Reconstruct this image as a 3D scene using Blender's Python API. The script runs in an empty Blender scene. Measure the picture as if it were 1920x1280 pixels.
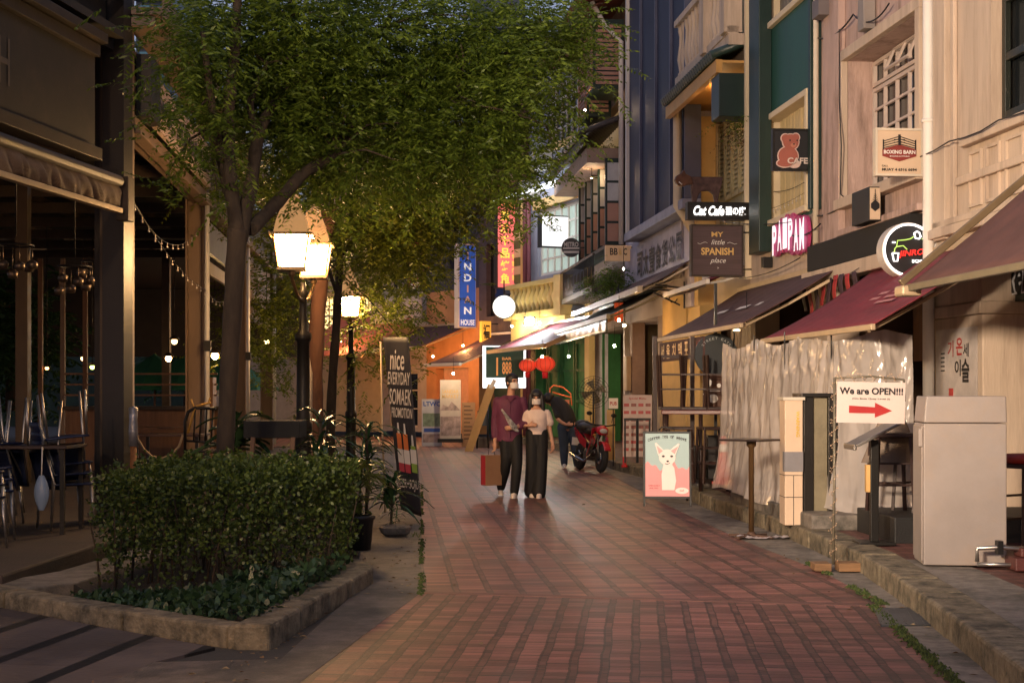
import bpy, bmesh, math, random
from mathutils import Vector, Matrix, noise
import numpy as np
D = bpy.data; S = bpy.context.scene; C = S.collection
PI = math.pi
# ------------------------------------------------------------------ camera, sky, exposure
F, HZ, EYE = 2800.0, 735.0, 1.5           # focal length in photo pixels, horizon row, eye height
cam = D.objects.new('camera', D.cameras.new('camera')); C.objects.link(cam); S.camera = cam
cam.data.sensor_width = 36; cam.data.lens = F / 1920 * 36
cam.data.shift_y = (HZ - 640) / 1920
cam.location = (0, 0, EYE); cam.rotation_euler = (PI / 2, 0, 0)
cam.data.clip_start = .1; cam.data.clip_end = 2000
wd = D.worlds.new('World'); S.world = wd; wd.use_nodes = True
_n = wd.node_tree.nodes; _l = wd.node_tree.links
sky = _n.new('ShaderNodeTexSky'); sky.sky_type = 'NISHITA'; sky.sun_disc = False
sky.sun_elevation = math.radians(1.0); sky.sun_rotation = math.radians(200); sky.altitude = 20
sky.air_density = 1.0; sky.dust_density = 1.5; sky.ozone_density = 3.0
_mx = _n.new('ShaderNodeMix'); _mx.data_type = 'RGBA'; _mx.inputs[0].default_value = .7; _mx.inputs[7].default_value = (.62, .62, .82, 1)   # overcast dusk cloud over the sky
_l.new(sky.outputs[0], _mx.inputs[6]); _l.new(_mx.outputs[2], _n['Background'].inputs[0]); _n['Background'].inputs[1].default_value = 0.10
S.view_settings.view_transform = 'Standard'; S.view_settings.look = 'None'
S.view_settings.gamma = 1; S.view_settings.exposure = 2.5
S.render.engine = 'CYCLES'
S.cycles.use_denoising = True; S.cycles.max_bounces = 6; S.cycles.diffuse_bounces = 3
S.cycles.glossy_bounces = 3; S.cycles.transparent_max_bounces = 8; S.cycles.sample_clamp_indirect = 4
S.cycles.use_light_tree = True

def W(px, py, d): return Vector(((px - 960) / F * d, d, EYE + (HZ - py) / F * d))
def G(px, py, z=0): return W(px, py, F * (EYE - z) / (py - HZ))

# ------------------------------------------------------------------ materials
MATS = {}; EK = .17        # lamp and sign strengths below are given relative to the exposure
def pm(name, col, rough=.65, metal=0., var=.18, scale=3., bump=.15, bscale=60., emit=None, es=0., alpha=1., trans=0.,
       stain=0., stretch=(1, 1, 1), stain_col=(.02, .02, .018), stain_scale=1.3, spec=.5, sheen=0.):
    if name in MATS: return MATS[name]
    m = D.materials.new(name); m.use_nodes = True; MATS[name] = m
    nt = m.node_tree; N = nt.nodes; L = nt.links; b = N['Principled BSDF']
    b.inputs['Roughness'].default_value = rough; b.inputs['Metallic'].default_value = metal
    b.inputs['Specular IOR Level'].default_value = spec
    if alpha < 1: b.inputs['Alpha'].default_value = alpha
    if trans: b.inputs['Transmission Weight'].default_value = trans
    tc = N.new('ShaderNodeTexCoord'); mp = N.new('ShaderNodeMapping'); L.new(tc.outputs['Object'], mp.inputs[0])
    mp.inputs['Scale'].default_value = stretch
    n1 = N.new('ShaderNodeTexNoise'); n1.inputs['Scale'].default_value = scale; n1.inputs['Detail'].default_value = 8
    n1.inputs['Roughness'].default_value = .65
    L.new(mp.outputs[0], n1.inputs['Vector'])
    cr = N.new('ShaderNodeValToRGB'); L.new(n1.outputs[0], cr.inputs[0])
    c = Vector(col[:3])
    cr.color_ramp.elements[0].position = .3; cr.color_ramp.elements[1].position = .7
    cr.color_ramp.elements[0].color = (*(c * (1 - var)), 1); cr.color_ramp.elements[1].color = (*[min(1, x) for x in c * (1 + var * .6)], 1)
    out = cr.outputs[0]
    if stain:
        n2 = N.new('ShaderNodeTexNoise'); n2.inputs['Scale'].default_value = stain_scale; n2.inputs['Detail'].default_value = 6
        n2.inputs['Roughness'].default_value = .7; L.new(mp.outputs[0], n2.inputs['Vector'])
        r2 = N.new('ShaderNodeValToRGB'); L.new(n2.outputs[0], r2.inputs[0])
        r2.color_ramp.elements[0].position = .48; r2.color_ramp.elements[1].position = .68
        r2.color_ramp.elements[1].color = (stain, stain, stain, 1)
        mx = N.new('ShaderNodeMix'); mx.data_type = 'RGBA'; L.new(r2.outputs[0], mx.inputs[0])
        L.new(out, mx.inputs[6]); mx.inputs[7].default_value = (*stain_col, 1); out = mx.outputs[2]
    L.new(out, b.inputs['Base Color'])
    if bump:
        n3 = N.new('ShaderNodeTexNoise'); n3.inputs['Scale'].default_value = bscale; n3.inputs['Detail'].default_value = 4
        L.new(mp.outputs[0], n3.inputs['Vector'])
        bp = N.new('ShaderNodeBump'); bp.inputs['Strength'].default_value = bump; bp.inputs['Distance'].default_value = .01
        L.new(n3.outputs[0], bp.inputs['Height']); L.new(bp.outputs[0], b.inputs['Normal'])
    if emit:
        b.inputs['Emission Color'].default_value = (*emit, 1); b.inputs['Emission Strength'].default_value = es * EK
    return m

def leafmat(name, c0, c1, rough=.5, tl=.35):
    if name in MATS: return MATS[name]
    m = D.materials.new(name); m.use_nodes = True; MATS[name] = m
    N = m.node_tree.nodes; L = m.node_tree.links; b = N['Principled BSDF']
    g = N.new('ShaderNodeNewGeometry'); cr = N.new('ShaderNodeValToRGB')
    L.new(g.outputs['Random Per Island'], cr.inputs[0])
    cr.color_ramp.elements[0].color = (*c0, 1); cr.color_ramp.elements[1].color = (*c1, 1)
    L.new(cr.outputs[0], b.inputs['Base Color']); b.inputs['Roughness'].default_value = rough
    t = N.new('ShaderNodeBsdfTranslucent'); L.new(cr.outputs[0], t.inputs[0])
    mx = N.new('ShaderNodeMixShader'); mx.inputs[0].default_value = tl
    L.new(b.outputs[0], mx.inputs[1]); L.new(t.outputs[0], mx.inputs[2])
    L.new(mx.outputs[0], N['Material Output'].inputs[0])
    return m

def paver(name, ang, bw, sw, cw, cols, joint, rough=.55, wob=.006, sk=.5, big=0):
    """bands of small bricks bw wide between narrow strips sw wide; cross joints every cw"""
    m = D.materials.new(name); m.use_nodes = True; nt = m.node_tree; N = nt.nodes; L = nt.links; b = N['Principled BSDF']
    def M(op, a, bb=None, c=None):
        n = N.new('ShaderNodeMath'); n.operation = op
        for i, v in enumerate((a, bb, c)):
            if v is None: continue
            if isinstance(v, (int, float)): n.inputs[i].default_value = v
            else: L.new(v, n.inputs[i])
        return n.outputs[0]
    tc = N.new('ShaderNodeTexCoord'); mp = N.new('ShaderNodeMapping'); L.new(tc.outputs['Object'], mp.inputs[0])
    mp.inputs['Rotation'].default_value = (0, 0, ang)
    nz = N.new('ShaderNodeTexNoise'); nz.inputs['Scale'].default_value = 2.2; nz.inputs['Detail'].default_value = 2; L.new(mp.outputs[0], nz.inputs['Vector'])
    nz2 = N.new('ShaderNodeTexNoise'); nz2.inputs['Scale'].default_value = 25; L.new(mp.outputs[0], nz2.inputs['Vector'])
    sx = N.new('ShaderNodeSeparateXYZ'); L.new(mp.outputs[0], sx.inputs[0])
    wx = M('MULTIPLY_ADD', M('SUBTRACT', nz.outputs[0], .5), wob * 5, M('MULTIPLY_ADD', M('SUBTRACT', nz2.outputs[0], .5), wob * 2, sx.outputs[0]))
    wy = M('MULTIPLY_ADD', M('SUBTRACT', nz2.outputs[0], .5), wob * 2, sx.outputs[1])
    T = bw + sw
    u = M('DIVIDE', wx, T); ub = M('FLOOR', u); uf = M('MULTIPLY', M('FRACT', u), T)
    strip = M('GREATER_THAN', uf, bw)
    cy = M('ADD', wy, M('MULTIPLY', ub, cw * .37))
    v = M('DIVIDE', cy, cw); vb = M('FLOOR', v); vf = M('MULTIPLY', M('FRACT', v), cw)
    wn = N.new('ShaderNodeTexWhiteNoise'); wn.noise_dimensions = '3D'
    cv = N.new('ShaderNodeCombineXYZ'); L.new(ub, cv.inputs[0]); L.new(vb, cv.inputs[1]); L.new(strip, cv.inputs[2]); L.new(cv.outputs[0], wn.inputs[0])
    cr = N.new('ShaderNodeValToRGB'); L.new(wn.outputs[0], cr.inputs[0])
    e = cr.color_ramp.elements; e[0].color = (*cols[0], 1); e[1].color = (*cols[1], 1); x = e.new(.5); x.color = (*cols[2], 1)
    # joints
    jw = .005
    j1 = M('LESS_THAN', M('ABSOLUTE', M('SUBTRACT', uf, bw)), jw * 1.5)
    j2 = M('LESS_THAN', uf, jw * 1.6)
    j3 = M('MULTIPLY', M('LESS_THAN', vf, jw * 1.9), .6)
    if big:   # every few courses a wider open joint
        v2 = M('DIVIDE', M('ADD', cy, M('MULTIPLY', ub, big * .5)), big); j3 = M('MAXIMUM', j3, M('LESS_THAN', M('MULTIPLY', M('FRACT', v2), big), .016))
    j = M('MAXIMUM', M('MAXIMUM', M('MULTIPLY', j1, .8), M('MULTIPLY', j2, .8)), j3)
    dk = M('MAXIMUM', j, M('MULTIPLY', strip, sk))
    # wear: broad dirty patches
    n4 = N.new('ShaderNodeTexNoise'); n4.inputs['Scale'].default_value = .8; n4.inputs['Detail'].default_value = 8; n4.inputs['Roughness'].default_value = .7; L.new(mp.outputs[0], n4.inputs['Vector'])
    mr = N.new('ShaderNodeMapRange'); L.new(n4.outputs[0], mr.inputs[0]); mr.inputs[1].default_value = .3; mr.inputs[2].default_value = .7; mr.inputs[3].default_value = .4; mr.inputs[4].default_value = 1.25
    mul = N.new('ShaderNodeMix'); mul.data_type = 'RGBA'; mul.blend_type = 'MULTIPLY'; mul.inputs[0].default_value = 1
    L.new(cr.outputs[0], mul.inputs[6]); L.new(mr.outputs[0], mul.inputs[7])
    mx = N.new('ShaderNodeMix'); mx.data_type = 'RGBA'; L.new(dk, mx.inputs[0]); L.new(mul.outputs[2], mx.inputs[6]); mx.inputs[7].default_value = (*joint, 1)
    L.new(mx.outputs[2], b.inputs['Base Color'])
    rr = N.new('ShaderNodeMapRange'); L.new(n4.outputs[0], rr.inputs[0]); rr.inputs[3].default_value = rough - .15; rr.inputs[4].default_value = rough + .2
    L.new(rr.outputs[0], b.inputs['Roughness'])
    hh = M('ADD', M('SUBTRACT', M('MULTIPLY', wn.outputs[0], .25), j), M('MULTIPLY', nz2.outputs[0], .5))
    bp = N.new('ShaderNodeBump'); bp.inputs['Strength'].default_value = .8; bp.inputs['Distance'].default_value = .008
    L.new(hh, bp.inputs['Height']); L.new(bp.outputs[0], b.inputs['Normal'])
    return m

# ------------------------------------------------------------------ objects
def wm(o):
    m = Matrix.Identity(4)
    while o: m = o.matrix_basis @ m; o = o.parent
    return m
def tag(o, label=None, cat=None, group=None, kind=None):
    if label: o['label'] = label
    if cat: o['category'] = cat
    if group: o['group'] = group
    if kind: o['kind'] = kind
    return o
def T(name, label, cat, loc=(0, 0, 0), rz=0, group=None):
    o = D.objects.new(name, None); C.objects.link(o); o.location = loc; o.rotation_euler = (0, 0, rz)
    o.empty_display_size = .1
    return tag(o, label, cat, group)
def copy_tree(o, loc=None, rz=None, label=None, parent=None, scale=None):
    c = o.copy(); C.objects.link(c); c.parent = parent
    if loc is not None: c.location = loc
    if rz is not None: c.rotation_euler = (0, 0, rz)
    if scale is not None: c.scale = scale
    if label: c['label'] = label
    for ch in list(o.children): copy_tree(ch, parent=c)
    return c
_tc = {}
def textmesh(body, bold=0.0, shear=0.0):
    k = (body, bold, shear)
    if k in _tc: return _tc[k]
    cu = D.curves.new('t', 'FONT'); cu.body = body; cu.size = 1; cu.offset = bold; cu.shear = shear; cu.resolution_u = 3
    cu.align_x = 'CENTER'; cu.space_line = .95
    o = D.objects.new('t', cu); C.objects.link(o); bpy.context.view_layer.update()
    me = D.meshes.new_from_object(o.evaluated_get(bpy.context.evaluated_depsgraph_get()))
    vs = [v.co.copy() for v in me.vertices]; fs = [tuple(p.vertices) for p in me.polygons]
    D.objects.remove(o); D.meshes.remove(me); D.curves.remove(cu)
    if not vs: vs = [Vector((0, 0, 0))]
    x0 = min(v.x for v in vs); x1 = max(v.x for v in vs); y0 = min(v.y for v in vs); y1 = max(v.y for v in vs)
    r = ([((v.x - x0) / max(1e-6, x1 - x0) - .5, (v.y - y0) / max(1e-6, y1 - y0) - .5) for v in vs], fs)
    _tc[k] = r; return r
RZ = lambda a: Matrix.Rotation(a, 4, 'Z')
RX = lambda a: Matrix.Rotation(a, 4, 'X')
RY = lambda a: Matrix.Rotation(a, 4, 'Y')
TR = lambda x, y, z: Matrix.Translation((x, y, z))
SPLIT = {'stretcher', 'pillar', 'side_column', 'picture', 'pilaster', 'wooden_block', 'floor_band', 'tower_window', 'rafter', 'button', 'louvre_shutter', 'panel', 'tree_stem', 'string_course', 'cladding_fin', 'plank', 'crate', 'navy_panel'}
class MB:
    def __init__(s, M=None): s.v = []; s.f = []; s.mi = []; s.M = M or Matrix.Identity(4); s.m = 0; s.sm = []; s.smooth = False
    def add(s, vs, fs, M=None):
        n = len(s.v); Q = s.M @ M if M is not None else s.M
        s.v += [Q @ Vector(p) for p in vs]
        for f in fs: s.f.append([i + n for i in f]); s.mi.append(s.m); s.sm.append(s.smooth)
        return s
    def box(s, x0, x1, y0, y1, z0, z1, M=None):
        vs = [(x, y, z) for z in (z0, z1) for y in (y0, y1) for x in (x0, x1)]
        return s.add(vs, [(0, 2, 3, 1), (4, 5, 7, 6), (0, 1, 5, 4), (2, 6, 7, 3), (0, 4, 6, 2), (1, 3, 7, 5)], M)
    def cbox(s, c, d, M=None): return s.box(c[0] - d[0] / 2, c[0] + d[0] / 2, c[1] - d[1] / 2, c[1] + d[1] / 2, c[2] - d[2] / 2, c[2] + d[2] / 2, M)
    def bar(s, a, b, w, h, up=(0, 0, 1)):
        a = Vector(a); b = Vector(b); t = (b - a).normalized(); up = Vector(up)
        x = t.cross(up)
        if x.length < 1e-4: x = t.cross(Vector((1, 0, 0)))
        x.normalize(); y = x.cross(t).normalized()
        vs = [p + x * (i * w / 2) + y * (j * h / 2) for p in (a, b) for i, j in ((-1, -1), (1, -1), (1, 1), (-1, 1))]
        return s.add(vs, [(0, 1, 2, 3), (7, 6, 5, 4), (0, 4, 5, 1), (1, 5, 6, 2), (2, 6, 7, 3), (3, 7, 4, 0)])
    def tube(s, pts, r, n=8, caps=True, ry=None):
        pts = [Vector(p) for p in pts]; k = len(pts)
        rs = r if isinstance(r, (list, tuple)) else [r] * k
        sm = s.smooth; s.smooth = True
        up = Vector((0, 0, 1)); vs = []; X = None
        for i, p in enumerate(pts):
            t = (pts[min(i + 1, k - 1)] - pts[max(i - 1, 0)])
            t = t.normalized() if t.length > 1e-9 else up
            if X is None:
                X = t.cross(up) if abs(t.z) < .95 else t.cross(Vector((0, 1, 0)))
            X = (X - t * X.dot(t)).normalized(); Y = t.cross(X)
            for j in range(n):
                a = 2 * PI * j / n; vs.append(p + X * math.cos(a) * rs[i] + Y * math.sin(a) * rs[i] * (ry or 1))
        fs = [(i * n + j, i * n + (j + 1) % n, (i + 1) * n + (j + 1) % n, (i + 1) * n + j) for i in range(k - 1) for j in range(n)]
        s.add(vs, fs)
        s.smooth = False
        if caps:
            m = len(s.v) - len(vs)
            for f in (list(range(n))[::-1], [(k - 1) * n + j for j in range(n)]):
                s.f.append([m + q for q in f]); s.mi.append(s.m); s.sm.append(False)
        s.smooth = sm; return s
    def lathe(s, prof, n=16, c=(0, 0, 0), M=None, smooth=True):
        vs = [(c[0] + r * math.cos(2 * PI * j / n), c[1] + r * math.sin(2 * PI * j / n), c[2] + z) for r, z in prof for j in range(n)]
        k = len(prof); sm = s.smooth; s.smooth = smooth
        s.add(vs, [(i * n + j, i * n + (j + 1) % n, (i + 1) * n + (j + 1) % n, (i + 1) * n + j) for i in range(k - 1) for j in range(n)] , M)
        s.smooth = False; m = len(s.v) - len(vs)
        for f, r in ((list(range(n))[::-1], prof[0][0]), ([(k - 1) * n + j for j in range(n)], prof[-1][0])):
            if r > 1e-5: s.f.append([m + q for q in f]); s.mi.append(s.m); s.sm.append(False)
        s.smooth = sm; return s
    def ball(s, c, r, n=12, M=None, sq=(1, 1, 1)):
        k = n // 2 + 1
        prof = [(math.sin(PI * i / (k - 1)), -math.cos(PI * i / (k - 1))) for i in range(k)]
        vs = [(c[0] + p * r * sq[0] * math.cos(2 * PI * j / n), c[1] + p * r * sq[1] * math.sin(2 * PI * j / n), c[2] + z * r * sq[2]) for p, z in prof for j in range(n)]
        sm = s.smooth; s.smooth = True
        s.add(vs, [(i * n + j, i * n + (j + 1) % n, (i + 1) * n + (j + 1) % n, (i + 1) * n + j) for i in range(k - 1) for j in range(n)], M)
        s.smooth = sm; return s
    def prism(s, poly, y0, y1, M=None):
        """poly in local x,z; extruded along y"""
        n = len(poly); vs = [(p[0], y0, p[1]) for p in poly] + [(p[0], y1, p[1]) for p in poly]
        return s.add(vs, [tuple(range(n)), tuple(range(2 * n - 1, n - 1, -1))] + [(i, i + n, (i + 1) % n + n, (i + 1) % n) for i in range(n)], M)
    def slab(s, poly, z0, z1, M=None):
        n = len(poly); vs = [(p[0], p[1], z0) for p in poly] + [(p[0], p[1], z1) for p in poly]
        return s.add(vs, [tuple(range(n))[::-1], tuple(range(n, 2 * n))] + [(i, (i + 1) % n, (i + 1) % n + n, i + n) for i in range(n)], M)
    def quad(s, *p, M=None): return s.add(p, [tuple(range(len(p)))], M)
    def disc(s, cx, cz, r, y0, y1, n=28, rx=None, M=None):
        return s.prism([(cx + (rx or r) * math.cos(2 * PI * i / n), cz + r * math.sin(2 * PI * i / n)) for i in range(n)], y0, y1, M)
    def ring(s, cx, cz, r0, r1, y0, y1, n=32, M=None):
        vs = [(cx + r * math.cos(2 * PI * i / n), y, cz + r * math.sin(2 * PI * i / n)) for y in (y0, y1) for r in (r0, r1) for i in range(n)]
        fs = []
        for i in range(n):
            j = (i + 1) % n
            fs += [(i, j, n + j, n + i), (2 * n + i, 3 * n + i, 3 * n + j, 2 * n + j), (i, 2 * n + i, 2 * n + j, j), (n + i, n + j, 3 * n + j, 3 * n + i)]
        return s.add(vs, fs, M)
    def text(s, body, cx, cz, w, h, y=0, bold=.0, shear=0., ext=.004, M=None, rot=0):
        vs, fs = textmesh(body, bold, shear); cr, sr = math.cos(rot), math.sin(rot)
        out = []
        for yy in (y - ext,):
            for a, b in vs:
                a *= w; b *= h
                out.append((cx + a * cr - b * sr, yy, cz + a * sr + b * cr))
        return s.add(out, fs, M)
    def sheet(s, fn, nu, nv, M=None, smooth=True):
        vs = [fn(i / nu, j / nv) for j in range(nv + 1) for i in range(nu + 1)]
        sm = s.smooth; s.smooth = smooth
        s.add(vs, [(j * (nu + 1) + i, j * (nu + 1) + i + 1, (j + 1) * (nu + 1) + i + 1, (j + 1) * (nu + 1) + i) for j in range(nv) for i in range(nu)], M)
        s.smooth = sm; return s
    def build(s, name, mats, parent=None, bevel=0, solid=0, label=None):
        if not isinstance(mats, (list, tuple)): mats = [mats]
        if name in SPLIT and not getattr(s, 'one', 0):      # every loose piece becomes a part of its own
            par = list(range(len(s.v)))
            def find(i):
                while par[i] != i: par[i] = par[par[i]]; i = par[i]
                return i
            for f in s.f:
                for i in f[1:]: par[find(i)] = find(f[0])
            gr = {}
            for k, f in enumerate(s.f): gr.setdefault(find(f[0]), []).append(k)
            if len(gr) > 1:
                for ks in gr.values():
                    q = MB(); q.one = 1; mp = {}
                    for k in ks:
                        for i in s.f[k]:
                            if i not in mp: mp[i] = len(q.v); q.v.append(s.v[i])
                        q.f.append([mp[i] for i in s.f[k]]); q.mi.append(s.mi[k]); q.sm.append(s.sm[k])
                    o = q.build(name, mats, parent, bevel, solid, label)
                return o
        me = D.meshes.new(name)
        inv = wm(parent).inverted() if parent else None
        vv = [inv @ p for p in s.v] if parent else s.v
        me.from_pydata([tuple(p) for p in vv], [], s.f)
        for m in mats: me.materials.append(m)
        me.polygons.foreach_set('material_index', s.mi); me.polygons.foreach_set('use_smooth', s.sm)
        me.update()
        o = D.objects.new(name, me); C.objects.link(o); o.parent = parent
        if solid:
            q = o.modifiers.new('s', 'SOLIDIFY'); q.thickness = solid; q.offset = 0
        if bevel:
            q = o.modifiers.new('b', 'BEVEL'); q.width = bevel; q.segments = 2; q.limit_method = 'ANGLE'
        if label: o['label'] = label
        return o
def struct(mb, name, mats, **k):
    o = mb.build(name, mats, **k); o['kind'] = 'structure'; return o
class Frame:
    """upright plane through plan points a -> b; local x along, y outward (left of a->b), z up"""
    def __init__(s, a, b):
        s.a = Vector((a[0], a[1], 0)); u = Vector((b[0] - a[0], b[1] - a[1], 0)); s.len = u.length; s.u = u.normalized()
        s.o = Vector((-s.u.y, s.u.x, 0))
        s.M = Matrix(((s.u.x, s.o.x, 0, a[0]), (s.u.y, s.o.y, 0, a[1]), (0, 0, 1, 0), (0, 0, 0, 1)))
    def fp(s, px, py, o=0.):
        r = Vector(((px - 960) / F, 1, (HZ - py) / F)); q = s.a + s.o * o
        t = q.dot(s.o) / r.dot(s.o); p = r * t
        return ((p - s.a).dot(s.u), EYE + p.z)
    def S(s, px, o=0.): return s.fp(px, 0, o)[0]
    def Z(s, px, py, o=0.): return s.fp(px, py, o)[1]
    def P(s, x, o, z): return s.M @ Vector((x, o, z))
    def face(s, x, o, z):      # sign standing out from the wall, facing the camera side: local x towards wall, -y to viewer
        p = s.P(x, o, z); X = -s.o; Y = s.u
        return Matrix(((X.x, Y.x, 0, p.x), (X.y, Y.y, 0, p.y), (0, 0, 1, p.z), (0, 0, 0, 1)))
    def flat(s, x, o, z):      # sign lying on the wall, read from the street
        p = s.P(x, o, z); X = -s.u; Y = -s.o
        return Matrix(((X.x, Y.x, 0, p.x), (X.y, Y.y, 0, p.y), (0, 0, 1, p.z), (0, 0, 0, 1)))
# ------------------------------------------------------------------ ground and street surfaces
random.seed(4); rnd = random.random
def R(a, b): return a + (b - a) * random.random()
m_asphalt = pm('asphalt', (.045, .043, .04), .85, var=.3, bump=.5, bscale=120)
m_conc = pm('old_concrete', (.21, .185, .16), .8, var=.5, scale=7, bump=.6, bscale=70, stain=.9, stain_col=(.045, .045, .035), stain_scale=2.2)
m_conc2 = pm('apron_concrete', (.12, .10, .088), .7, var=.5, scale=6, bump=.8, bscale=60, stain=.9, stain_col=(.035, .036, .032), stain_scale=1.2)
m_kerb = pm('mossy_kerb_stone', (.20, .165, .11), .85, var=.6, scale=9, bump=1., bscale=40, stain=.95, stain_col=(.022, .022, .013), stain_scale=5)
MOSS = 1
m_soil = pm('soil', (.03, .022, .015), .95, var=.5, scale=20, bump=1, bscale=60)
brick = dict(bw=.20, sw=.05, cw=.075)
BC = ((.115, .048, .040), (.29, .12, .098), (.20, .080, .066))
m_brick_near = paver('red_clay_pavers_near', math.atan(.085), .130, .040, .095, BC, (.022, .014, .012), big=.44)
m_brick_far = paver('red_clay_pavers_far', -math.atan(.079), .205, .040, .105, BC, (.022, .014, .012), rough=.5, big=.63)
m_brick_walk = paver('red_clay_pavers_walk', -math.atan(.096) + PI / 2, .20, .012, .10, ((.12, .05, .04), (.19, .08, .065), (.15, .06, .05)), (.03, .022, .02))
m_slab = paver('grey_stone_slabs', math.atan(.15), .42, .085, 1.3, ((.085, .07, .068), (.125, .10, .092), (.105, .085, .08)), (.008, .007, .007), rough=.5, wob=.002, sk=1.)
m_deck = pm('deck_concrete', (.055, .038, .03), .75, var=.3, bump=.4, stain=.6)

struct(MB().box(-250, 250, -60, 420, -.3, -.02), 'ground', m_asphalt)
def flat(name, poly, z, mat, th=.02):
    return struct(MB().slab(poly, z - th, z), name, mat)
KINK_L, KINK_R = (-.68, 11.2), (2.62, 10.5)
flat('brick_road', [(-2.3, -3), (1.35, -3), (1.8, 2), (2.29, 7.7), KINK_R, KINK_L, (-1.1, 7.7), (-1.75, 2)], .0, m_brick_near)
flat('brick_road', [KINK_L, KINK_R, (2.60, 12.5), (2.32, 15.3), (2.0, 21), (1.75, 29), (1.2, 38), (.9, 41), (-.3, 45.2), (-1.4, 47.6), (-3.2, 50), (-12, 54),
                    (-12, 40), (-3.3, 42), (-2.3, 36.5), (-1.13, 18.7)], .0, m_brick_far)
# border course at the kink
b = MB().bar((KINK_L[0], KINK_L[1], -.004), (KINK_R[0], KINK_R[1], -.004), .11, .016)
struct(b, 'brick_border', pm('border_brick', (.13, .058, .05), .6, var=.3, scale=12, bump=.4))
flat('concrete_apron', [(-2.3, -3), (-1.75, 2), (-1.1, 7.7), KINK_L, (-1.13, 18.7), (-2.3, 36.5), (-4.2, 36.5), (-2.6, 18.7), (-1.6, 13), (-1.15, 11.8), (-1.3, 8.4), (-2.0, 8.3), (-2.6, 2), (-3.3, -3)], .002, m_conc2)
flat('stone_paving', [(-3.3, -3), (-2.6, 2), (-2.0, 8.3), (-1.75, 8.8), (-2.55, 9.5), (-3.6, 10.45), (-3.9, 10.9), (-9, 10.9), (-9, -3)], -.001, m_slab)
flat('drain_strip', [(1.35, -3), (1.95, -3), (2.5, 7.2), (2.76, 10), (2.93, 12.3), (2.84, 15.4), (2.5, 19.2), (2.35, 25.7), (1.95, 29), (1.5, 37), (1.2, 38), (1.75, 29), (2.0, 21), (2.32, 15.3), (2.60, 12.5), KINK_R, (2.29, 7.7), (1.8, 2)], .003, m_conc)
# raised footway
KL = [(1.9, -3), (2.3, 4), (2.47, 7.2), (2.73, 10), (2.89, 12.3), (2.83, 15.4), (2.55, 19.2), (2.36, 25.7), (1.95, 29), (1.5, 37), (1.1, 40.6), (-.1, 44.8)]
struct(MB().slab([(x + .12, y) for x, y in KL] + [(-.2, 48.5), (2.5, 44), (12, 40), (12, -3)], -.05, .15), 'footway', m_brick_walk)
def stones(pl, w, z, L=.9, name='kerb', side=1, mat=None, th=.3, gap=.008, zs=0):
    mb = MB()
    for a, b_ in zip(pl[:-1], pl[1:]):
        a = Vector((*a, 0)); b_ = Vector((*b_, 0)); d = b_ - a; n = max(1, round(d.length / L)); u = d.normalized(); q = Vector((u.y, -u.x, 0)) * side
        for i in range(n):
            p = a + d * (i / n) + u * gap; r = a + d * ((i + 1) / n) - u * gap; h = z + R(-.006, .006)
            c0 = R(-.006, .006)
            mb.slab([tuple((p + q * c0)[:2]), tuple((r + q * c0)[:2]), tuple((r + q * w)[:2]), tuple((p + q * w)[:2])][::side], -.1 + zs, h)
    return struct(mb, name, mat or m_kerb, bevel=.022)
stones(KL, .30, .165)
# grey slab strip behind the kerb and the low steps in front of the shops
flat('footway_strip', [(3.04, 12), (2.90, 10), (2.68, 7.2), (2.3, 0), (3.0, 0), (3.35, 7.2), (3.5, 10), (3.55, 12)], .158, m_conc, .01)
struct(MB().slab([(2.93, 14.6), (2.72, 18.6), (5.2, 18.9), (5.2, 14.7)], .14, .30), 'shop_step', m_conc, bevel=.02)
struct(MB().slab([(3.42, 13.35), (3.36, 14.55), (5.6, 14.65), (5.6, 13.45)], .14, .38), 'shop_step', pm('black_painted_step', (.012, .012, .013), .6, var=.3, bump=.3), bevel=.01)
struct(MB().slab([(2.62, 21.2), (2.40, 26.5), (3.6, 26.6), (3.9, 21.3)], .14, .30), 'shop_step', m_conc, bevel=.02)
# manhole plate in the drain strip
mh = MB(); mh.slab([(2.36, 9.55), (2.72, 9.58), (2.86, 10.35), (2.50, 10.32)], 0, .012)
for i in range(6): mh.bar((2.42 + i * .06, 9.62, .013), (2.54 + i * .06, 10.28, .013), .012, .006)
tag(mh.build('manhole_cover', pm('cast_metal', (.10, .11, .12), .5, .6, var=.3, bump=.4)), 'grey metal inspection plate set in the concrete strip beside the right kerb', 'manhole cover')
# ------------------------------------------------------------------ planter kerb and soil
PL = [(-4.1, 10.9), (-3.55, 10.42), (-2.49, 9.5), (-1.70, 8.86), (-1.43, 8.79), (-1.09, 11.76), (-1.25, 12.35)]
stones(PL[:4], .2, .115, L=1.3, name='planter_kerb', side=-1)
stones(PL[3:5], .2, .125, L=1, name='planter_kerb', side=-1)
stones(PL[4:6], .22, .13, L=.75, name='planter_kerb', side=-1)
stones(PL[5:], .22, .13, L=.7, name='planter_kerb', side=-1)
struct(MB().slab([(-1.5, 8.95), (-1.2, 11.76), (-1.3, 12.6), (-1.9, 19), (-3.1, 19), (-3.35, 11.2), (-2.45, 9.6), (-1.72, 8.95)], -.02, .09), 'soil', m_soil)
struct(MB().slab([(-3.95, 10.75), (-3.55, 10.55), (-3.2, 11.0), (-3.0, 13.6), (-3.35, 13.7), (-3.55, 11.7)], -.02, .10), 'planter_edging', m_conc, bevel=.01)
struct(MB().slab([(-3.72, 10.9), (-3.62, 13.4), (-3.4, 15), (-4.9, 36), (-22, 36), (-22, 10.9)], -.02, .17), 'pavilion_floor', m_deck, bevel=.02)
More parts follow.
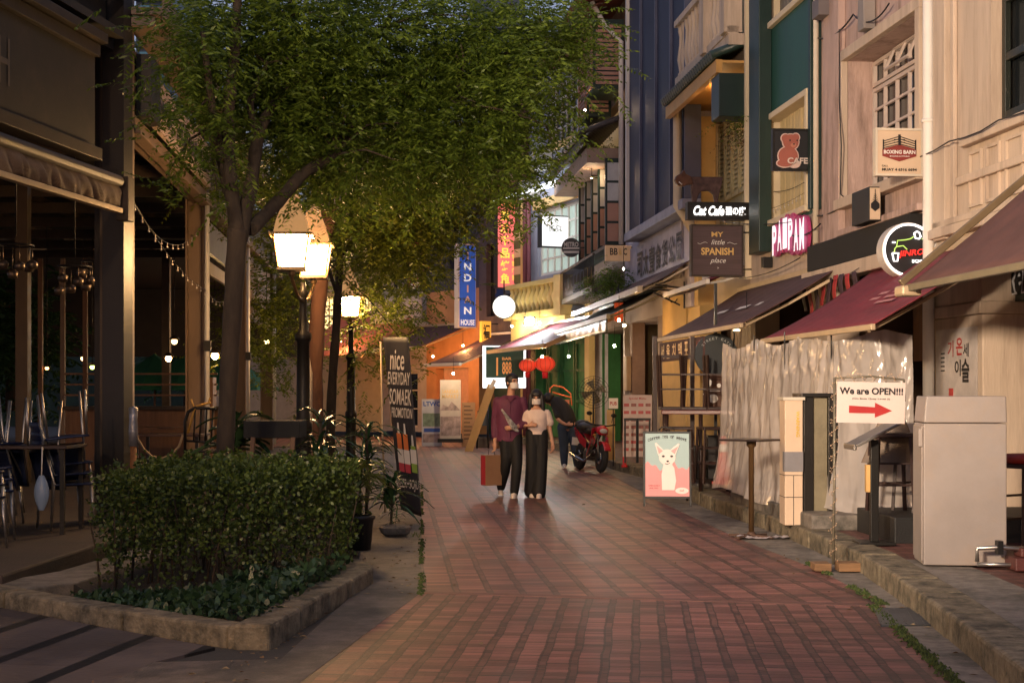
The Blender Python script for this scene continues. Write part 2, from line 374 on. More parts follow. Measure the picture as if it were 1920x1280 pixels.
# fallen leaves and crumbs on the concrete
lv = MB()
for i in range(260):
    t = R(2.5, 24) if i % 2 else R(7, 14)
    x = (-1.95 + t * .08 if t < 11 else -.65 - (t - 11) * .06) - abs(random.gauss(0, .25))
    if i % 5 == 0: t = R(7.5, 14); x = R(2.3, 2.7)
    if i % 11 == 0: x = R(-3, 2)
    a = R(0, 6.3); s_ = R(.012, .03); c, sn = math.cos(a) * s_, math.sin(a) * s_
    z = .012
    lv.quad((x + c, t + sn, z), (x - sn * .5, t + c * .5, z + R(.002, .012)), (x - c, t - sn, z), (x + sn * .5, t - c * .5, z + R(0, .008)))
tag(lv.build('fallen_leaves', leafmat('dead_leaf', (.10, .05, .02), (.22, .17, .10), .7, 0.)), kind='stuff', label='dry fallen leaves scattered along the edge of the brick lane', cat='leaves')

# moss growing in the joint between bricks and the concrete strip, and beside the planter kerb
ms = MB(); random.seed(9)
for i in range(2600):
    k = random.random()
    if i % 3: y = R(7, 13.5); x = (1.8 + (y - 2) * .0860 if y < 10.5 else 2.62 - (y - 10.5) * .01) + random.gauss(0, .022)
    else: y = R(11, 24); x = -.68 - (y - 11.2) * .060 + random.gauss(0, .012)
    if noise.noise(Vector((x * 1.5, y * 1.3, 0))) < -.12: continue
    s_ = R(.006, .02); a = R(0, 6.3); c_, n_ = math.cos(a) * s_, math.sin(a) * s_; h_ = R(.006, .022)
    ms.add([(x + c_, y + n_, .004), (x - n_, y + c_, .004), (x - c_, y - n_, .004), (x, y, h_ + .004)], [(0, 1, 3), (1, 2, 3), (2, 0, 3)])
tag(ms.build('moss', leafmat('moss', (.02, .035, .008), (.07, .10, .02), .9, .1)), 'green moss along the brick and kerb joints', 'moss', kind='stuff')
# ------------------------------------------------------------------ shophouses on the right
def wallh(mb, s0, s1, z0, z1, holes=(), o=0., th=.3):
    xs = sorted({s0, s1, *[h[0] for h in holes], *[h[1] for h in holes]}); zs = sorted({z0, z1, *[h[2] for h in holes], *[h[3] for h in holes]})
    for xa, xb in zip(xs[:-1], xs[1:]):
        for za, zb in zip(zs[:-1], zs[1:]):
            cx, cz = (xa + xb) / 2, (za + zb) / 2
            if any(h[0] < cx < h[1] and h[2] < cz < h[3] for h in holes): continue
            mb.quad((xa, o, za), (xb, o, za), (xb, o, zb), (xa, o, zb))
    for a, b_, c, d in holes:
        q = o - th
        mb.quad((a, o, c), (a, q, c), (a, q, d), (a, o, d)); mb.quad((b_, o, c), (b_, q, c), (b_, q, d), (b_, o, d))
        mb.quad((a, o, c), (b_, o, c), (b_, q, c), (a, q, c)); mb.quad((a, o, d), (b_, o, d), (b_, q, d), (a, q, d))
    # sides, top, underside
    q = o - th
    mb.quad((s0, o, z0), (s0, q, z0), (s0, q, z1), (s0, o, z1)); mb.quad((s1, o, z0), (s1, q, z0), (s1, q, z1), (s1, o, z1))
    mb.quad((s0, o, z1), (s1, o, z1), (s1, q, z1), (s0, q, z1)); mb.quad((s0, o, z0), (s1, o, z0), (s1, q, z0), (s0, q, z0))
def window(fr, par, s0, s1, z0, z1, nx, nz, o, fm, gm, bw=.035, d=.05, name='window', border=None):
    mb = MB(fr.M); w = border or bw * 1.6
    mb.box(s0, s1, o, o + d, z0, z0 + w); mb.box(s0, s1, o, o + d, z1 - w, z1)
    mb.box(s0, s0 + w, o, o + d, z0 + w, z1 - w); mb.box(s1 - w, s1, o, o + d, z0 + w, z1 - w)
    for i in range(1, nx):
        x = s0 + (s1 - s0) * i / nx; mb.box(x - bw / 2, x + bw / 2, o + .004, o + d - .004, z0 + w, z1 - w)
    for i in range(1, nz):
        z = z0 + (z1 - z0) * i / nz; mb.box(s0 + w, s1 - w, o + .008, o + d - .008, z - bw / 2, z + bw / 2)
    f = mb.build(name, fm, par)
    MB(fr.M).box(s0, s1, o - .02, o - .008, z0, z1).build('pane', gm, f)
    return f
def trim(fr, par, s0, s1, z0, z1, w, p, mat, name='window_surround'):
    mb = MB(fr.M)
    mb.box(s0 - w, s1 + w, .002, p, z1, z1 + w); mb.box(s0 - w - .04, s1 + w + .04, .002, p + .05, z0 - w, z0)
    mb.box(s0 - w, s0, .002, p, z0, z1); mb.box(s1, s1 + w, .002, p, z0, z1)
    return mb.build(name, mat, par, bevel=.008)
def base(fr, s, name, label, cat='building', group=None):
    p = fr.P(s, 0, 0); return T(name, label, cat, (p.x, p.y, 0), math.atan2(fr.u.y, fr.u.x), group)
def body(fr, par, s0, s1, z1, mat, o=-.32, deep=9):
    return MB(fr.M).box(s0 + .01, s1 - .01, -deep, o, 3.1, z1).build('house_body', mat, par)
def shopfront(fr, par, s0, s1, mat, floor_z=.16, glow=None, deep=2.6, holes=()):
    mb = MB(fr.M); wallh(mb, s0, s1, floor_z, 3.1, holes, -deep, .3)
    mb.box(s0, s0 + .06, -deep, -.35, floor_z, 3.1); mb.box(s1 - .06, s1, -deep, -.35, floor_z, 3.1)
    return mb.build('shopfront', mat, par)
def louvre(mb, s0, s1, z0, z1, o, n, t=.02):
    fr = .05
    mb.box(s0, s0 + fr, o, o + .045, z0, z1); mb.box(s1 - fr, s1, o, o + .045, z0, z1); mb.box(s0 + fr, s1 - fr, o, o + .045, z0, z0 + fr); mb.box(s0 + fr, s1 - fr, o, o + .045, z1 - fr, z1)
    for i in range(n):
        z = z0 + fr + (z1 - z0 - 2 * fr) * (i + .5) / n; h = (z1 - z0 - 2 * fr) / n * .42
        mb.quad((s0 + fr, o + .035, z - h), (s1 - fr, o + .035, z - h), (s1 - fr, o + .005, z + h), (s0 + fr, o + .005, z + h))
        mb.quad((s0 + fr, o + .030, z - h - t * .4), (s1 - fr, o + .030, z - h - t * .4), (s1 - fr, o + .035, z - h), (s0 + fr, o + .035, z - h))
def pipe(fr, name, label, pts, r, mat, clamps=(), group=None):
    """downpipe standing off a wall, pts in frame coords"""
    p0 = pts[-1]; p = fr.P(*p0); t = T(name, label, 'pipe', tuple(p), 0, group)
    MB(fr.M).tube(pts, r, 12).build('tube', mat, t)
    for s, o, z in clamps:
        mb = MB(fr.M); mb.lathe([(r + .004, -.02), (r + .014, -.02), (r + .014, .02), (r + .004, .02)], 14, (s, o, z)); mb.box(s - .01, s + .01, 0.005, o - r, z - .012, z + .012)
        mb.build('clamp', mat, t)
    return t
FR = Frame((6.1, 0), (2.244, 40))
m_peach = pm('peach_stucco', (.54, .43, .33), .8, var=.14, scale=2.5, bump=.35, bscale=35, stain=.6, stain_col=(.27, .20, .15), stretch=(1.6, 1.6, .18), stain_scale=2.2)
m_pink = pm('pink_old_plaster', (.50, .36, .31), .85, var=.2, scale=2.5, bump=.5, bscale=30, stain=.9, stain_col=(.22, .15, .12), stain_scale=2.6, stretch=(1.4, 1.4, .28))
m_cream = pm('cream_paint', (.66, .55, .38), .7, var=.1, scale=2, bump=.2, stain=.2, stain_col=(.4, .32, .2))
m_yellow = pm('yellow_ochre_wall', (.62, .42, .16), .75, var=.12, scale=2, bump=.25, stain=.25, stain_col=(.4, .25, .1))
m_mauve = pm('mauve_white_paint', (.50, .45, .50), .75, var=.1, bump=.2, stain=.25, stain_col=(.3, .26, .3), stretch=(1, 1, .3))
m_green = pm('dark_green_paint', (.010, .070, .050), .5, var=.22, scale=2, bump=.2, stain=.3, stain_col=(.008, .05, .04), stretch=(1, 1, .3))
m_dgreen = pm('bottle_green_trim', (.007, .026, .021), .45, var=.2, bump=.15)
m_navy = pm('navy_panel', (.014, .015, .045), .5, .0, var=.25, scale=1.5, bump=.05, spec=.2)
m_wood_dk = pm('dark_wood', (.035, .020, .012), .6, var=.4, scale=3, bump=.4, bscale=30, stretch=(6, 6, .6))
m_wood_md = pm('brown_wood', (.16, .075, .035), .55, var=.35, scale=3, bump=.4, bscale=30, stretch=(6, 6, .6))
m_white = pm('white_paint', (.72, .68, .62), .6, var=.08, bump=.15)
m_ivory = pm('ivory_frame', (.62, .55, .44), .6, var=.12, bump=.15)
m_black = pm('black_metal', (.014, .013, .012), .45, .3, var=.3, bump=.15)
m_blackmat = pm('black_fabric', (.012, .011, .010), .85, var=.3, bump=.3)
m_glass_dk = pm('dark_window_glass', (.015, .018, .020), .08, var=.5, scale=1.2, bump=.03, bscale=3, spec=.8)
m_glass_warm = pm('curtained_window', (.30, .22, .11), .5, var=.35, scale=3, bump=.1, stretch=(8, 8, .5), emit=(1, .62, .25), es=.18)
m_tile_roof = pm('clay_roof_tile', (.20, .055, .03), .7, var=.4, scale=9, bump=.6)
m_gtile = pm('green_glazed_tile', (.03, .055, .045), .35, var=.4, scale=8, bump=.3)
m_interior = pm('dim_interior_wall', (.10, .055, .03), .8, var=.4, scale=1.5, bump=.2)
m_steel = pm('brushed_steel', (.42, .40, .37), .32, .9, var=.15, bump=.1, stretch=(1, 1, 12))
m_gold = pm('gold_letter', (.72, .47, .16), .4, .2, var=.1, bump=0)
m_ink = pm('black_ink', (.01, .01, .012), .5, var=.05, bump=0)
m_whiteink = pm('white_ink', (.78, .75, .70), .5, var=.03, bump=0)
m_redink = pm('red_ink', (.42, .03, .03), .5, var=.05, bump=0)

# --- B1: nearest, peach with dark shutters
S1 = FR.S(1741); s0 = 8.0
b1 = base(FR, 12.3, 'shophouse', 'pale peach shophouse at the right edge with dark green shutters and a white downpipe', 'building', 'shophouses on the right side')
wx = FR.S(1858)
mb = MB(FR.M); wallh(mb, s0, S1, 3.1, 9, [(wx - 2.6, wx, 4.12, 6.7)]); mb.build('wall', m_peach, b1)
body(FR, b1, s0, S1, 9, m_peach)
mb = MB(FR.M)
for a, c, p in ((1752, 1762, .05), (1764, 1786, .09), (1789, 1796, .05)): mb.box(FR.S(c), FR.S(a), .002, p, 3.1, 9)
mb.box(s0, FR.S(1800), .002, .06, 3.62, 3.70); mb.box(s0, FR.S(1815), .002, .10, 3.98, 4.07)
mb.box(s0, S1, .003, .13, 3.12, 3.22); mb.box(s0, S1, .003, .09, 3.23, 3.30)
mb.build('moulding', m_peach, b1, bevel=.012)
mb = MB(FR.M)
for a, c in ((1818, 1846), (1850, 1880), (1886, 1925)):
    x1, x0 = FR.S(a) - .03, FR.S(c) + .03; z0, z1 = 3.36, 3.92
    for q in ((x0, x1, z1 - .03, z1), (x0, x1, z0, z0 + .03), (x0, x0 + .03, z0 + .03, z1 - .03), (x1 - .03, x1, z0 + .03, z1 - .03)): mb.box(q[0], q[1], .002, .03, q[2], q[3])
mb.build('panel_moulding', m_peach, b1)
w = MB(FR.M)
for i in range(4):
    a = wx - .02 - i * .64
    for (za, zb) in ((4.14, 5.38), (5.42, 6.68)):
        w.box(a - .62, a - .54, -.16, -.10, za, zb); w.box(a - .08, a, -.16, -.10, za, zb); w.box(a - .54, a - .08, -.16, -.10, za, za + .09); w.box(a - .54, a - .08, -.16, -.10, zb - .09, zb); w.box(a - .54, a - .08, -.155, -.105, (za + zb) / 2 - .04, (za + zb) / 2 + .04)
sh = w.build('shutter', pm('dark_green_shutter', (.012, .016, .012), .4, var=.3, bump=.2), b1, bevel=.006)
MB(FR.M).box(wx - 2.6, wx, -.24, -.2, 4.12, 6.7).build('pane', m_glass_dk, b1)
# ground-floor pillar with the drinks poster
mb = MB(FR.M); px0, px1 = FR.S(1842), FR.S(1752)
mb.box(px0, px1, -.55, -.002, .15, 2.28); mb.box(px0 - .05, px1 + .03, -.58, .05, 2.28, 2.40); mb.box(px0 - .02, px1, -.56, .02, 2.40, 3.1)
mb.box(12.0, 12.5, -.55, -.002, .15, 3.1)
mb.build('pillar', m_peach, b1, bevel=.012)
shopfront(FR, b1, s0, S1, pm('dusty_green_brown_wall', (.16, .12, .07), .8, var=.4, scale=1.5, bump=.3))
po = T('poster', 'tall peeling drinks poster with Korean lettering and a green bottle on the near pillar', 'poster', tuple(FR.P((px0 + px1) / 2, .004, 1.6)))
Mp = FR.flat((px0 + px1) / 2 + .02, .004, 0)
pw = (px1 - px0) * .86
MB(Mp).box(-pw / 2, pw / 2, -.006, 0, 1.0, 2.16).build('sheet', pm('poster_paper', (.50, .45, .42), .5, var=.2, scale=5, bump=.1), po)
t = MB(Mp); t.m = 0
t.text('기', -.13, 1.95, .15, .17, -.006, .01); t.text('온', .10, 1.97, .17, .18, -.006, .02)
t.m = 1; t.text('세', .27, 1.93, .14, .14, -.006, .01); t.text('이', .06, 1.75, .16, .17, -.006, .02); t.text('슬', .26, 1.72, .20, .24, -.006, .03)
for i in range(5): t.box(-.40, -.30, -.009, -.006, 1.90 - i * .045, 1.915 - i * .045)
t.build('lettering', [m_redink, m_ink], po)
t = MB(Mp); x = -.12
t.m = 0; t.prism([(x - .09, .9), (x + .09, .9), (x + .09, 1.28), (x + .045, 1.42), (x - .045, 1.42), (x - .09, 1.28)], -.010, -.006)
t.m = 1; t.prism([(x - .05, 1.42), (x + .05, 1.42), (x + .055, 1.54), (x - .055, 1.54)], -.012, -.006)
t.m = 2; t.box(x - .088, x + .088, -.013, -.011, 1.10, 1.26)
t.build('bottle_picture', [pm('bottle_green', (.10, .28, .05), .3, var=.2), m_redink, pm('label_green', (.35, .5, .15), .5)], po)
pipe(FR, 'downpipe', 'fat cream downpipe running the full height between the peach and the pink shophouse', [(FR.S(1741, .1), .10, 9), (FR.S(1741, .1), .10, .16)], .062, m_white, [(FR.S(1741, .1), .10, z) for z in (1.2, 2.8, 4.4, 6.1)])

# --- B2: pink weathered house with the iron grid window
S2 = FR.S(1531); m_grid = pm('painted_iron', (.58, .48, .42), .55, var=.15)
b2 = base(FR, (S1 + S2) / 2, 'shophouse', 'weathered pink shophouse with a large recessed iron grid window above a black fascia', 'building', 'shophouses on the right side')
h = (FR.S(1733) + .06, FR.S(1590), 3.95, 5.70)
mb = MB(FR.M); wallh(mb, S1, S2, 3.1, 9, [h], 0, .45); mb.build('wall', m_pink, b2)
body(FR, b2, S1, S2, 9, m_pink, o=-.5)
trim(FR, b2, *h, .13, .09, m_peach)
window(FR, b2, h[0] + .02, h[1] - .02, 3.97, 5.34, 6, 5, -.36, m_grid, m_glass_dk, .03)
window(FR, b2, h[0] + .02, h[1] - .02, 5.36, 5.68, 6, 1, -.36, m_grid, m_glass_dk, .03)
w = MB(FR.M @ TR((h[0] + h[1]) / 2 - .4, -.30, 5.66) @ RX(math.radians(24)))     # the open transom light
w.box(0, .8, 0, .03, -.30, -.27); w.box(0, .8, 0, .03, -.03, 0); w.box(0, .03, 0, .03, -.27, -.03); w.box(.77, .8, 0, .03, -.27, -.03); w.box(.385, .415, 0, .03, -.27, -.03)
w.build('open_transom', m_grid, b2)
mb = MB(FR.M); mb.box(FR.S(1586), FR.S(1557), .002, .10, 3.1, 9); mb.box(FR.S(1740), FR.S(1585), .003, .12, 3.48, 3.56); mb.build('pilaster', m_pink, b2, bevel=.01)
mb = MB(FR.M); mb.box(S1 + .12, S2 - .12, .01, .17, 3.12, 3.46); mb.build('fascia', m_blackmat, b2, bevel=.01)
mb = MB(FR.M); mb.box(S1 + .12, S2 - .02, .01, .22, 2.93, 3.10); mb.build('beam', m_peach, b2, bevel=.01)
mb = MB(FR.M); mb.box(S2 - .45, S2 - .02, -.45, -.01, .15, 3.1); mb.build('pillar', m_peach, b2, bevel=.01)
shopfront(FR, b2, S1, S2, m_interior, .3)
mb = MB(FR.M)
for k in range(5):  # plank screen behind the sheet
    mb.box(S1 + .3 + k * .55, S1 + .3 + k * .55 + .5, -1.0, -.95, 1.9, 2.93)
mb.build('plank', m_wood_md, b2)
pipe(FR, 'downpipe', 'thin pale downpipe beside the green house corner', [(S2 - .22, .08, 9), (S2 - .22, .08, 3.5)], .04, m_ivory, [(S2 - .14, .08, z) for z in (4.2, 5.5, 6.6)])
cb = T('cable', 'loose black cables and junction box stapled across the pink wall', 'cable', tuple(FR.P(18.9, .1, 5.9)))
mb = MB(FR.M)
def sag(a, b_, d, n=10): return [tuple(Vector(a).lerp(Vector(b_), i / n) + Vector((0, 0, -d * 4 * (i / n) * (1 - i / n)))) for i in range(n + 1)]
mb.tube(sag((S2 - .1, .05, 6.3), (18.5, .12, 6.15), .12), .012, 5); mb.tube(sag((18.5, .12, 6.15), (17.2, .13, 5.95), .15), .01, 5)
mb.tube(sag((S2, .05, 3.9), (18.9, .13, 3.85), .05), .012, 5); mb.tube(sag((S2 + 1, .1, 3.75), (S2 - .6, .13, 3.72), .08), .010, 5); mb.tube([(19.05, .12, 6.1), (19.05, .12, 5.2), (18.9, .14, 4.6), (19.0, .12, 4.0), (18.6, .12, 3.85)], .008, 5)
mb.build('wire', m_black, cb)
MB(FR.M).box(18.0, 18.22, .01, .16, 5.86, 6.26).build('junction_box', pm('grey_box', (.25, .22, .2), .6), cb, bevel=.01)

# --- B3: green house
S3 = FR.S(1406)
b3 = base(FR, (S2 + S3) / 2, 'shophouse', 'dark green shophouse with cream window surrounds and warm slatted curtains', 'building', 'shophouses on the right side')
w0, w1 = FR.S(1518), FR.S(1438)
mb = MB(FR.M); wallh(mb, S2, S3, 3.95, 9.5, [(w0, w1, 4.0, 5.70), (w0, w1, 6.98, 8.6)], 0, .3)
mb.build('wall', m_green, b3)
body(FR, b3, S2, S3, 9.5, m_green)
mb = MB(FR.M); wallh(mb, S2, S3, 2.95, 3.95); mb.build('lower_wall', m_peach, b3)
for za, zb in ((4.0, 5.70), (6.98, 8.6)):
    mb = MB(FR.M); k = .09
    mb.box(w0, w1, -.2, .05, zb - k, zb); mb.box(w0, w1, -.2, .07, za, za + k); mb.box(w0, w0 + k, -.2, .05, za + k, zb - k); mb.box(w1 - k, w1, -.2, .05, za + k, zb - k)
    mb.build('window_surround', m_cream, b3, bevel=.01)
    cu = MB(FR.M); n = 12
    for i in range(n):
        x = w0 + k + (w1 - w0 - 2 * k) * i / n; cu.box(x + .015, x + (w1 - w0 - 2 * k) / n - .02, -.22, -.17 + R(-.01, .02), za + k, zb - k)
    cu.build('curtain', m_glass_warm if za < 5 else pm('grey_slats', (.2, .18, .16), .7), b3)
    MB(FR.M).box(w0, w1, -.29, -.24, za, zb).build('pane', m_glass_dk, b3)
mb = MB(FR.M)
mb.tube(sag((w0 + .1, -.08, 5.0), (w1 - .1, -.08, 5.35), .03), .006, 4); mb.tube(sag((w0 + .1, -.08, 4.5), (w1 - .1, -.08, 4.55), .06), .006, 4); mb.build('wire', m_black, b3)
mb = MB(FR.M); mb.box(S2 - .12, FR.S(1519, .16), .002, .16, 3.96, 9.5); mb.box(FR.S(1423, .2), FR.S(1404, .2), .002, .20, 3.62, 9.5)
mb.build('pilaster', m_dgreen, b3, bevel=.01)
mb = MB(FR.M); mb.box(S3 - .1, S3 - .02, .002, .10, 3.3, 9.5); mb.build('edge_strip', m_cream, b3)
mb = MB(FR.M); mb.box(S2 + .03, S2 + .3, -.4, -.01, .15, 2.95); mb.box(S3 - .3, S3 - .02, -.4, -.01, .15, 2.95); mb.build('pillar', m_peach, b3)
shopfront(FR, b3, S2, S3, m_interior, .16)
# --- B4: cream / yellow house with the balcony
S4 = FR.S(1288)
b4 = base(FR, (S3 + S4) / 2, 'shophouse', 'cream shophouse with a white balcony above a green tiled canopy, cat cafe sign below', 'building', 'shophouses on the right side')
mb = MB(FR.M); wallh(mb, S3, S4, 3.1, 12, [(S3 + .3, S4 - .75, 3.9, 6.5), (S3 + .2, S4 - .95, 7.5, 10.5)], -.35, .3); mb.build('wall', m_cream, b4)
body(FR, b4, S3, S4, 12, m_cream, o=-.66)
mb = MB(FR.M); mb.box(S4 - .62, S4 - .02, -.34, .06, 3.1, 12); mb.build('pilaster', m_mauve, b4, bevel=.01)
mb = MB(FR.M); mb.box(S4 - .95, S4 - .64, -.34, .0, 3.1, 6.6); mb.build('side_column', m_yellow, b4, bevel=.01)
for (za, zb, nm) in ((3.9, 6.5, 'shutter'), (7.5, 10.5, 'shutter')):
    x0, x1 = S3 + .3, S4 - .75; n = 7
    for i in range(n):
        mb = MB(FR.M); a = x0 + (x1 - x0) * i / n; c = x0 + (x1 - x0) * (i + 1) / n
        mb.m = 0; mb.box(a + .01, c - .01, -.52, -.47, za, zb)
        mb.m = 1; louvre(mb, a + .03, c - .03, za + (zb - za) * .42, zb - .05, -.468, 16)
        mb.box(a + .08, c - .08, -.468, -.445, za + .1, za + (zb - za) * .36)
        mb.build(nm, [pm('sage_shutter', (.30, .28, .16), .6, var=.15), pm('sage_shutter_light', (.36, .33, .19), .6, var=.15)], b4)
mb = MB(FR.M)   # tiled canopy
za, n = 6.86, 26
for i in range(n):
    a = S3 + .02 + (S4 - .62 - S3) * i / n; c = a + (S4 - .62 - S3) / n
    mb.tube([((a + c) / 2, -.36, za + .42), ((a + c) / 2, .62, za + .02)], .075, 8)
mb.slab([(S3 + .02, -.36), (S4 - .6, -.36), (S4 - .6, -.35), (S3 + .02, -.35)], za - .1, za + .45)
mb.quad((S3 + .02, -.36, za + .36), (S4 - .6, -.36, za + .36), (S4 - .6, .58, za - .03), (S3 + .02, .58, za - .03))
mb.build('canopy_tiles', m_gtile, b4)
mb = MB(FR.M); mb.box(S3 + .04, S4 - .62, .44, .54, za - .26, za - .05); mb.box(S3 + .04, S4 - .62, -.33, .44, za - .10, za - .06); mb.build('canopy_beam', pm('orange_yellow_beam', (.60, .33, .09), .6, var=.15), b4)
mb = MB(FR.M); mb.box(S3 + .01, S3 + .55, -.33, .50, 5.9, za - .27); mb.build('green_box', m_dgreen, b4, bevel=.01)
bl = MB(FR.M)   # balcony balustrade
zb = 7.35
bl.box(S3 + .02, S4 - .62, .18, .36, zb - .12, zb); bl.box(S3 + .02, S4 - .62, .15, .38, zb + .95, zb + 1.06)
for i in range(15):
    x = S3 + .15 + i * (S4 - .9 - S3) / 14
    bl.lathe([(.06, 0), (.06, .06), (.035, .1), (.075, .32), (.04, .6), (.035, .75), (.06, .85), (.06, .95)], 10, (x, .27, zb))
bl.box(S3 + .02, S3 + .32, .12, .42, zb - .1, zb + 1.35); bl.box(S3 + 1.5, S3 + 1.8, .12, .42, zb - .1, zb + 1.35)
bl.box(S3 + .02, S4 - .62, -.34, .34, zb - .3, zb - .12)
bl.build('balustrade', m_peach, b4)
mb = MB(FR.M); mb.tube([(S4 - 1.02, .12, 12), (S4 - 1.02, .12, 7.0), (S4 - .80, .35, 6.75), (S4 - .80, .35, 4.95), (S4 - 1.05, .12, 4.5)], .085, 12); mb.build('gutter_pipe', m_cream, b4)
mb = MB(FR.M); mb.box(S4 - 1.1, S4 - .05, -.4, .0, .15, 3.1); mb.build('pillar', m_yellow, b4, bevel=.01)
mb = MB(FR.M)
for i in range(9):
    a = S3 + .15 + i * .24
    mb.box(a, a + .22, -.30, -.26 + R(0, .01), 2.2, 3.05)
mb.build('plank', m_wood_md, b4)
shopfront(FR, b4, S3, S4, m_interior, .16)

# --- B5: navy clad house
S5 = FR.S(1173)
b5 = base(FR, (S4 + S5) / 2, 'shophouse', 'tall shophouse clad in navy blue panels over a pale wall with black Chinese lettering', 'building', 'shophouses on the right side')
mb = MB(FR.M); wallh(mb, S4, S5, 3.1, 12.5); mb.build('wall', m_mauve, b5)
body(FR, b5, S4, S5, 12.5, m_mauve)
e = [FR.S(x, .3) for x in (1284, 1256, 1228, 1200, 1176)]
mb = MB(FR.M)
for a, c in zip(e[:-1], e[1:]):
    mb.box(a + .05, c - .05, .0, .26, 5.05, 12.4)
mb.box(e[0], e[-1], .003, .2, 5.05, 12.4)
mb.build('navy_panel', m_navy, b5, bevel=.01)
mb = MB(FR.M)
for x in e[:-1]: mb.box(x - .03, x + .03, .003, .31, 5.05, 12.4)
mb.build('cladding_fin', pm('blue_grey_fin', (.09, .10, .16), .5, .1, var=.15, spec=.3), b5)
mb = MB(FR.M); mb.box(e[-1] - .05, e[-1] + .06, .003, .33, 5.05, 12.4); mb.build('white_edge', m_white, b5)
mb = MB(FR.M); mb.box(e[0] - .05, e[-1] + .08, .003, .36, 4.86, 5.04); mb.build('cladding_sill', pm('lilac_sill', (.28, .28, .36), .6, var=.2, bump=.3), b5, bevel=.01)
mb = MB(FR.M); mb.box(S4 + .3, S5 - .2, .002, .05, 3.72, 4.80); mb.build('sign_panel', m_mauve, b5)
M5 = FR.flat((FR.S(1287) + FR.S(1200)) / 2, .055, 0); wd5 = FR.S(1200) - FR.S(1287)
t = MB(M5)
for i, ch in enumerate('司太壹食货公厨'): t.text(ch, -wd5 / 2 + wd5 * (i + .5) / 7, 4.32, wd5 / 7 * .86, .56, -.0, .02, ext=.02)
for i, ch in enumerate('重庆火锅'): t.text(ch, -.5 + i * .42 - .4, 3.86, .30, .16, 0, .02, ext=.02)
t.build('lettering', m_ink, b5)
mb = MB(FR.M); mb.box(S4 + .02, S4 + 2.3, -.5, .02, .15, 3.4); mb.build('pillar', m_yellow, b5, bevel=.01)
mb = MB(FR.M); mb.box(S4 + 2.32, S4 + 3.0, -.52, -.02, .15, 3.4); mb.box(S5 - .9, S5 - .55, -.3, .0, .15, 3.3); mb.build('side_column', pm('lilac_brown_column', (.30, .20, .17), .7, var=.2), b5, bevel=.01)
mb = MB(FR.M); mb.box(S4 + 2.5, S4 + 2.9, -.03, .03, .15, 1.9); mb.build('column_panel', m_cream, b5)
shopfront(FR, b5, S4, S5, pm('olive_shop_wall', (.12, .085, .04), .8, var=.3, bump=.2), .16, deep=1.6)
mb = MB(FR.M); mb.box(S4 + 3.9, S4 + 4.6, -1.58, -1.53, .16, 2.2); mb.build('door', m_wood_dk, b5)

# --- B6: brown louvred house before the bend
S6 = FR.S(1103)
b6 = base(FR, (S5 + S6) / 2, 'shophouse', 'narrow brown house with stacked louvred shutters, a scalloped tile hood and red roof', 'building', 'shophouses on the right side')
mb = MB(FR.M); wallh(mb, S5, S6, 3.1, 11.2, [(S5 + .4, S6 - .5, 7.2, 8.6)]); mb.build('wall', pm('brown_plaster', (.22, .15, .11), .8, var=.25, bump=.3, stain=.4), b6)
body(FR, b6, S5, S6, 11.2, m_interior)
MB(FR.M).box(S5 + .4, S6 - .5, -.28, -.24, 7.2, 8.6).build('pane', m_glass_warm, b6)
m_lv = pm('peach_louvre', (.46, .25, .17), .6, var=.15)
L_ = S6 - S5
for i, (za, zb, oo) in enumerate(((8.75, 10.3, .75), (8.45, 10.0, .62))):
    mb = MB(FR.M); a = S5 + .25 + i * 1.9
    mb.m = 1; mb.box(a - .08, a + 1.28, .01, oo, za - .06, za); mb.box(a - .08, a + 1.28, .01, oo, zb, zb + .06); mb.box(a - .08, a, .01, oo, za, zb); mb.box(a + 1.2, a + 1.28, .01, oo, za, zb)
    mb.m = 0; louvre(mb, a, a + 1.2, za, zb, oo, 14); mb.box(a, a + 1.2, oo - .03, oo, za, zb)
    # end face seen from the lane
    for k in range(13): z = za + .06 + k * (zb - za - .1) / 13; mb.box(a - .11, a - .082, .08, oo - .06, z, z + (zb - za) / 13 * .6)
    mb.build('shutter_box', [m_lv, m_dgreen], b6)
mb = MB(FR.M)
for i in range(5):
    a = S5 + .1 + i * L_ * .185; oo = .42
    mb.m = 1; mb.box(a, a + .10, .01, oo + .05, 5.0, 7.05)
    mb.m = 0; mb.box(a + .03, a + .07, .1, oo, 5.1, 5.9)
    for k in range(4): mb.m = 0 if k < 2 else 2; mb.box(a - .012, a - .002, .10, oo, 5.08 + k * .48, 5.08 + k * .48 + .42)
mb.build('folding_shutter', [m_lv, m_dgreen, pm('pale_shutter_panel', (.55, .55, .52), .5)], b6)
mb = MB(FR.M); mb.box(S5 + .05, S6, .01, .5, 4.9, 4.98); mb.build('shutter_shelf', m_dgreen, b6)
mb = MB(FR.M); nn = 22
for i in range(nn):
    x = S5 + .1 + (S6 + .5 - S5) * i / nn
    mb.m = 0; mb.tube([(x, .0, 8.05), (x, 1.1, 7.62)], .085, 6)
    mb.m = 1 if i % 2 else 0; mb.ball((x, 1.14, 7.55), .07, 6)
mb.m = 0; mb.box(S5 + .05, S6 + .5, .98, 1.08, 7.35, 7.5); mb.quad((S5, 0, 7.98), (S6 + .5, 0, 7.98), (S6 + .5, 1.08, 7.56), (S5, 1.08, 7.56))
mb.build('tile_hood', [pm('hood_tile', (.07, .06, .05), .6, var=.4), m_white], b6)
mb = MB(FR.M); mb.box(S5 + .2, S6 + .4, .0, .9, 6.95, 7.3); mb.build('hood_soffit', pm('pale_brown_soffit', (.34, .24, .17), .7), b6)
mb = MB(FR.M); nn = 26
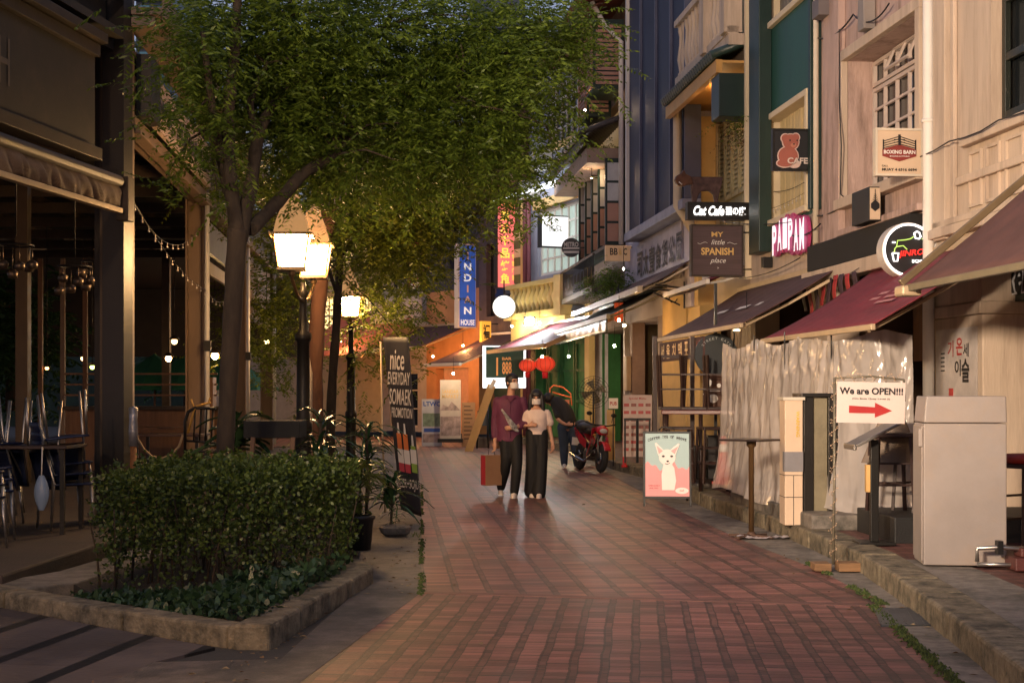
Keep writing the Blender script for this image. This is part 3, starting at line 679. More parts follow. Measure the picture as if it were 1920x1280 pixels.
mb.quad((S5 - .3, 1.2, 10.6), (S6 + .8, 1.2, 10.6), (S6 + .8, -4, 12.8), (S5 - .3, -4, 12.8)); mb.quad((S5 - .3, 1.2, 10.45), (S6 + .8, 1.2, 10.45), (S6 + .8, -.2, 10.9), (S5 - .3, -.2, 10.9))
for i in range(nn): x = S5 - .3 + (S6 + 1.1 - S5) * i / nn; mb.tube([(x, 1.25, 10.62), (x, -4, 12.85)], .09, 6)
mb.m = 1; mb.box(S5 - .3, S6 + .8, 1.12, 1.2, 10.35, 10.58)
mb.build('roof', [m_tile_roof, m_wood_md], b6)
mb = MB(FR.M); mb.tube([(S5 + .05, .9, 10.9), (S5 + .05, .5, 10.2), (S5 + .05, .1, 9.8), (S5 + .05, .1, 5)], .06, 8); mb.build('gutter_pipe', m_white, b6)
mb = MB(FR.M)
for i in range(28):
    x = S5 + .15 + i * .105 * L_ / 3
    mb.tube([(x, .75, 4.05), (x + .02, .75, 4.75)], .012, 4)
    if i % 3 == 0: mb.tube([(x + .1 * math.cos(a / 8 * 2 * PI), .75, 4.4 + .14 * math.sin(a / 8 * 2 * PI)) for a in range(9)], .01, 4, caps=False)
mb.box(S5 + .1, S6, .72, .78, 4.75, 4.80); mb.box(S5 + .1, S6, .0, .8, 3.9, 4.03)
mb.build('balcony_railing', pm('iron_railing', (.10, .08, .06), .5, .5), b6)
mb = MB(FR.M); mb.box(S6 - .35, S6, -.5, 0, .15, 3.3); mb.box(S5 + .0, S5 + .2, -.3, .02, .15, 3.3); mb.build('pillar', pm('white_pillar', (.55, .5, .5), .6), b6)
shopfront(FR, b6, S5, S6, pm('olive_shop_wall2', (.13, .095, .05), .8, var=.3, bump=.2), .16, deep=1.6)
# ------------------------------------------------------------------ houses round the bend
Q = [(2.16, 40.9), (.38, 45.4), (-1.06, 48), (-2.89, 50.5), (-4.59, 52.5), (-6.94, 54), (-11, 55.5)]
F7, F8, F9, F10, F11, F12 = [Frame(a, b_) for a, b_ in zip(Q[:-1], Q[1:])]
m_blue_w = pm('blue_grey_wall', (.34, .36, .46), .8, var=.12, bump=.2, stain=.3, stain_col=(.2, .2, .24))
m_maroonp = pm('maroon_paint', (.20, .05, .06), .6, var=.2)
m_lit = pm('lit_window', (.8, .6, .3), .5, emit=(1, .66, .28), es=2.2, var=.3, scale=3)
m_orange_w = pm('orange_wall', (.50, .24, .10), .7, var=.15, bump=.2)
g = 'houses round the bend'
# B7
L7 = F7.len
b7 = base(F7, L7 / 2, 'shophouse', 'blue-grey house with tall casement windows and a yellow baluster balcony lit from below', 'building', g)
f = lambda x, y, o=0: F7.fp(x, y, o)
wa = (F7.S(1092), F7.S(1062), f(1080, 175)[1], f(1080, 100)[1]); u0, u1 = F7.S(1090), F7.S(1026)
zt, zb_ = f(1058, 150)[1], f(1058, 262)[1]
l0, l1 = F7.S(1086), F7.S(1008); lt, lb = f(1045, 385)[1], f(1045, 512)[1]
mb = MB(F7.M); wallh(mb, 0, L7, 3.1, zt + 1.3, [(u0 + .1, u1, zb_, zt), (l0, l1, lb, lt)]); mb.build('wall', m_blue_w, b7)
body(F7, b7, 0, L7, zt + 1.3, m_blue_w)
window(F7, b7, u0 + .1, u1, zb_, zt, 6, 4, -.15, m_white, m_glass_dk, .05)
window(F7, b7, l0, l1, lb, lt, 6, 4, -.15, m_white, pm('lit_greenish_glass', (.25, .32, .28), .3, emit=(.75, .9, .8), es=.5, var=.5, scale=2), .06)
mb = MB(F7.M); mb.box(u0, u1 + .1, .01, .12, zb_ - .2, zb_ - .02); mb.box(l0 - .1, l1 + .15, .01, .10, lt + .03, lt + .3); mb.build('window_sill', pm('ochre_sill', (.60, .40, .15), .6), b7)
mb = MB(F7.M)
n = 12  # shallow curved glass-fibre canopy; its brightness is put in as emission
y0 = f(1030, 372)[1]
mb.sheet(lambda a, c: (F7.S(1090) + a * (F7.S(985) - F7.S(1090)), .05 + c * 1.1, y0 + .25 * math.cos(c * PI / 2) + .05), 14, 8)
mb.build('canopy', pm('white_canopy_glow', (.75, .76, .78), .5, emit=(.9, .95, 1), es=3.2), b7, solid=.04)
zr = f(1045, 528)[1]
mb = MB(F7.M); mb.box(.3, L7 - .3, .5, .75, zr - .12, zr)
for i in range(12): mb.lathe([(.10, 0), (.06, .1), (.16, .35), (.06, .62), (.10, .75)], 10, (.6 + i * (L7 - 1.2) / 11, .62, zr - .87))
mb.box(.3, L7 - .3, .45, .8, zr - 1.05, zr - .87); mb.box(.3, .75, .42, .8, zr - .87, zr + .05); mb.box(.3, L7 - .3, 0, .5, zr - 1.05, zr - .95)
mb.box(.4, L7 - .4, .3, .6, zr - 1.75, zr - 1.06)
mb.build('balustrade', pm('yellow_baluster', (.75, .58, .22), .6, var=.1), b7)
mb = MB(F7.M)
for x, ww in ((L7 - .12, .22), (0.02, .3)): mb.box(x - ww, x, .01, .18, .15, zt + 1.0)
mb.build('pilaster', m_yellow, b7)
mb = MB(F7.M); mb.tube([(L7 - .42, .14, zt + 1), (L7 - .42, .14, .2)], .09, 8); mb.tube([(L7 - .7, .14, zt - 2), (L7 - .7, .14, .2)], .06, 8); mb.build('red_pipe', m_maroonp, b7)
shopfront(F7, b7, 0, L7, pm('bright_green_wall', (.05, .19, .055), .6, var=.25, stain=.4, stain_col=(.02, .07, .03)), .16, deep=.6)
for i in range(5):
    x = .35 + i * 1.0; mb = MB(F7.M)
    mb.box(x, x + .06, -.58, -.54, .2, 3.0); mb.box(x + .84, x + .90, -.58, -.54, .2, 3.0); mb.box(x + .06, x + .84, -.58, -.54, 2.9, 3.0); mb.box(x + .06, x + .84, -.58, -.54, 1.2, 1.28); mb.box(x + .06, x + .84, -.58, -.54, 2.1, 2.16)
    mb.build('door_frame', pm('green_door_frame', (.03, .12, .04), .5), b7)
# B8
L8 = F8.len
b8 = base(F8, L8 / 2, 'shophouse', 'dark narrow house with a red Chinese banner and striped green panel', 'building', g)
z8 = F8.Z(940, 385)
mb = MB(F8.M); wallh(mb, 0, L8, 3.1, z8 + .6, [(.4, L8 - .5, 3.9, 6.2)]); mb.build('wall', pm('dark_plaster', (.10, .075, .07), .8, var=.3, bump=.3), b8)
body(F8, b8, 0, L8, z8 + .6, m_interior)
MB(F8.M).box(.4, L8 - .5, -.2, -.16, 3.9, 6.2).build('pane', m_glass_dk, b8)
mb = MB(F8.M); mb.slab([(-.3, -5), (L8 + .5, -5), (L8 + .5, .8), (-.3, .8)], z8 + .6, z8 + .72); mb.build('roof', pm('eave', (.36, .22, .13), .7), b8)
mb = MB(F8.M); x = F8.S(985) + .05
for i in range(7):
    mb.m = i % 2 ; z = F8.Z(980, 530 - i * 16); mb.box(x, x + .7, .02, .06, z, z + .27)
mb.build('striped_panel', [pm('green_panel', (.04, .12, .04), .5), pm('cream_panel', (.6, .55, .35), .5)], b8)
shopfront(F8, b8, 0, L8, pm('deep_green_wall', (.012, .045, .035), .5), .16, deep=.5)
# B9
L9 = F9.len
b9 = base(F9, L9 / 2, 'shophouse', 'dark shuttered house with glowing orange lower wall behind the blue sign', 'building', g)
zo = F9.Z(840, 545)
mb = MB(F9.M); wallh(mb, 0, L9, zo, zo + 4.2, [(.5, 1.7, zo + .7, zo + 3.2)]); mb.build('wall', pm('charcoal_wall', (.05, .05, .06), .7, var=.3, bump=.3), b9)
mb = MB(F9.M); wallh(mb, 0, L9, .15, zo, [(.6, L9 - .6, .3, 2.3)]); mb.build('lower_wall', m_orange_w, b9)
body(F9, b9, 0, L9, zo + 4.2, m_interior)
MB(F9.M).box(.2, L9 - .2, -.4, -.34, .2, 2.6).build('shop_window', pm('red_brown_interior', (.3, .08, .04), .6, emit=(1, .35, .1), es=.35, var=.5, scale=2), b9)
MB(F9.M).box(.5, 1.7, -.2, -.16, zo + .7, zo + 3.2).build('pane', m_glass_dk, b9)
mb = MB(F9.M); mb.slab([(-.2, -5), (L9 + .3, -5), (L9 + .3, .9), (-.2, .9)], zo + 4.2, zo + 4.35); mb.build('roof', m_wood_md, b9)
# B10 cream balcony
L10 = F10.len
b10 = base(F10, L10 / 2, 'shophouse', 'cream house with a rounded balcony front at the end of the lane', 'building', g)
zb0, zb1 = F10.Z(770, 605, .6), F10.Z(770, 555, .6)
mb = MB(F10.M); wallh(mb, 0, L10, .15, zb1 + 4.5, [(.5, 1.2, zb1, zb1 + 2.4), (1.5, 2.2, zb1, zb1 + 2.4), (.5, 2.1, .3, 2.2)]); mb.build('wall', pm('grey_cream_wall', (.42, .37, .33), .8, var=.15, bump=.2), b10)
body(F10, b10, 0, L10, zb1 + 4.5, m_interior)
for q_ in ((.5, 1.2, zb1, zb1 + 2.4), (1.5, 2.2, zb1, zb1 + 2.4), (.5, 2.1, .3, 2.2)): window(F10, b10, *q_, 2, 3, -.2, m_ivory, m_glass_dk, .04)
mb = MB(F10.M)
mb.sheet(lambda a, c: (-.1 + a * (L10 + .1), .05 + .85 * min(1, 3.2 * min(a, 1 - a) + .25), zb0 + c * (zb1 - zb0)), 20, 3)
mb.slab([(-.1, 0), (L10, 0), (L10 - .2, .85), (.2, .85)], zb0 - .08, zb0)
mb.build('balcony', pm('balcony_stucco', (.55, .45, .38), .75, var=.12), b10, solid=.08)
# B11, B12 lit cream houses behind the trees
b11 = base(F11, F11.len / 2, 'shophouse', 'yellow house glowing behind the far street lamp and tree trunks', 'building', g)
mb = MB(F11.M); wallh(mb, 0, F11.len, .1, 8.5, [(.4 + i * .9, 1.0 + i * .9, z, z + 1.6) for i in range(3) for z in (3.4, 5.9)]); mb.build('wall', pm('warm_cream_wall', (.60, .46, .25), .75, var=.15), b11)
[window(F11, b11, .4 + i * .9, 1.0 + i * .9, z, z + 1.6, 2, 3, -.2, m_cream, m_lit, .04) for i in range(3) for z in (3.4, 5.9)]
mb = MB(F11.M)
for i in range(6):
    z = 3.3 + i * .9; mb.box(.1, F11.len - .1, .02, .1, z, z + .06)
mb.build('string_course', m_cream, b11)
body(F11, b11, 0, F11.len, 8.5, m_interior)
b12 = base(F12, F12.len / 2, 'shophouse', 'dim cream house at the far left end of the lane behind the pavilion', 'building', g)
mb = MB(F12.M); wallh(mb, 0, F12.len, .1, 7.5, [(.5 + i * 1.1, 1.2 + i * 1.1, z, z + 1.5) for i in range(3) for z in (3.2, 5.4)]); mb.build('wall', pm('dim_cream_wall', (.45, .38, .28), .75), b12)
[window(F12, b12, .5 + i * 1.1, 1.2 + i * 1.1, z, z + 1.5, 2, 3, -.2, m_ivory, m_glass_dk, .04) for i in range(3) for z in (3.2, 5.4)]; body(F12, b12, 0, F12.len, 7.5, m_interior)
# distant towers
def tower(px0, px1, py0, d, dep, label, wallm, glassm, fl=3.4, bay=3., name='tower_block', z0=0):
    a, c = W(px0, py0, d), W(px1, py0, d); w = c.x - a.x; h_ = a.z
    t = T(name, label, 'tower', (a.x + w / 2, d, 0))
    mb = MB(TR(a.x, d, 0)); mb.box(0, w, 0, dep, z0, h_); mb.build('wall', wallm, t)
    nx = max(2, int(w / bay)); nz = int(h_ / fl); p = MB(TR(a.x, d, 0)); r = MB(TR(a.x, d, 0))
    for k in range(nz):
        r.box(-.3, w + .3, -.5, -.02, k * fl + fl * .9, k * fl + fl)
        for i in range(nx):
            p.box(i * w / nx + .3, (i + 1) * w / nx - .3, -.12, -.03, k * fl + fl * .25, k * fl + fl * .8)
    p.build('tower_window', glassm, t); r.build('floor_band', wallm, t)
    return t
m_tw = pm('tower_concrete', (.20, .22, .27), .8, var=.15)
tower(255, 322, -60, 110, 20, 'glass office tower above the pavilion roof at top left', pm('tower_dark', (.08, .13, .17), .4), pm('tower_glass', (.05, .12, .16), .1, emit=(.25, .6, .7), es=.12, var=.6, scale=.3))
tower(880, 985, -30, 85, 15, 'pale grey tower rising behind the far houses', m_tw, pm('tower_glass2', (.12, .15, .2), .2), 3.2, 2.2)
tower(985, 1080, 60, 72, 12, 'cream apartment block between the tree and the louvred house', pm('tower_cream', (.42, .38, .34), .8), m_glass_dk, 3.0, 2.0)
tower(700, 880, 250, 95, 12, 'low dark office block behind the far roofs', pm('tower_grey', (.15, .16, .2), .7), m_glass_dk)
vs = T('sign', 'tall vertical dark sign with pale letters high on the grey tower behind the tree', 'sign', tuple(W(950, 270, 75)))
Ms = Matrix.Translation(W(947, 270, 75)); vs.location = Ms.to_translation()
MB(Ms).box(-.7, .7, 0, .4, -2.9, 2.9).build('board', pm('slate_board', (.13, .14, .19), .5), vs)
t = MB(Ms)
for i, ch in enumerate('RIVER'): t.text(ch, 0, 2.2 - i * 1.1, .8, .8, -.01, .02)
t.build('lettering', m_ink, vs)

# added warm and white bulbs standing in for unseen shop lights
def added_bulb(p, es, col, label, r=.028):
    t = T('added_lamp', label, 'lamp', tuple(p), 0, 'added bulbs lighting the shop fronts'); M_ = Matrix.Translation(p)
    k = 'added_bulb_%.1f_%.1f' % (col[1], es)
    MB(M_).ball((0, 0, 0), r, 10).build('bulb', pm(k, (1, .8, .5), .4, emit=col, es=es * 4.2, bump=0), t)
    MB(M_).lathe([(r * .5, r * .8), (r * .7, r * 1.6), (.01, r * 1.7)], 10).build('socket', m_black, t); MB(M_).tube([(0, 0, r * 1.6), (0, 0, .45)], .006, 4).build('cord', m_black, t)
OR = (1, .42, .14)
added_bulb(W(812, 668, 47.6), 900, OR, 'added orange bulb under the brown awning at the end of the lane')
added_bulb(W(730, 672, 48.5), 900, OR, 'added orange bulb under the wide salmon awning')
added_bulb(W(868, 648, 46.2), 700, OR, 'added orange bulb between the blue sign and the small maroon awning')
added_bulb(W(1066, 668, 38.6), 700, (1, .86, .6), 'added white bulb over the green wall beside the paper lanterns')
added_bulb(W(640, 640, 50), 700, (1, .6, .25), 'added warm bulb behind the far lamp post')
for k_, lab_ in ((.28, 'far'), (.5, 'middle'), (.72, 'near')): added_bulb(F7.P(F7.len * k_, .95, zr - 1.25), 260, (1, .86, .5), 'added bright bulb hung in front of the yellow balusters, %s one' % lab_, .03)
added_bulb(W(850, 700, 40.3), 420, (1, .72, .42), 'added warm bulb in front of the roll-up banner')
added_bulb(W(1152, 648, 33.0), 200, (1, .6, .25), 'added warm bulb in the olive shop entrance')
added_bulb(W(1222, 600, 27.4) + Vector((-.6, 0, 0)), 420, (1, .58, .2), 'added warm bulb under the iron bracket by the yellow pillar')
added_bulb(FR.P(S3 + 1.7, .15, 6.55), 260, (1, .55, .2), 'added amber bulb tucked under the green tiled canopy', .02)
added_bulb(FR.P(FR.S(1400, .8), .8, 2.45), 160, (1, .6, .25), 'added dim amber bulb under the dark brown awning', .015)
added_bulb(Vector((.72, 35.7, 2.35)), 800, (1, .72, .42), 'added warm bulb at the near corner of the faded maroon awning')
added_bulb(FR.P(30.5, .9, 2.85), 260, (1, .62, .3), 'added warm bulb under the tiled lean-to awning')
added_bulb(FR.P(30.3, .95, 3.98), 170, (1, .78, .55), 'added small lamp washing the Chinese lettering on the pale wall', .02)
added_bulb(FR.P(36.6, .65, 6.72), 260, (1, .66, .36), 'added small lamp tucked under the scalloped tile hood', .02)
added_bulb(FR.P(36.0, .9, 8.25), 200, (1, .66, .36), 'added small lamp below the louvred shutter boxes', .02)
# ------------------------------------------------------------------ awnings
m_maroon = pm('maroon_canvas', (.20, .022, .035), .75, var=.25, scale=1.6, bump=.35, bscale=18, stain=.35, stain_col=(.10, .012, .018), stretch=(3, .4, 1))
m_brownc = pm('brown_canvas', (.085, .038, .034), .75, var=.3, scale=1.6, bump=.35, bscale=18, stain=.4, stain_col=(.04, .02, .018), stretch=(3, .4, 1))
m_beigebar = pm('beige_aluminium', (.50, .38, .24), .5, .2, var=.15, bump=.1)
m_greybar = pm('grey_olive_bar', (.16, .14, .10), .5, .3, var=.2, bump=.1)
def awning(fr, label, s0, s1, zw, ow, zf, of, mat, bar=None, val=0., valm=None, arms=2, barr=.035, slope_arm=True, name='awning', group=None, nseg=24, text=None):
    c = fr.P((s0 + s1) / 2, ow, zw); t = T(name, label, 'awning', tuple(c), 0, group); bar = bar or m_beigebar
    ph = R(0, 9)
    mb = MB(fr.M)
    def fn(a, c_): 
        s = s0 + (s1 - s0) * a; o = ow + (of - ow) * c_; z = zw + (zf - zw) * c_
        z -= .035 * math.sin(c_ * PI) * (1 + .5 * math.sin(a * 9 + ph)) + .006 * math.sin(a * 60 + ph) * math.sin(c_ * PI)
        return (s, o, z)
    mb.sheet(fn, nseg * 3, 10); mb.build('fabric', mat, t, solid=.008)
    mb = MB(fr.M); mb.bar((s0 - .02, of, zf - .02), (s1 + .02, of, zf - .02), barr * 1.6, barr * 2); mb.build('front_bar', bar, t, bevel=.006)
    mb = MB(fr.M); mb.bar((s0, ow - .02, zw + .02), (s1, ow - .02, zw + .02), .09, .09); mb.build('wall_case', bar, t, bevel=.01)
    for i in range(arms):
        s = s0 + .12 + (s1 - s0 - .24) * (i / (arms - 1) if arms > 1 else .5)
        m = ((ow + of) / 2, (zw + zf) / 2 - .12)
        mb = MB(fr.M); mb.bar((s, ow, zw - .12), (s + (.12 if i == 0 else -.12), m[0], m[1]), .05, .04); mb.bar((s + (.12 if i == 0 else -.12), m[0], m[1]), (s, of, zf - .05), .045, .035)
        mb.build('arm', bar, t, bevel=.005)
    if val:
        mb = MB(fr.M); n = 40
        mb.sheet(lambda a, c_: (s0 + (s1 - s0) * a, of + .02 + .012 * math.sin(a * 55 + ph) * c_, zf - .04 - val * c_), n * 2, 4)
        mb.build('valance', valm or mat, t, solid=.006)
    return t
X = lambda fr, px, o: fr.S(px, o)
a2 = awning(FR, 'long maroon awning over the plastic sheet with pale lettering', X(FR, 1636, 1.45), X(FR, 1430, 1.45), 2.98, .05, 2.12, 1.45, m_maroon, barr=.028)
mb = MB(FR.M); sA, sB = X(FR, 1636, 1.45), X(FR, 1430, 1.45)
def on_aw(s, c_): return (s, .05 + 1.4 * c_, 2.98 - .86 * c_ + .012 - .035 * math.sin(c_ * PI))
for k, (a, b_) in enumerate(((.10, .20), (.22, .36), (.40, .47), (.50, .62))):
    for j in range(3 if k % 2 else 2):
        c0 = .48 + j * .07; q0, q1 = sA + (sB - sA) * a, sA + (sB - sA) * b_
        mb.quad(on_aw(q0, c0), on_aw(q1, c0), on_aw(q1, c0 + .035), on_aw(q0, c0 + .035))
mb.build('lettering_stripes', pm('faded_pink_print', (.50, .22, .22), .7), a2)
a1 = awning(FR, 'brown-grey awning nearest the camera at the right edge, seen end on', 9.6, 13.1, 3.55, .05, 2.42, 1.42, pm('taupe_canvas', (.105, .045, .038), .8, var=.25, bump=.3), bar=m_greybar, arms=2, barr=.03)
mb = MB(FR.M); mb.bar((13.14, .05, 3.62), (13.14, 1.48, 2.44), .05, .065); mb.build('side_arm', pm('worn_brass_tube', (.22, .16, .09), .4, .5, var=.3), a1, bevel=.01)
mb = MB(FR.M); mb.prism([(13.05, 2.33), (13.25, 2.33), (13.25, 2.42), (13.05, 2.42)], 1.32, 1.5); mb.build('end_bracket', m_beigebar, a1, bevel=.02)
a3 = awning(FR, 'dark brown awning with a white printed line and a valance of Korean lettering', X(FR, 1390, 1.4), X(FR, 1233, 1.4), 3.14, .05, 2.36, 1.4, m_brownc, barr=.03, val=.0)
mb = MB(FR.M); sA, sB = X(FR, 1390, 1.4), X(FR, 1233, 1.4)
def on_a3(s, c_): return (s, .05 + 1.35 * c_, 3.14 - .78 * c_ + .014 - .035 * math.sin(c_ * PI))
for a, b_ in ((.18, .30), (.38, .5), (.62, .76), (.84, .9)):
    q0, q1 = sA + (sB - sA) * a, sA + (sB - sA) * b_; mb.quad(on_a3(q0, .5), on_a3(q1, .5), on_a3(q1, .56), on_a3(q0, .56))
mb.build('lettering_stripes', m_whiteink, a3)
Mv = FR.face(X(FR, 1233, 1.4) - .1, 1.4, 0)
# valance board facing the lane at the awning's far end
sv = T('sign', 'brown canvas sign board with cream Korean lettering hung under the brown awning', 'sign', tuple(FR.P(23.2, 1.42, 2.1)))
s_a, s_b = X(FR, 1318, 1.43), X(FR, 1237, 1.43)
MB(FR.M).box(s_a, s_b, 1.40, 1.43, 1.98, 2.28).build('board', m_brownc, sv)
t = MB(FR.flat((s_a + s_b) / 2, 1.435, 0))
for i, ch in enumerate('서울치맥포차'): t.text(ch, -(s_b - s_a) / 2 + (s_b - s_a) * (i + .6) / 7, 2.13, .26, .22, 0, .02)
t.build('lettering', m_gold, sv)
t = MB(FR.flat((s_a + s_b) / 2, 1.435, 0)); t.text('소주', (s_b - s_a) / 2 - .25, 2.14, .34, .18, 0, .02); t.build('lettering', m_redink, sv)
awning(FR, 'small maroon awning with a white front rail above the plank screen', X(FR, 1350, .5), X(FR, 1268, .5), 3.55, .0, 3.28, .7, m_maroon, bar=m_white, barr=.04)
awning(FR, 'grey tiled lean-to awning below the navy house', X(FR, 1200, 1.0), X(FR, 1075, 1.0), 4.0, .02, 3.45, 1.0, m_brownc, bar=pm('pale_rail', (.45, .42, .4), .4, .4), barr=.06)
awning(FR, 'black-green corrugated awning edge above the red lantern box', X(FR, 1150, 1.3), X(FR, 1050, 1.3), 3.55, .3, 3.0, 1.4, pm('grey_green_sheet', (.09, .10, .085), .5, var=.3, bump=.3), bar=m_greybar, barr=.05, val=.28, valm=m_gtile)
FA = Frame((.78, 35.4), (-.66, 41))
awning(FA, 'faded maroon awning with an orange rail below the flood light', 0, FA.len, 3.38, -1.75, 2.62, 0, m_maroon, bar=pm('orange_rail', (.62, .34, .14), .5), barr=.05, nseg=16)
ob = MB(FA.M); ob.bar((-.05, -1.75, 3.36), (-.05, 0, 2.60), .10, .10)
tag(ob.build('awning_rail', pm('orange_rail', (.62, .34, .14), .5)), 'thick orange end rail of the faded maroon awning above the paper lanterns', 'rail')
awning(F8, 'small dark maroon awning with a white edge beside the deep green wall', -.2, 2.2, 3.3, .1, 2.35, 2.3, m_brownc, bar=m_white, barr=.05)
awning(F9, 'brown awning with a pale rail left of the white menu banner', .2, 3.3, 3.7, .1, 2.9, 2.2, m_brownc, bar=m_beigebar, barr=.06)
awning(F10, 'wide salmon awning with an orange glow put into its fabric behind the far lamp post', .1, 4.6, 4.3, .2, 2.7, 2.6, pm('salmon_canvas_glow', (.48, .12, .07), .8, var=.2, bump=.3, emit=(1, .2, .08), es=.05), bar=pm('orange_rail', (.62, .34, .14), .5), barr=.05)  # orange light on the fabric is put in as faint emission

# ------------------------------------------------------------------ signs standing out from the walls
def signbox(fr, px0, px1, py0, py1, s, name, label, boardm, frm=None, d=.06, fw=.025, bracket=True, cat='sign'):
    """board facing the viewer at depth of wall coordinate s, spanning the given photo box; returns thing, matrix, w, h"""
    p = fr.P(s, 0, 0); dpt = p.y; a = W(px0, py1, dpt); c = W(px1, py0, dpt); w = c.x - a.x; h_ = c.z - a.z
    X_ = -fr.o; Y_ = fr.u; ctr = Vector(((a.x + c.x) / 2, dpt, (a.z + c.z) / 2))
    M = Matrix(((X_.x, Y_.x, 0, ctr.x), (X_.y, Y_.y, 0, ctr.y), (0, 0, 1, ctr.z), (0, 0, 0, 1)))
    t = T(name, label, cat, tuple(ctr))
    if boardm:
        mb = MB(M); mb.box(-w / 2, w / 2, 0, d, -h_ / 2, h_ / 2); mb.build('board', boardm, t, bevel=.004)
    if frm:
        mb = MB(M); mb.box(-w / 2 - fw, w / 2 + fw, -.012, d + .012, h_ / 2, h_ / 2 + fw); mb.box(-w / 2 - fw, w / 2 + fw, -.012, d + .012, -h_ / 2 - fw, -h_ / 2)
        mb.box(-w / 2 - fw, -w / 2, -.012, d + .012, -h_ / 2, h_ / 2); mb.box(w / 2, w / 2 + fw, -.012, d + .012, -h_ / 2, h_ / 2); mb.build('frame', frm, t)
    if bracket:
        q = fr.P(s, 0.0, 0); gap = (Vector((ctr.x, ctr.y, 0)) - q).dot(fr.o) - w / 2
        mb = MB(M)
        for z in (h_ * .38, -h_ * .38): mb.box(w / 2 + .002, w / 2 + max(.05, gap) + .02, d * .3, d * .3 + .025, z - .012, z + .012)
        mb.build('bracket', m_black, t)
    return t, M, w, h_
m_lightbox = pm('lit_acrylic', (.8, .8, .8), .4, emit=(1, 1, 1), es=1.0, var=.02, bump=0)
# bear cafe sign
t, M, w, h_ = signbox(FR, 1451, 1519, 245, 317, FR.S(1536), 'sign', 'black square sign with a seated brown teddy bear and the word CAFE', m_ink, m_black)
g = MB(M); k = w / 2
def blob(mb, cx, cz, rx, rz, y, n=18): mb.disc(cx, cz, rz, y, y + .004, n, rx=rx)
g.m = 1
for cx, cz, rx, rz in ((-.30, .62, .22, .22), (.28, .68, .20, .2), (0, .42, .44, .42), (-.15, -.35, .55, .5), (-.35, -.75, .42, .2), (.2, -.78, .3, .18)): blob(g, cx * k - .02, cz * k, (rx + .06) * k, (rz + .06) * k, -.008)
g.m = 0
for i, (cx, cz, rx, rz) in enumerate(((-.30, .62, .22, .22), (.28, .68, .20, .2), (0, .42, .44, .42), (-.15, -.35, .55, .5), (-.35, -.75, .42, .2))): blob(g, cx * k - .02, cz * k, rx * k, rz * k, -.014 - .001 * i)
g.m = 2; blob(g, .06 * k, .24 * k, .16 * k, .12 * k, -.022)
g.m = 3; blob(g, .08 * k, .30 * k, .05 * k, .04 * k, -.027); blob(g, -.14 * k, .5 * k, .04 * k, .05 * k, -.027); blob(g, .26 * k, .5 * k, .04 * k, .05 * k, -.027)
g.build('bear_picture', [pm('bear_brown', (.33, .10, .07), .5), pm('bear_outline', (.62, .45, .40), .5), pm('bear_muzzle', (.45, .18, .12), .5), m_ink], t)
g = MB(M); g.text('CAFE', .28 * k, -.62 * k, 1.15 * k, .34 * k, -.03, .03); g.build('lettering', pm('sign_cream', (.60, .50, .44), .5), t)
# boxing sign
t, M, w, h_ = signbox(FR, 1644, 1728, 245, 326, FR.S(1744), 'sign', 'cream sign with a boxing ring emblem, ROXING BARN hexagon and phone number', pm('cream_sign_board', (.62, .47, .33), .5, var=.06), m_ivory)
t['label'] = 'cream square sign with a boxing ring over a dark red hexagon and a phone number'
k = w / 2; g = MB(M)
g.m = 0; g.prism([(-.78 * k, .12 * k), (0, .34 * k), (.78 * k, .12 * k), (.78 * k, -.18 * k), (0, -.42 * k), (-.78 * k, -.18 * k)], -.008, -.003)
g.m = 1
for s_ in (-1, 1):
    for i in range(4): g.bar((0, -.006, (.70 - i * .11) * k), (s_ * .72 * k, -.006, (.48 - i * .10) * k), .008, .01, up=(0, 1, 0))
    g.box(s_ * .74 * k - .006, s_ * .74 * k + .006, -.012, -.003, .1 * k, .55 * k)
g.box(-.012, .012, -.014, -.003, .3 * k, .78 * k)
g.box(-.06, .06, -.013, -.003, .42 * k, .45 * k); g.box(-.06, .06, -.013, -.003, .54 * k, .57 * k)
g.build('emblem', [pm('dark_red_emblem', (.22, .03, .025), .5), m_ink], t)
g = MB(M); g.m = 0; g.text('BOXING BARN', 0, 0, 1.45 * k, .17 * k, -.01, .03); g.text('BOXING & FITNESS', 0, -.19 * k, .9 * k, .05 * k, -.01, .02)
g.m = 1; g.text('CALL', -.66 * k, -.62 * k, .3 * k, .08 * k, -.002, .03); g.text('MUAY 4 6316 6694', .0, -.78 * k, 1.6 * k, .13 * k, -.002, .04)
g.build('lettering', [m_whiteink, m_ink], t)
# small hanging box sign
t, M, w, h_ = signbox(FR, 1629, 1652, 350, 414, FR.S(1672), 'sign', 'narrow box sign with the small boxing emblem below the iron grid window', m_black, None, d=.62, bracket=False)
g = MB(M); g.box(-w / 2 + .01, w / 2 - .01, -.008, 0, -h_ / 2 + .015, h_ / 2 - .015); g.build('face', pm('cream_sign_board', (.6, .5, .4), .5), t)
g = MB(M); g.prism([(-w * .36, .0), (0, .05), (w * .36, .0), (w * .36, -.05), (0, -.09), (-w * .36, -.05)], -.013, -.009)
for i in range(4): g.prism([(-w * .33 + i * .01, .03 + i * .022), (0, .06 + i * .022), (w * .33 - i * .01, .03 + i * .022), (0, .05 + i * .022)], -.013, -.009)
g.box(-.004, .004, -.014, -.009, .05, .17); g.build('emblem', m_ink, t)
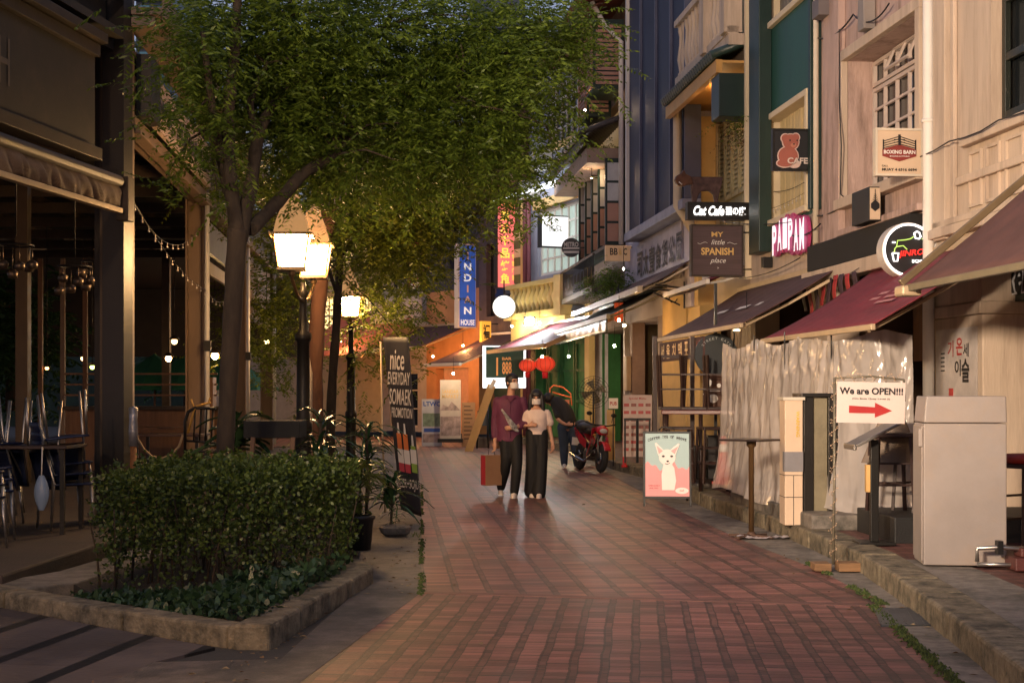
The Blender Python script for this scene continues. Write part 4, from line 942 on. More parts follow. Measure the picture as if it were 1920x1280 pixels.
# round neon sign
dR = FR.P(FR.S(1756), 0, 0).y; cR = W(1702, 469, dR); rR = 50 / F * dR
Mr = Matrix.Translation(cR) @ Matrix.Rotation(math.atan2(FR.u.y, FR.u.x) - PI / 2, 4, 'Z')
t = T('neon_sign', 'round black neon sign with a white glowing rim and red lettering', 'sign', tuple(cR))
MB(Mr).disc(0, 0, rR * .93, .0, .14).build('back_disc', m_ink, t)
MB(Mr).ring(0, 0, rR * .92, rR * 1.03, -.03, .16, 48).build('rim', pm('sign_rim', (.55, .5, .45), .4), t, bevel=.01)
MB(Mr).ring(0, 0, rR * .915, rR * .985, -.045, -.031, 48).build('rim_light', pm('white_neon', (1, 1, 1), .5, emit=(1, .97, .93), es=3, bump=0), t)
g = MB(Mr)
def neon(mb, pts, r=.006): mb.tube([(a * rR, -.02, b_ * rR) for a, b_ in pts], r, 6)
g.m = 0
neon(g, [(-.55, -.12), (-.52, .05), (-.45, .12), (-.42, .35), (-.1, .38), (.08, .42), (.2, .5)]); neon(g, [(.52, .42), (.62, .40), (.62, .05)]); neon(g, [(-.45, .12), (-.2, .16), (-.05, .02)])
g.m = 1; neon(g, [(.22, .62), (.32, .70), (.42, .66), (.48, .5), (.42, .42), (.28, .44), (.22, .62)], .008); neon(g, [(-.62, -.12), (-.38, -.12), (-.42, -.42), (-.56, -.42), (-.62, -.12)], .008); neon(g, [(-.62, .28), (-.5, .28)], .009)
g.m = 2; g.text('JINRO', .08 * rR, -.14 * rR, 1.0 * rR, .28 * rR, -.02, .02, .25, ext=.02, rot=.1)
g.m = 1; g.text('SOJU', .36 * rR, -.44 * rR, .5 * rR, .15 * rR, -.02, .02, ext=.02)
g.build('neon_tubes', [pm('green_neon', (.3, .5, .1), .5, emit=(.55, .8, .15), es=1.0, bump=0), pm('white_neon', (1, 1, 1), .5), pm('red_neon', (.8, .02, .02), .5, emit=(1, .03, .02), es=1.3, bump=0)], t)
MB(Mr).box(rR, rR + .3, .05, .08, -.015, .015).build('bracket', m_black, t)
# cat cafe board, cat figure, spanish board
sC = FR.S(1412)
t, M, w, h_ = signbox(FR, 1291, 1404, 382, 409, sC, 'sign', 'long dark board with glowing white handwritten Cat Cafe lettering', m_black, m_black, d=.16)
g = MB(M); g.text('Cat Cafe', -w * .17, 0, w * .52, h_ * .68, -.012, .035, .3, ext=.012); g.text('猫の庭', w * .28, 0, w * .34, h_ * .62, -.012, .025, ext=.012)
g.build('lettering', pm('white_glow_letter', (1, 1, 1), .5, emit=(1, .98, .95), es=2.2, bump=0), t)
dC = FR.P(sC, 0, 0).y
def wl(px, py, cx=1326, cy=381): return ((px - cx) / F * dC, (cy - py) / F * dC)
Mc = Matrix.Translation(W(1326, 381, dC)) @ Matrix.Rotation(math.atan2(FR.u.y, FR.u.x) - PI / 2, 4, 'Z')
cat = T('cat_figure', 'rusty sheet-metal cat figure standing on top of the cat cafe board', 'sculpture', tuple(W(1326, 381, dC)))
outl = [(1296, 331), (1357, 331), (1355, 345), (1350, 362), (1347, 380), (1342, 380), (1339, 364), (1330, 357), (1316, 358), (1310, 366), (1306, 380), (1299, 380), (1297, 360)]
MB(Mc).prism([wl(*p) for p in outl], .02, .10).build('torso', pm('rusty_iron', (.09, .05, .045), .6, .5, var=.6, scale=9, bump=.5), cat, bevel=.012)
hd = [(1290, 346), (1281, 350), (1270, 347), (1265, 338), (1268, 330), (1276, 326), (1282, 318), (1286, 327), (1296, 331), (1300, 345)]
MB(Mc).prism([wl(*p) for p in hd], .0, .12).build('head', pm('brown_iron', (.13, .055, .03), .5, .4, var=.5, scale=9, bump=.3), cat, bevel=.014)
MB(Mc).tube([(*wl(1278, 347)[:1], -.01, wl(1278, 347)[1]), (wl(1272, 342)[0], -.01, wl(1272, 342)[1])], .008, 6).build('whisker', m_whiteink, cat)
t, M, w, h_ = signbox(FR, 1298, 1392, 424, 515, sC, 'sign', 'square brown plank sign with gold and white lettering for a Spanish restaurant', pm('aubergine_planks', (.085, .050, .052), .6, var=.35, scale=4, stretch=(.4, 1, 14), bump=.4), m_wood_dk, d=.12)
g = MB(M); g.m = 0; g.text('MY', 0, h_ * .33, w * .24, h_ * .10, -.002, .02); g.text('SPANISH', 0, -h_ * .02, w * .66, h_ * .15, -.002, .03)
g.m = 1; g.text('little', .01, h_ * .17, w * .28, h_ * .10, -.002, .0, .35); g.text('place', .01, -h_ * .22, w * .32, h_ * .13, -.002, .0, .35); g.text('›', .01, -h_ * .36, w * .04, h_ * .03, -.002)
for s_ in (-1, 1): g.tube([(s_ * (w * (.2 + i * .05)), -.004, h_ * (.15 + .02 * math.sin(i * 1.5))) for i in range(5)], .004, 4)
g.build('lettering', [m_gold, m_whiteink], t)
# magenta sign on the green house
t = T('sign', 'magenta and white glowing letter sign on the peach wall below the slatted window', 'sign', tuple(FR.P(21.6, .1, 3.7)))
sP0, sP1 = FR.S(1512, .1), FR.S(1450, .1); Mf = FR.flat((sP0 + sP1) / 2, .1, 0); wp = sP1 - sP0
g = MB(Mf)
for i, ch in enumerate('PAIPAM'):
    x = -wp / 2 + wp * (i + .5) / 6; zc = 3.73 + .05 * math.sin(i)
    g.disc(x, zc, .30 - .02 * abs(i - 3), .0, .05, 20, rx=wp / 6 * .75)
g.build('backing', pm('magenta_board', (.45, .05, .18), .5), t)
g = MB(Mf)
for i, ch in enumerate('PAIPAM'):
    x = -wp / 2 + wp * (i + .5) / 6; g.text(ch, x, 3.73 + .05 * math.sin(i), wp / 6 * .8, .44, -.005, .04, ext=.02)
g.build('lettering', pm('pink_white_letters', (.9, .8, .85), .5, emit=(1, .85, .92), es=.9, bump=0), t)
# script sign near the right edge
t = T('sign', 'white-edged black handwritten sign hanging in the shadow under the nearest awning', 'sign', tuple(FR.P(14, -.3, 2.75)))
Mk = FR.flat(FR.S(1884, -.3), -.3, 0); g = MB(Mk)
g.m = 0; g.text('Chicken', 0, 2.66, 1.25, .40, 0, .09, .25); g.m = 1; g.text('Chicken', 0, 2.66, 1.22, .37, -.008, .02, .25)
g.build('lettering', [pm('sign_white', (.7, .72, .75), .5), m_ink], t); MB(Mk).box(-.72, .72, .03, .05, 2.40, 2.92).build('backing', m_dgreen, t)
# BEAT light box, METRO disc, BB&C board
s7 = F7.len
t, M, w, h_ = signbox(F7, 1014, 1069, 406, 462, F7.S(1062), 'sign', 'square white light box reading BEAT', m_lightbox, m_black, d=.25, fw=.03)
g = MB(M); g.text('BEAT', 0, h_ * .1, w * .5, h_ * .18, -.002, -.005); g.build('lettering', pm('grey_letter', (.3, .32, .33), .5), t)
d8 = 39.5; c8 = W(1071, 464, d8); r8 = 18 / F * d8; M8 = Matrix.Translation(c8)
t = T('sign', 'round grey sign with white METRO lettering beside the white light box', 'sign', tuple(c8))
MB(M8).disc(0, 0, r8, 0, .08).build('disc', pm('slate_disc', (.06, .065, .07), .5), t)
g = MB(M8); g.text('METRO', 0, .08, r8 * 1.5, .13, -.002, .03); g.box(-r8 * .85, r8 * .85, -.006, -.001, -.04, 0); g.box(-r8 * .8, r8 * .8, -.006, -.001, -.15, -.09); g.build('lettering', m_whiteink, t)
MB(M8).box(r8, r8 + .3, .03, .05, -.015, .015).build('bracket', m_black, t)
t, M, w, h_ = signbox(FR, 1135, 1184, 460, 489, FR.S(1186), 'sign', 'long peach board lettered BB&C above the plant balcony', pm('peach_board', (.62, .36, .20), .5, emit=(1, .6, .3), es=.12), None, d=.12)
g = MB(M); g.m = 0; g.text('BB', -w * .18, h_ * .1, w * .3, h_ * .45, -.002, .02); g.text('C', w * .26, h_ * .1, w * .14, h_ * .45, -.002, .02); g.m = 1; g.text('&', w * .07, h_ * .1, w * .14, h_ * .45, -.002, .02)
g.build('lettering', [m_ink, m_gold], t)
# red Chinese banner sign
t, M, w, h_ = signbox(F8, 931, 968, 376, 539, F8.S(972), 'sign', 'tall red vertical light box with yellow Chinese characters', pm('red_lightbox', (.75, .10, .09), .5, emit=(1, .22, .18), es=.85, var=.1), m_wood_dk, d=.2)
g = MB(M)
for i, ch in enumerate('重庆千品烤鱼'): g.text(ch, -.05, h_ * (.33 - i * .145), w * .52, h_ * .115, -.002, .03)
for i, ch in enumerate('专营烤鱼'): g.text(ch, w * .38, h_ * (-.14 - i * .08), w * .14, h_ * .06, -.002, .01)
g.text('辣烤鱼', 0, h_ * .455, w * .8, h_ * .07, -.002, .02)
g.build('lettering', pm('yellow_glow_letter', (.9, .6, .08), .5, emit=(1, .62, .08), es=1.1, bump=0), t)
# blue sign
t, M, w, h_ = signbox(F9, 858, 895, 460, 612, F9.S(900), 'sign', 'tall blue vertical sign reading INDIAN HOUSE with a white border', pm('blue_lightbox', (.04, .11, .42), .4, emit=(.05, .16, .7), es=.32, var=.2, scale=2), m_white, d=.2, fw=.05)
g = MB(M)
for i, ch in enumerate('INDIAN'):
    g.m = 1 if ch in 'IA' else 0; g.text(ch, 0, h_ * (.37 - i * .135), w * (.1 if ch == 'I' else .45), h_ * .09, -.012, .03)
g.m = 0; g.text('HOUSE', 0, -h_ * .45, w * .85, h_ * .07, -.012, .03)
g.build('lettering', [pm('sign_white_lit', (.85, .85, .8), .5, emit=(1, 1, .95), es=.5), pm('sign_peach_lit', (.75, .45, .32), .5, emit=(1, .6, .4), es=.2)], t)
# dark red vertical banner on balcony
dS = F10.P(F10.len * .3, .9, 0).y; t = T('banner', 'dark red vertical banner with white sideways lettering on the cream balcony', 'banner', tuple(W(783, 515, dS)))
Ms2 = Matrix.Translation(W(783, 505, dS)); a = .30
MB(Ms2).box(-.35, .32, 0, .04, -.75, .95).build('cloth', pm('dark_red_cloth', (.20, .015, .02), .7), t)
g = MB(Ms2 @ RY(-PI / 2)); g.text('S.Q.S', 0, .05, 1.4, .36, -.004, .03); g.build('lettering', m_whiteink, t)
t = T('sign', 'thin white strip sign with small black lettering along the balcony top', 'sign', tuple(W(775, 546, dS)))
MB(Matrix.Translation(W(772, 546, dS))).box(-.65, .55, .0, .05, -.09, .11).build('board', m_white, t)
g = MB(Matrix.Translation(W(772, 546, dS))); g.text('THE MARKET', -.05, .01, 1.0, .12, -.004, .03); g.build('lettering', m_ink, t)
# orange vertical light sign near white lamp, white menu light box behind the green board
t, M, w, h_ = signbox(F8, 902, 922, 602, 641, 1.4, 'sign', 'small orange glowing sign with black strokes below the white round lamp', pm('orange_lightbox', (.8, .35, .05), .5, emit=(1, .4, .04), es=.9), None, d=.15)
g = MB(M); g.text('福', 0, 0, w * .7, h_ * .7, -.002, .04); g.build('lettering', m_wood_dk, t)
dW = 41.6
t = T('light_box', 'large blank white light box behind the dark green menu board', 'light box', tuple(W(945, 690, dW + .3)))
a, c = W(905, 727, dW + .3), W(986, 648, dW + .3)
MB().box(a.x, c.x, dW + .3, dW + .45, a.z, c.z).build('panel', pm('white_lightbox', (.9, .9, .9), .5, emit=(.93, .97, 1), es=2.2, bump=0), t)
a, c = W(911, 708, dW), W(982, 660, dW)
t = T('menu_board', 'dark green hanging board with small orange lettering in front of the white light box', 'sign', tuple(W(945, 690, dW)))
MB().box(a.x, c.x, dW, dW + .06, a.z, c.z + .15).build('board', pm('deep_green_board', (.012, .06, .045), .5), t)
g = MB(TR(W(947, 687, dW).x, dW, W(947, 687, dW).z)); g.text('I', -.22, 0, .05, .5, -.004); g.text('BAR', .05, .22, .26, .08, -.004, .02); g.text('888', .05, -.04, .26, .34, -.004, .02); g.build('lettering', pm('orange_letter', (.7, .3, .1), .5, emit=(1, .4, .12), es=.3), t)
# round white lamp, flood light
dL = 44.0; cl = W(945, 575, dL); rl = 21 / F * dL
t = T('round_sign_lamp', 'blank glowing white disc lamp hanging under the red vertical sign', 'lamp', tuple(cl))
MB(Matrix.Translation(cl)).disc(0, 0, rl, 0, .2, 36).build('disc', pm('white_disc_glow', (.95, .95, .95), .5, emit=(.95, .98, 1), es=1.4, bump=0), t)
MB(Matrix.Translation(cl)).ring(0, 0, rl, rl * 1.05, -.01, .21, 36).build('rim', m_black, t); MB(Matrix.Translation(cl)).box(-.02, .02, .08, .12, rl, rl + .45).build('bracket', m_black, t)
dF = 40.2; cf = W(993, 602, dF)
t = T('flood_light', 'blinding white flood light on the maroon awning corner', 'flood light', tuple(cf))
Mf = Matrix.Translation(cf) @ RZ(.2) @ RX(.35)
MB(Mf).box(-.16, .16, 0, .08, -.11, .11).build('housing', m_black, t, bevel=.01)
MB(Mf).ball((0, -.02, 0), .12, 16, sq=(1, .45, 1)).build('lens', pm('flood_lens', (1, 1, 1), .3, emit=(.95, .97, 1), es=800, bump=0), t)
# ------------------------------------------------------------------ street-level things on the right
# plastic sheet
m_plastic = pm('plastic_sheet', (.84, .76, .70), .16, var=.08, scale=5, bump=0, spec=.9)
_n = m_plastic.node_tree; _b = _n.nodes['Principled BSDF']
_tc2 = _n.nodes.new('ShaderNodeTexCoord'); _prev = None
for _sc, _st, _di, _rt in ((2.2, (1, 1, .25), .045, .35), (6., (1, 1, .22), .007, -.5)):    # sharp creases: ridged noise at three scales
    _mp = _n.nodes.new('ShaderNodeMapping'); _mp.inputs['Scale'].default_value = _st; _mp.inputs['Rotation'].default_value = (0, _rt, _rt); _n.links.new(_tc2.outputs['Object'], _mp.inputs[0])
    _nz = _n.nodes.new('ShaderNodeTexNoise'); _nz.inputs['Scale'].default_value = _sc; _nz.inputs['Detail'].default_value = 2; _nz.inputs['Distortion'].default_value = 1.2; _n.links.new(_mp.outputs[0], _nz.inputs['Vector'])
    _a = _n.nodes.new('ShaderNodeMath'); _a.operation = 'SUBTRACT'; _n.links.new(_nz.outputs[0], _a.inputs[0]); _a.inputs[1].default_value = .5
    _c = _n.nodes.new('ShaderNodeMath'); _c.operation = 'ABSOLUTE'; _n.links.new(_a.outputs[0], _c.inputs[0])
    _bp = _n.nodes.new('ShaderNodeBump'); _bp.invert = True; _bp.inputs['Strength'].default_value = 1; _bp.inputs['Distance'].default_value = _di * 2.2; _n.links.new(_c.outputs[0], _bp.inputs['Height'])
    if _prev: _n.links.new(_prev.outputs[0], _bp.inputs['Normal'])
    _prev = _bp
_n.links.new(_prev.outputs[0], _b.inputs['Normal'])
_tr = _n.nodes.new('ShaderNodeBsdfTransparent'); _tl = _n.nodes.new('ShaderNodeBsdfTranslucent'); _tl.inputs[0].default_value = (.6, .52, .46, 1)
_m1 = _n.nodes.new('ShaderNodeMixShader'); _m2 = _n.nodes.new('ShaderNodeMixShader'); _m1.inputs[0].default_value = .3; _m2.inputs[0].default_value = .36
_n.links.new(_b.outputs[0], _m1.inputs[1]); _n.links.new(_tl.outputs[0], _m1.inputs[2]); _n.links.new(_m1.outputs[0], _m2.inputs[1]); _n.links.new(_tr.outputs[0], _m2.inputs[2]); _n.links.new(_m2.outputs[0], _n.nodes['Material Output'].inputs[0])
ps = T('plastic_sheet', 'wrinkled translucent plastic sheet hung as a screen under the long maroon awning', 'sheet', (3.2, 16.5, .3))
path = [(2.62, 18.6), (2.72, 17.9), (2.95, 16.6), (3.30, 15.2), (3.60, 14.75), (3.95, 14.75)]
def plen(p): return [0] + list(np.cumsum([math.dist(a, b_) for a, b_ in zip(p[:-1], p[1:])]))
pl_ = plen(path)
def along(t):
    d = t * pl_[-1]
    for i in range(len(path) - 1):
        if d <= pl_[i + 1] + 1e-9:
            k = (d - pl_[i]) / (pl_[i + 1] - pl_[i]); a, b_ = path[i], path[i + 1]
            u = Vector((b_[0] - a[0], b_[1] - a[1])).normalized(); return a[0] + (b_[0] - a[0]) * k, a[1] + (b_[1] - a[1]) * k, u
    return path[-1][0], path[-1][1], Vector((0, 1))
def sheetf(a, c):
    x, y, u = along(a); n = Vector((-u.y, u.x)); n = n if n.x < 0 else -n
    zt = 2.12 - .10 * abs(math.sin(a * PI * 3.2)) ; zb = .30 + .05 * math.sin(a * 11)
    z = zb + (zt - zb) * c
    # folds radiating down from the tie points, deeper in the middle
    tie = [.02, .30, .52, .78, 1.0]; w = 0
    for k in tie:
        dx = (a - k) * pl_[-1]; ang = dx / (1.05 + (1 - c) * 1.4); w += math.sin(ang * 34 + 3 * c) * math.exp(-abs(dx) * 1.1)
    f1 = .012 * w + .007 * math.sin(a * 85 + 6 * math.sin(c * 3)) * (1.1 - c) + .035 * (noise.noise(Vector((a * 5, c * 1.0, 1.7)))) + .014 * abs(noise.noise(Vector((a * 24 + c * 3, c * 2.2, 5.7)))) + .012 * abs(noise.noise(Vector((a * 22 - c * 14, c * 3, 8.7))))
    f1 += .004 * noise.noise(Vector((a * 80, c * 8, 4))) + (.10 * (1 - c) ** 6)
    lean = .12 * math.sin((1 - c) * PI * .6)
    return (x + n.x * (f1 + lean * .4), y + n.y * (f1 + lean * .4), z)
MB().sheet(sheetf, 260, 90).build('film', m_plastic, ps)
# bunched hem on the ground
hem = MB()
hem.sheet(lambda a, c: (2.62 + a * 1.2 + .03 * math.sin(a * 30), 18.3 - a * 3.6 + (-.12 - .05 * noise.noise(Vector((a * 14, c * 5, 0)))) * math.sin(c * PI) , .31 + .08 * (.6 + noise.noise(Vector((a * 9, c * 4, 2)))) * math.sin(c * PI) + .0), 120, 10)
hem.build('bunched_hem', pm('white_plastic', (.60, .55, .58), .3, bump=.5, bscale=30), ps)
for i, a in enumerate((.30, .52, .78)):
    x, y, u = along(a); MB().bar((x - .02, y, 1.75), (x - .02, y, 2.16), .03, .01).build('tie_tape', m_black, ps)
# utility cabinet of tiles and steel
uc = T('utility_cabinet', 'slim white tiled service post beside a dark steel cabinet on the kerb', 'cabinet', (2.86, 15.2, .16), -.096)
mb = MB(TR(2.78, 15.05, 0)); mb.box(-.03, .15, 0, .3, .16, 1.42)
mb.build('tiled_post', pm('cream_tile', (.66, .50, .36), .35, var=.08, bump=.1), uc, bevel=.006)
mb = MB(TR(2.78, 15.05, 0))
for z in (.44, .66): mb.box(-.033, .153, -.003, .303, z, z + .006)
mb.box(.055, .061, -.003, .0, .16, .66); mb.build('tile_joint', m_ink, uc)
MB(TR(2.78, 15.05, 0)).box(-.034, .154, -.004, .1, .70, .90).build('grey_panel', pm('grey_panel', (.22, .21, .22), .4), uc)
g = MB(TR(2.78 + .10, 15.046, 1.18) @ RY(PI / 2)); g.text('WARNING', 0, 0, .26, .035, 0, .02); g.build('sticker', pm('yellow_sticker', (.7, .45, .02), .5), uc)
MB(TR(2.78, 15.05, 0)).box(-.05, .17, -.02, .32, 1.42, 1.45).build('cap', m_ivory, uc)
mb = MB(TR(2.93, 15.1, 0)); mb.box(.02, .12, 0, .5, .17, 1.45); mb.box(.27, .37, 0, .5, .17, 1.45); mb.box(.0, .40, -.02, .52, 1.45, 1.49); mb.build('steel_frame', pm('dark_steel', (.05, .045, .04), .35, .8, var=.2), uc, bevel=.006)
MB(TR(2.93, 15.1, 0)).box(.125, .265, .03, .48, .17, 1.44).build('steel_door', pm('olive_steel', (.30, .26, .17), .4, .4, var=.2, stain=.4), uc, bevel=.004)
# open sign
so = T('standing_sign', 'white We are OPEN sign with a red arrow on a post wound with string lights', 'sign', (2.70, 12.5, 0))
b0 = W(1562, 1062, 12.5); tp = W(1565, 712, 12.5)
post = [(b0.x, 12.5, .06), (b0.x + .01, 12.5, .7), (tp.x, 12.5, tp.z + .02)]
MB().tube(post, .012, 8).build('post', m_greybar, so)
MB().tube([(tp.x, 12.5, tp.z + .015), (tp.x + .3, 12.49, tp.z + .03), (tp.x + .58, 12.5, tp.z - .0), (tp.x + .585, 12.5, tp.z - .18)], .010, 6).build('top_rail', m_greybar, so)
st = MB(); bl = MB()
n = 150
pts = []
for i in range(n):
    c = i / (n - 1)
    if c < .7: k = c / .7; p = Vector((b0.x + (tp.x - b0.x) * k, 12.5, .1 + (tp.z - .1) * k)); ax = 0
    else: k = (c - .7) / .3; p = Vector((tp.x + .56 * k, 12.49, tp.z + .02)); ax = 1
    a = i * .9
    off = Vector((math.cos(a) * .022, math.sin(a) * .022, 0)) if not ax else Vector((0, math.cos(a) * .02, math.sin(a) * .02))
    pts.append(p + off)
    q = p + off * 1.5; bl.ball(tuple(q + Vector((R(-.006, .006), 0, R(-.01, .01)))), .0055, 5)
    if i % 6 == 0: st.tube([tuple(q), tuple(q + Vector((R(-.05, .05), R(-.02, .02), R(-.02, .03))))], .0015, 3)
st.tube(pts, .0025, 4); st.build('light_wire', pm('clear_wire', (.35, .25, .17), .4), so); bl.build('bulbs', pm('tiny_bulb', (.65, .45, .3), .2), so)
a, c = W(1569, 793, 12.46), W(1697, 716, 12.46); Mo = Matrix.Translation(((a.x + c.x) / 2, 12.46, (a.z + c.z) / 2)) @ RY(.02); w, h_ = c.x - a.x, c.z - a.z
MB(Mo).box(-w / 2, w / 2, 0, .012, -h_ / 2, h_ / 2).build('board', pm('sign_board_white', (.60, .50, .46), .55, var=.05), so)
g = MB(Mo); g.text('We are OPEN!!!', .0, h_ * .28, w * .93, h_ * .17, -.001, .03); g.text('(On Boat Quay Level 2)', 0, h_ * .09, w * .55, h_ * .05, -.001, .01); g.build('lettering', m_ink, so)
MB(Mo).prism([(-.32 * w, -.08 * h_), (.06 * w, -.11 * h_), (.06 * w, .0), (.31 * w, -.19 * h_), (.06 * w, -.36 * h_), (.06 * w, -.26 * h_), (-.32 * w, -.26 * h_)], -.004, -.001).build('arrow', pm('arrow_red', (.38, .02, .02), .5), so)
mb = MB(); mb.box(2.52, 2.66, 12.42, 12.62, .01, .075); mb.box(2.71, 2.90, 12.38, 12.55, .012, .085); mb.build('wooden_block', pm('old_timber', (.22, .12, .055), .75, var=.4, stretch=(1, 8, 8), bump=.5), so, bevel=.006)
# lectern
lc = T('menu_stand', 'black pedestal stand with a slanted steel menu tray', 'stand', (3.20, 13.2, .16))
MB().slab([(3.04, 13.05), (3.36, 13.05), (3.36, 13.35), (3.04, 13.35)], .16, .185).build('base', m_black, lc, bevel=.006)
MB().box(3.165, 3.235, 13.165, 13.235, .185, 1.08).build('post', m_black, lc, bevel=.004)
mb = MB(); mb.bar((3.00, 13.2, 1.03), (3.40, 13.2, 1.24), .42, .025, up=(0, 0, 1)); mb.build('tray', m_steel, lc, bevel=.005)
mb = MB(); mb.bar((2.99, 13.0, 1.02), (2.99, 13.4, 1.02), .03, .05); mb.build('tray_lip', m_steel, lc, bevel=.008)
MB().box(3.125, 3.16, 13.17, 13.23, .62, .86).build('card_pocket', pm('orange_card', (.65, .4, .15), .5), lc)
# white appliance
wb = T('white_cabinet', 'tall plain white fibreglass cabinet standing on the kerb at lower right', 'cabinet', (3.45, 11.6, .16), -.03)
Mw = TR(3.17, 11.5, 0) @ RZ(-.12); m_wb = pm('off_white_laminate', (.27, .235, .215), .5, var=.12, bump=.1, stain=.4, stain_col=(.30, .22, .16), stain_scale=2)
mb = MB(Mw); mb.box(0, .62, 0, .5, .17, 1.26); mb.build('carcass', m_wb, wb, bevel=.008)
mb = MB(Mw); mb.prism([(0, 1.265), (.62, 1.265), (.615, 1.47), (.02, 1.47)], -.012, .5); mb.build('lid', m_wb, wb, bevel=.01)
mb = MB(Mw); mb.box(-.035, -.002, .02, .08, 1.08, 1.22); mb.build('hinge', m_wb, wb, bevel=.006)
mb = MB(Mw); mb.box(-.012, .0, .03, .47, .2, 1.24); mb.build('side_panel', m_wb, wb, bevel=.004)
pf = T('pipe_fittings', 'short steel pipes and a dark red valve box lying beside the white cabinet', 'pipes', (3.8, 11.4, .16))
mb = MB(); mb.tube([(3.52, 11.3, .22), (3.52, 11.3, .32), (3.70, 11.28, .33), (4.0, 11.25, .31)], .018, 10); mb.tube([(3.52, 11.3, .20), (3.85, 11.25, .20)], .016, 10); mb.build('pipe', m_steel, pf)
mb = MB(); mb.box(3.66, 3.70, 11.24, 11.32, .28, .38); mb.build('clip', m_black, pf)
mb = MB(); mb.box(3.76, 4.05, 11.15, 11.4, .162, .26); mb.box(3.82, 4.1, 11.2, 11.38, .262, .33); mb.build('valve_box', pm('oxide_red_box', (.10, .03, .025), .5, var=.3, bump=.2), pf, bevel=.01)
# high table
ht = T('high_table', 'square-topped black bar table on a single bronze post at the kerb', 'table', (2.46, 15.35, 0))
Mt = TR(2.46, 15.35, 0) @ RZ(PI / 4 + .06)
MB(Mt).box(-.24, .24, -.24, .24, 1.0, 1.02).build('tabletop', pm('dark_laminate', (.03, .018, .015), .35, var=.3), ht, bevel=.004)
MB(Mt).lathe([(.028, .03), (.028, .93), (.05, .95), (.05, 1.0)], 12).build('post', pm('bronze_tube', (.20, .12, .055), .4, .7), ht)
mb = MB(Mt)
for i in range(4): mb.bar((0, 0, .035), (math.cos(i * PI / 2) * .26, math.sin(i * PI / 2) * .26, .022), .05, .02)
mb.lathe([(.05, .02), (.04, .06), (.03, .07)], 12); mb.build('cross_foot', pm('rusty_plate', (.12, .07, .05), .7, .4, var=.4, bump=.4), ht)
# plastic scraps round the foot
mb = MB(); mb.sheet(lambda a, c: (2.3 + a * .55, 15.15 + c * .2, .015 + .05 * abs(noise.noise(Vector((a * 6, c * 5, 3))))), 16, 6); tag(mb.build('litter', pm('white_plastic', (.5, .5, .5), .3)), 'crumpled white plastic scrap under the high table', 'litter')
# chihuahua A-frame
af = T('sandwich_board', 'black framed sandwich board with a white chihuahua on a pink and blue poster', 'sandwich board', (1.5, 14.8, 0))
dA = 14.9; a, c = W(1210, 930, dA), W(1292, 812, dA); w, h_ = c.x - a.x, c.z - a.z
Ma = Matrix.Translation(((a.x + c.x) / 2, dA, (a.z + c.z) / 2)) @ RZ(-.05) @ RX(-.10)
mb = MB(Ma)
fr_ = .022
mb.box(-w / 2 - fr_, -w / 2, -.01, .03, -h_ / 2 - .10, h_ / 2 + fr_); mb.box(w / 2, w / 2 + fr_, -.01, .03, -h_ / 2 - .10, h_ / 2 + fr_); mb.box(-w / 2, w / 2, -.01, .03, h_ / 2, h_ / 2 + fr_); mb.box(-w / 2, w / 2, -.01, .03, -h_ / 2 - fr_, -h_ / 2)
mb.build('frame', m_black, af, bevel=.003)
mb = MB(Ma @ TR(0, .03, h_ / 2) @ RX(.42)); 
for s_ in (-1, 1): mb.box(s_ * w / 2 - .012, s_ * w / 2 + .012, 0, .025, -h_ - .10, 0)
mb.box(-w / 2, w / 2, 0, .02, -.06, 0); mb.build('rear_frame', m_black, af)
MB(Ma @ TR(0, .05, h_ / 2 + .035)).tube([(-.08, 0, 0), (-.05, 0, .03), (.05, 0, .03), (.08, 0, 0)], .008, 6).build('handle', m_black, af)
MB(Ma).box(-w / 2, w / 2, .0, .018, -h_ / 2, h_ / 2).build('backing', pm('poster_blue', (.30, .42, .42), .5, var=.05), af)
g = MB(Ma)
g.m = 0; N_ = 24; g.prism([(-w / 2, -h_ / 2), (w / 2, -h_ / 2)] + [(w / 2 - w * i / N_, -h_ * .02 - .05 * h_ * math.sin(i * .5) - .03 * h_ * math.sin(i * 1.3)) for i in range(N_ + 1)], -.004, -.001)
def sh(p, m, y): g.m = m; g.prism([(q[0] * w, q[1] * h_) for q in p], y - .002, y)
sh([(-.12, -.40), (.16, -.40), (.20, -.25), (.16, -.05), (.10, .02), (-.08, .02), (-.13, -.15)], 1, -.006)
g.m = 1; g.disc(0, .12 * h_, .125 * h_, -.010, -.008, 24, rx=.19 * w); g.disc(.02 * w, .05 * h_, .07 * h_, -.012, -.010, 20, rx=.12 * w)
sh([(-.20, .14), (-.28, .34), (-.25, .35), (-.06, .22)], 1, -.009); sh([(.18, .14), (.29, .33), (.25, .34), (.04, .22)], 1, -.009)
sh([(-.19, .17), (-.245, .31), (-.10, .22)], 2, -.012); sh([(.17, .17), (.255, .30), (.08, .22)], 2, -.012)
g.m = 3; g.disc(-.09 * w, .135 * h_, .017 * h_, -.016, -.014, 14, rx=.035 * w); g.disc(.10 * w, .135 * h_, .017 * h_, -.016, -.014, 14, rx=.035 * w); g.disc(.01 * w, .055 * h_, .015 * h_, -.016, -.014, 12, rx=.03 * w)
g.tube([(-.05 * w, -.015, .02 * h_), (.0, -.016, .01 * h_), (.06 * w, -.015, .025 * h_)], .003, 4)
g.m = 3
for i, ch in enumerate('Coffee Tea or Meow!'):
    tt = (i - 9) / 9; g.text(ch, tt * w * .42, h_ * (.445 - .05 * tt * tt), w * .04, h_ * .045, -.003, .01) if ch != ' ' else None
g.m = 4; g.text('OPEN DAILY', -.30 * w, -.33 * h_, w * .26, h_ * .02, -.005, .02); g.text('LEVEL TWO', -.31 * w, -.37 * h_, w * .2, h_ * .02, -.005, .02)
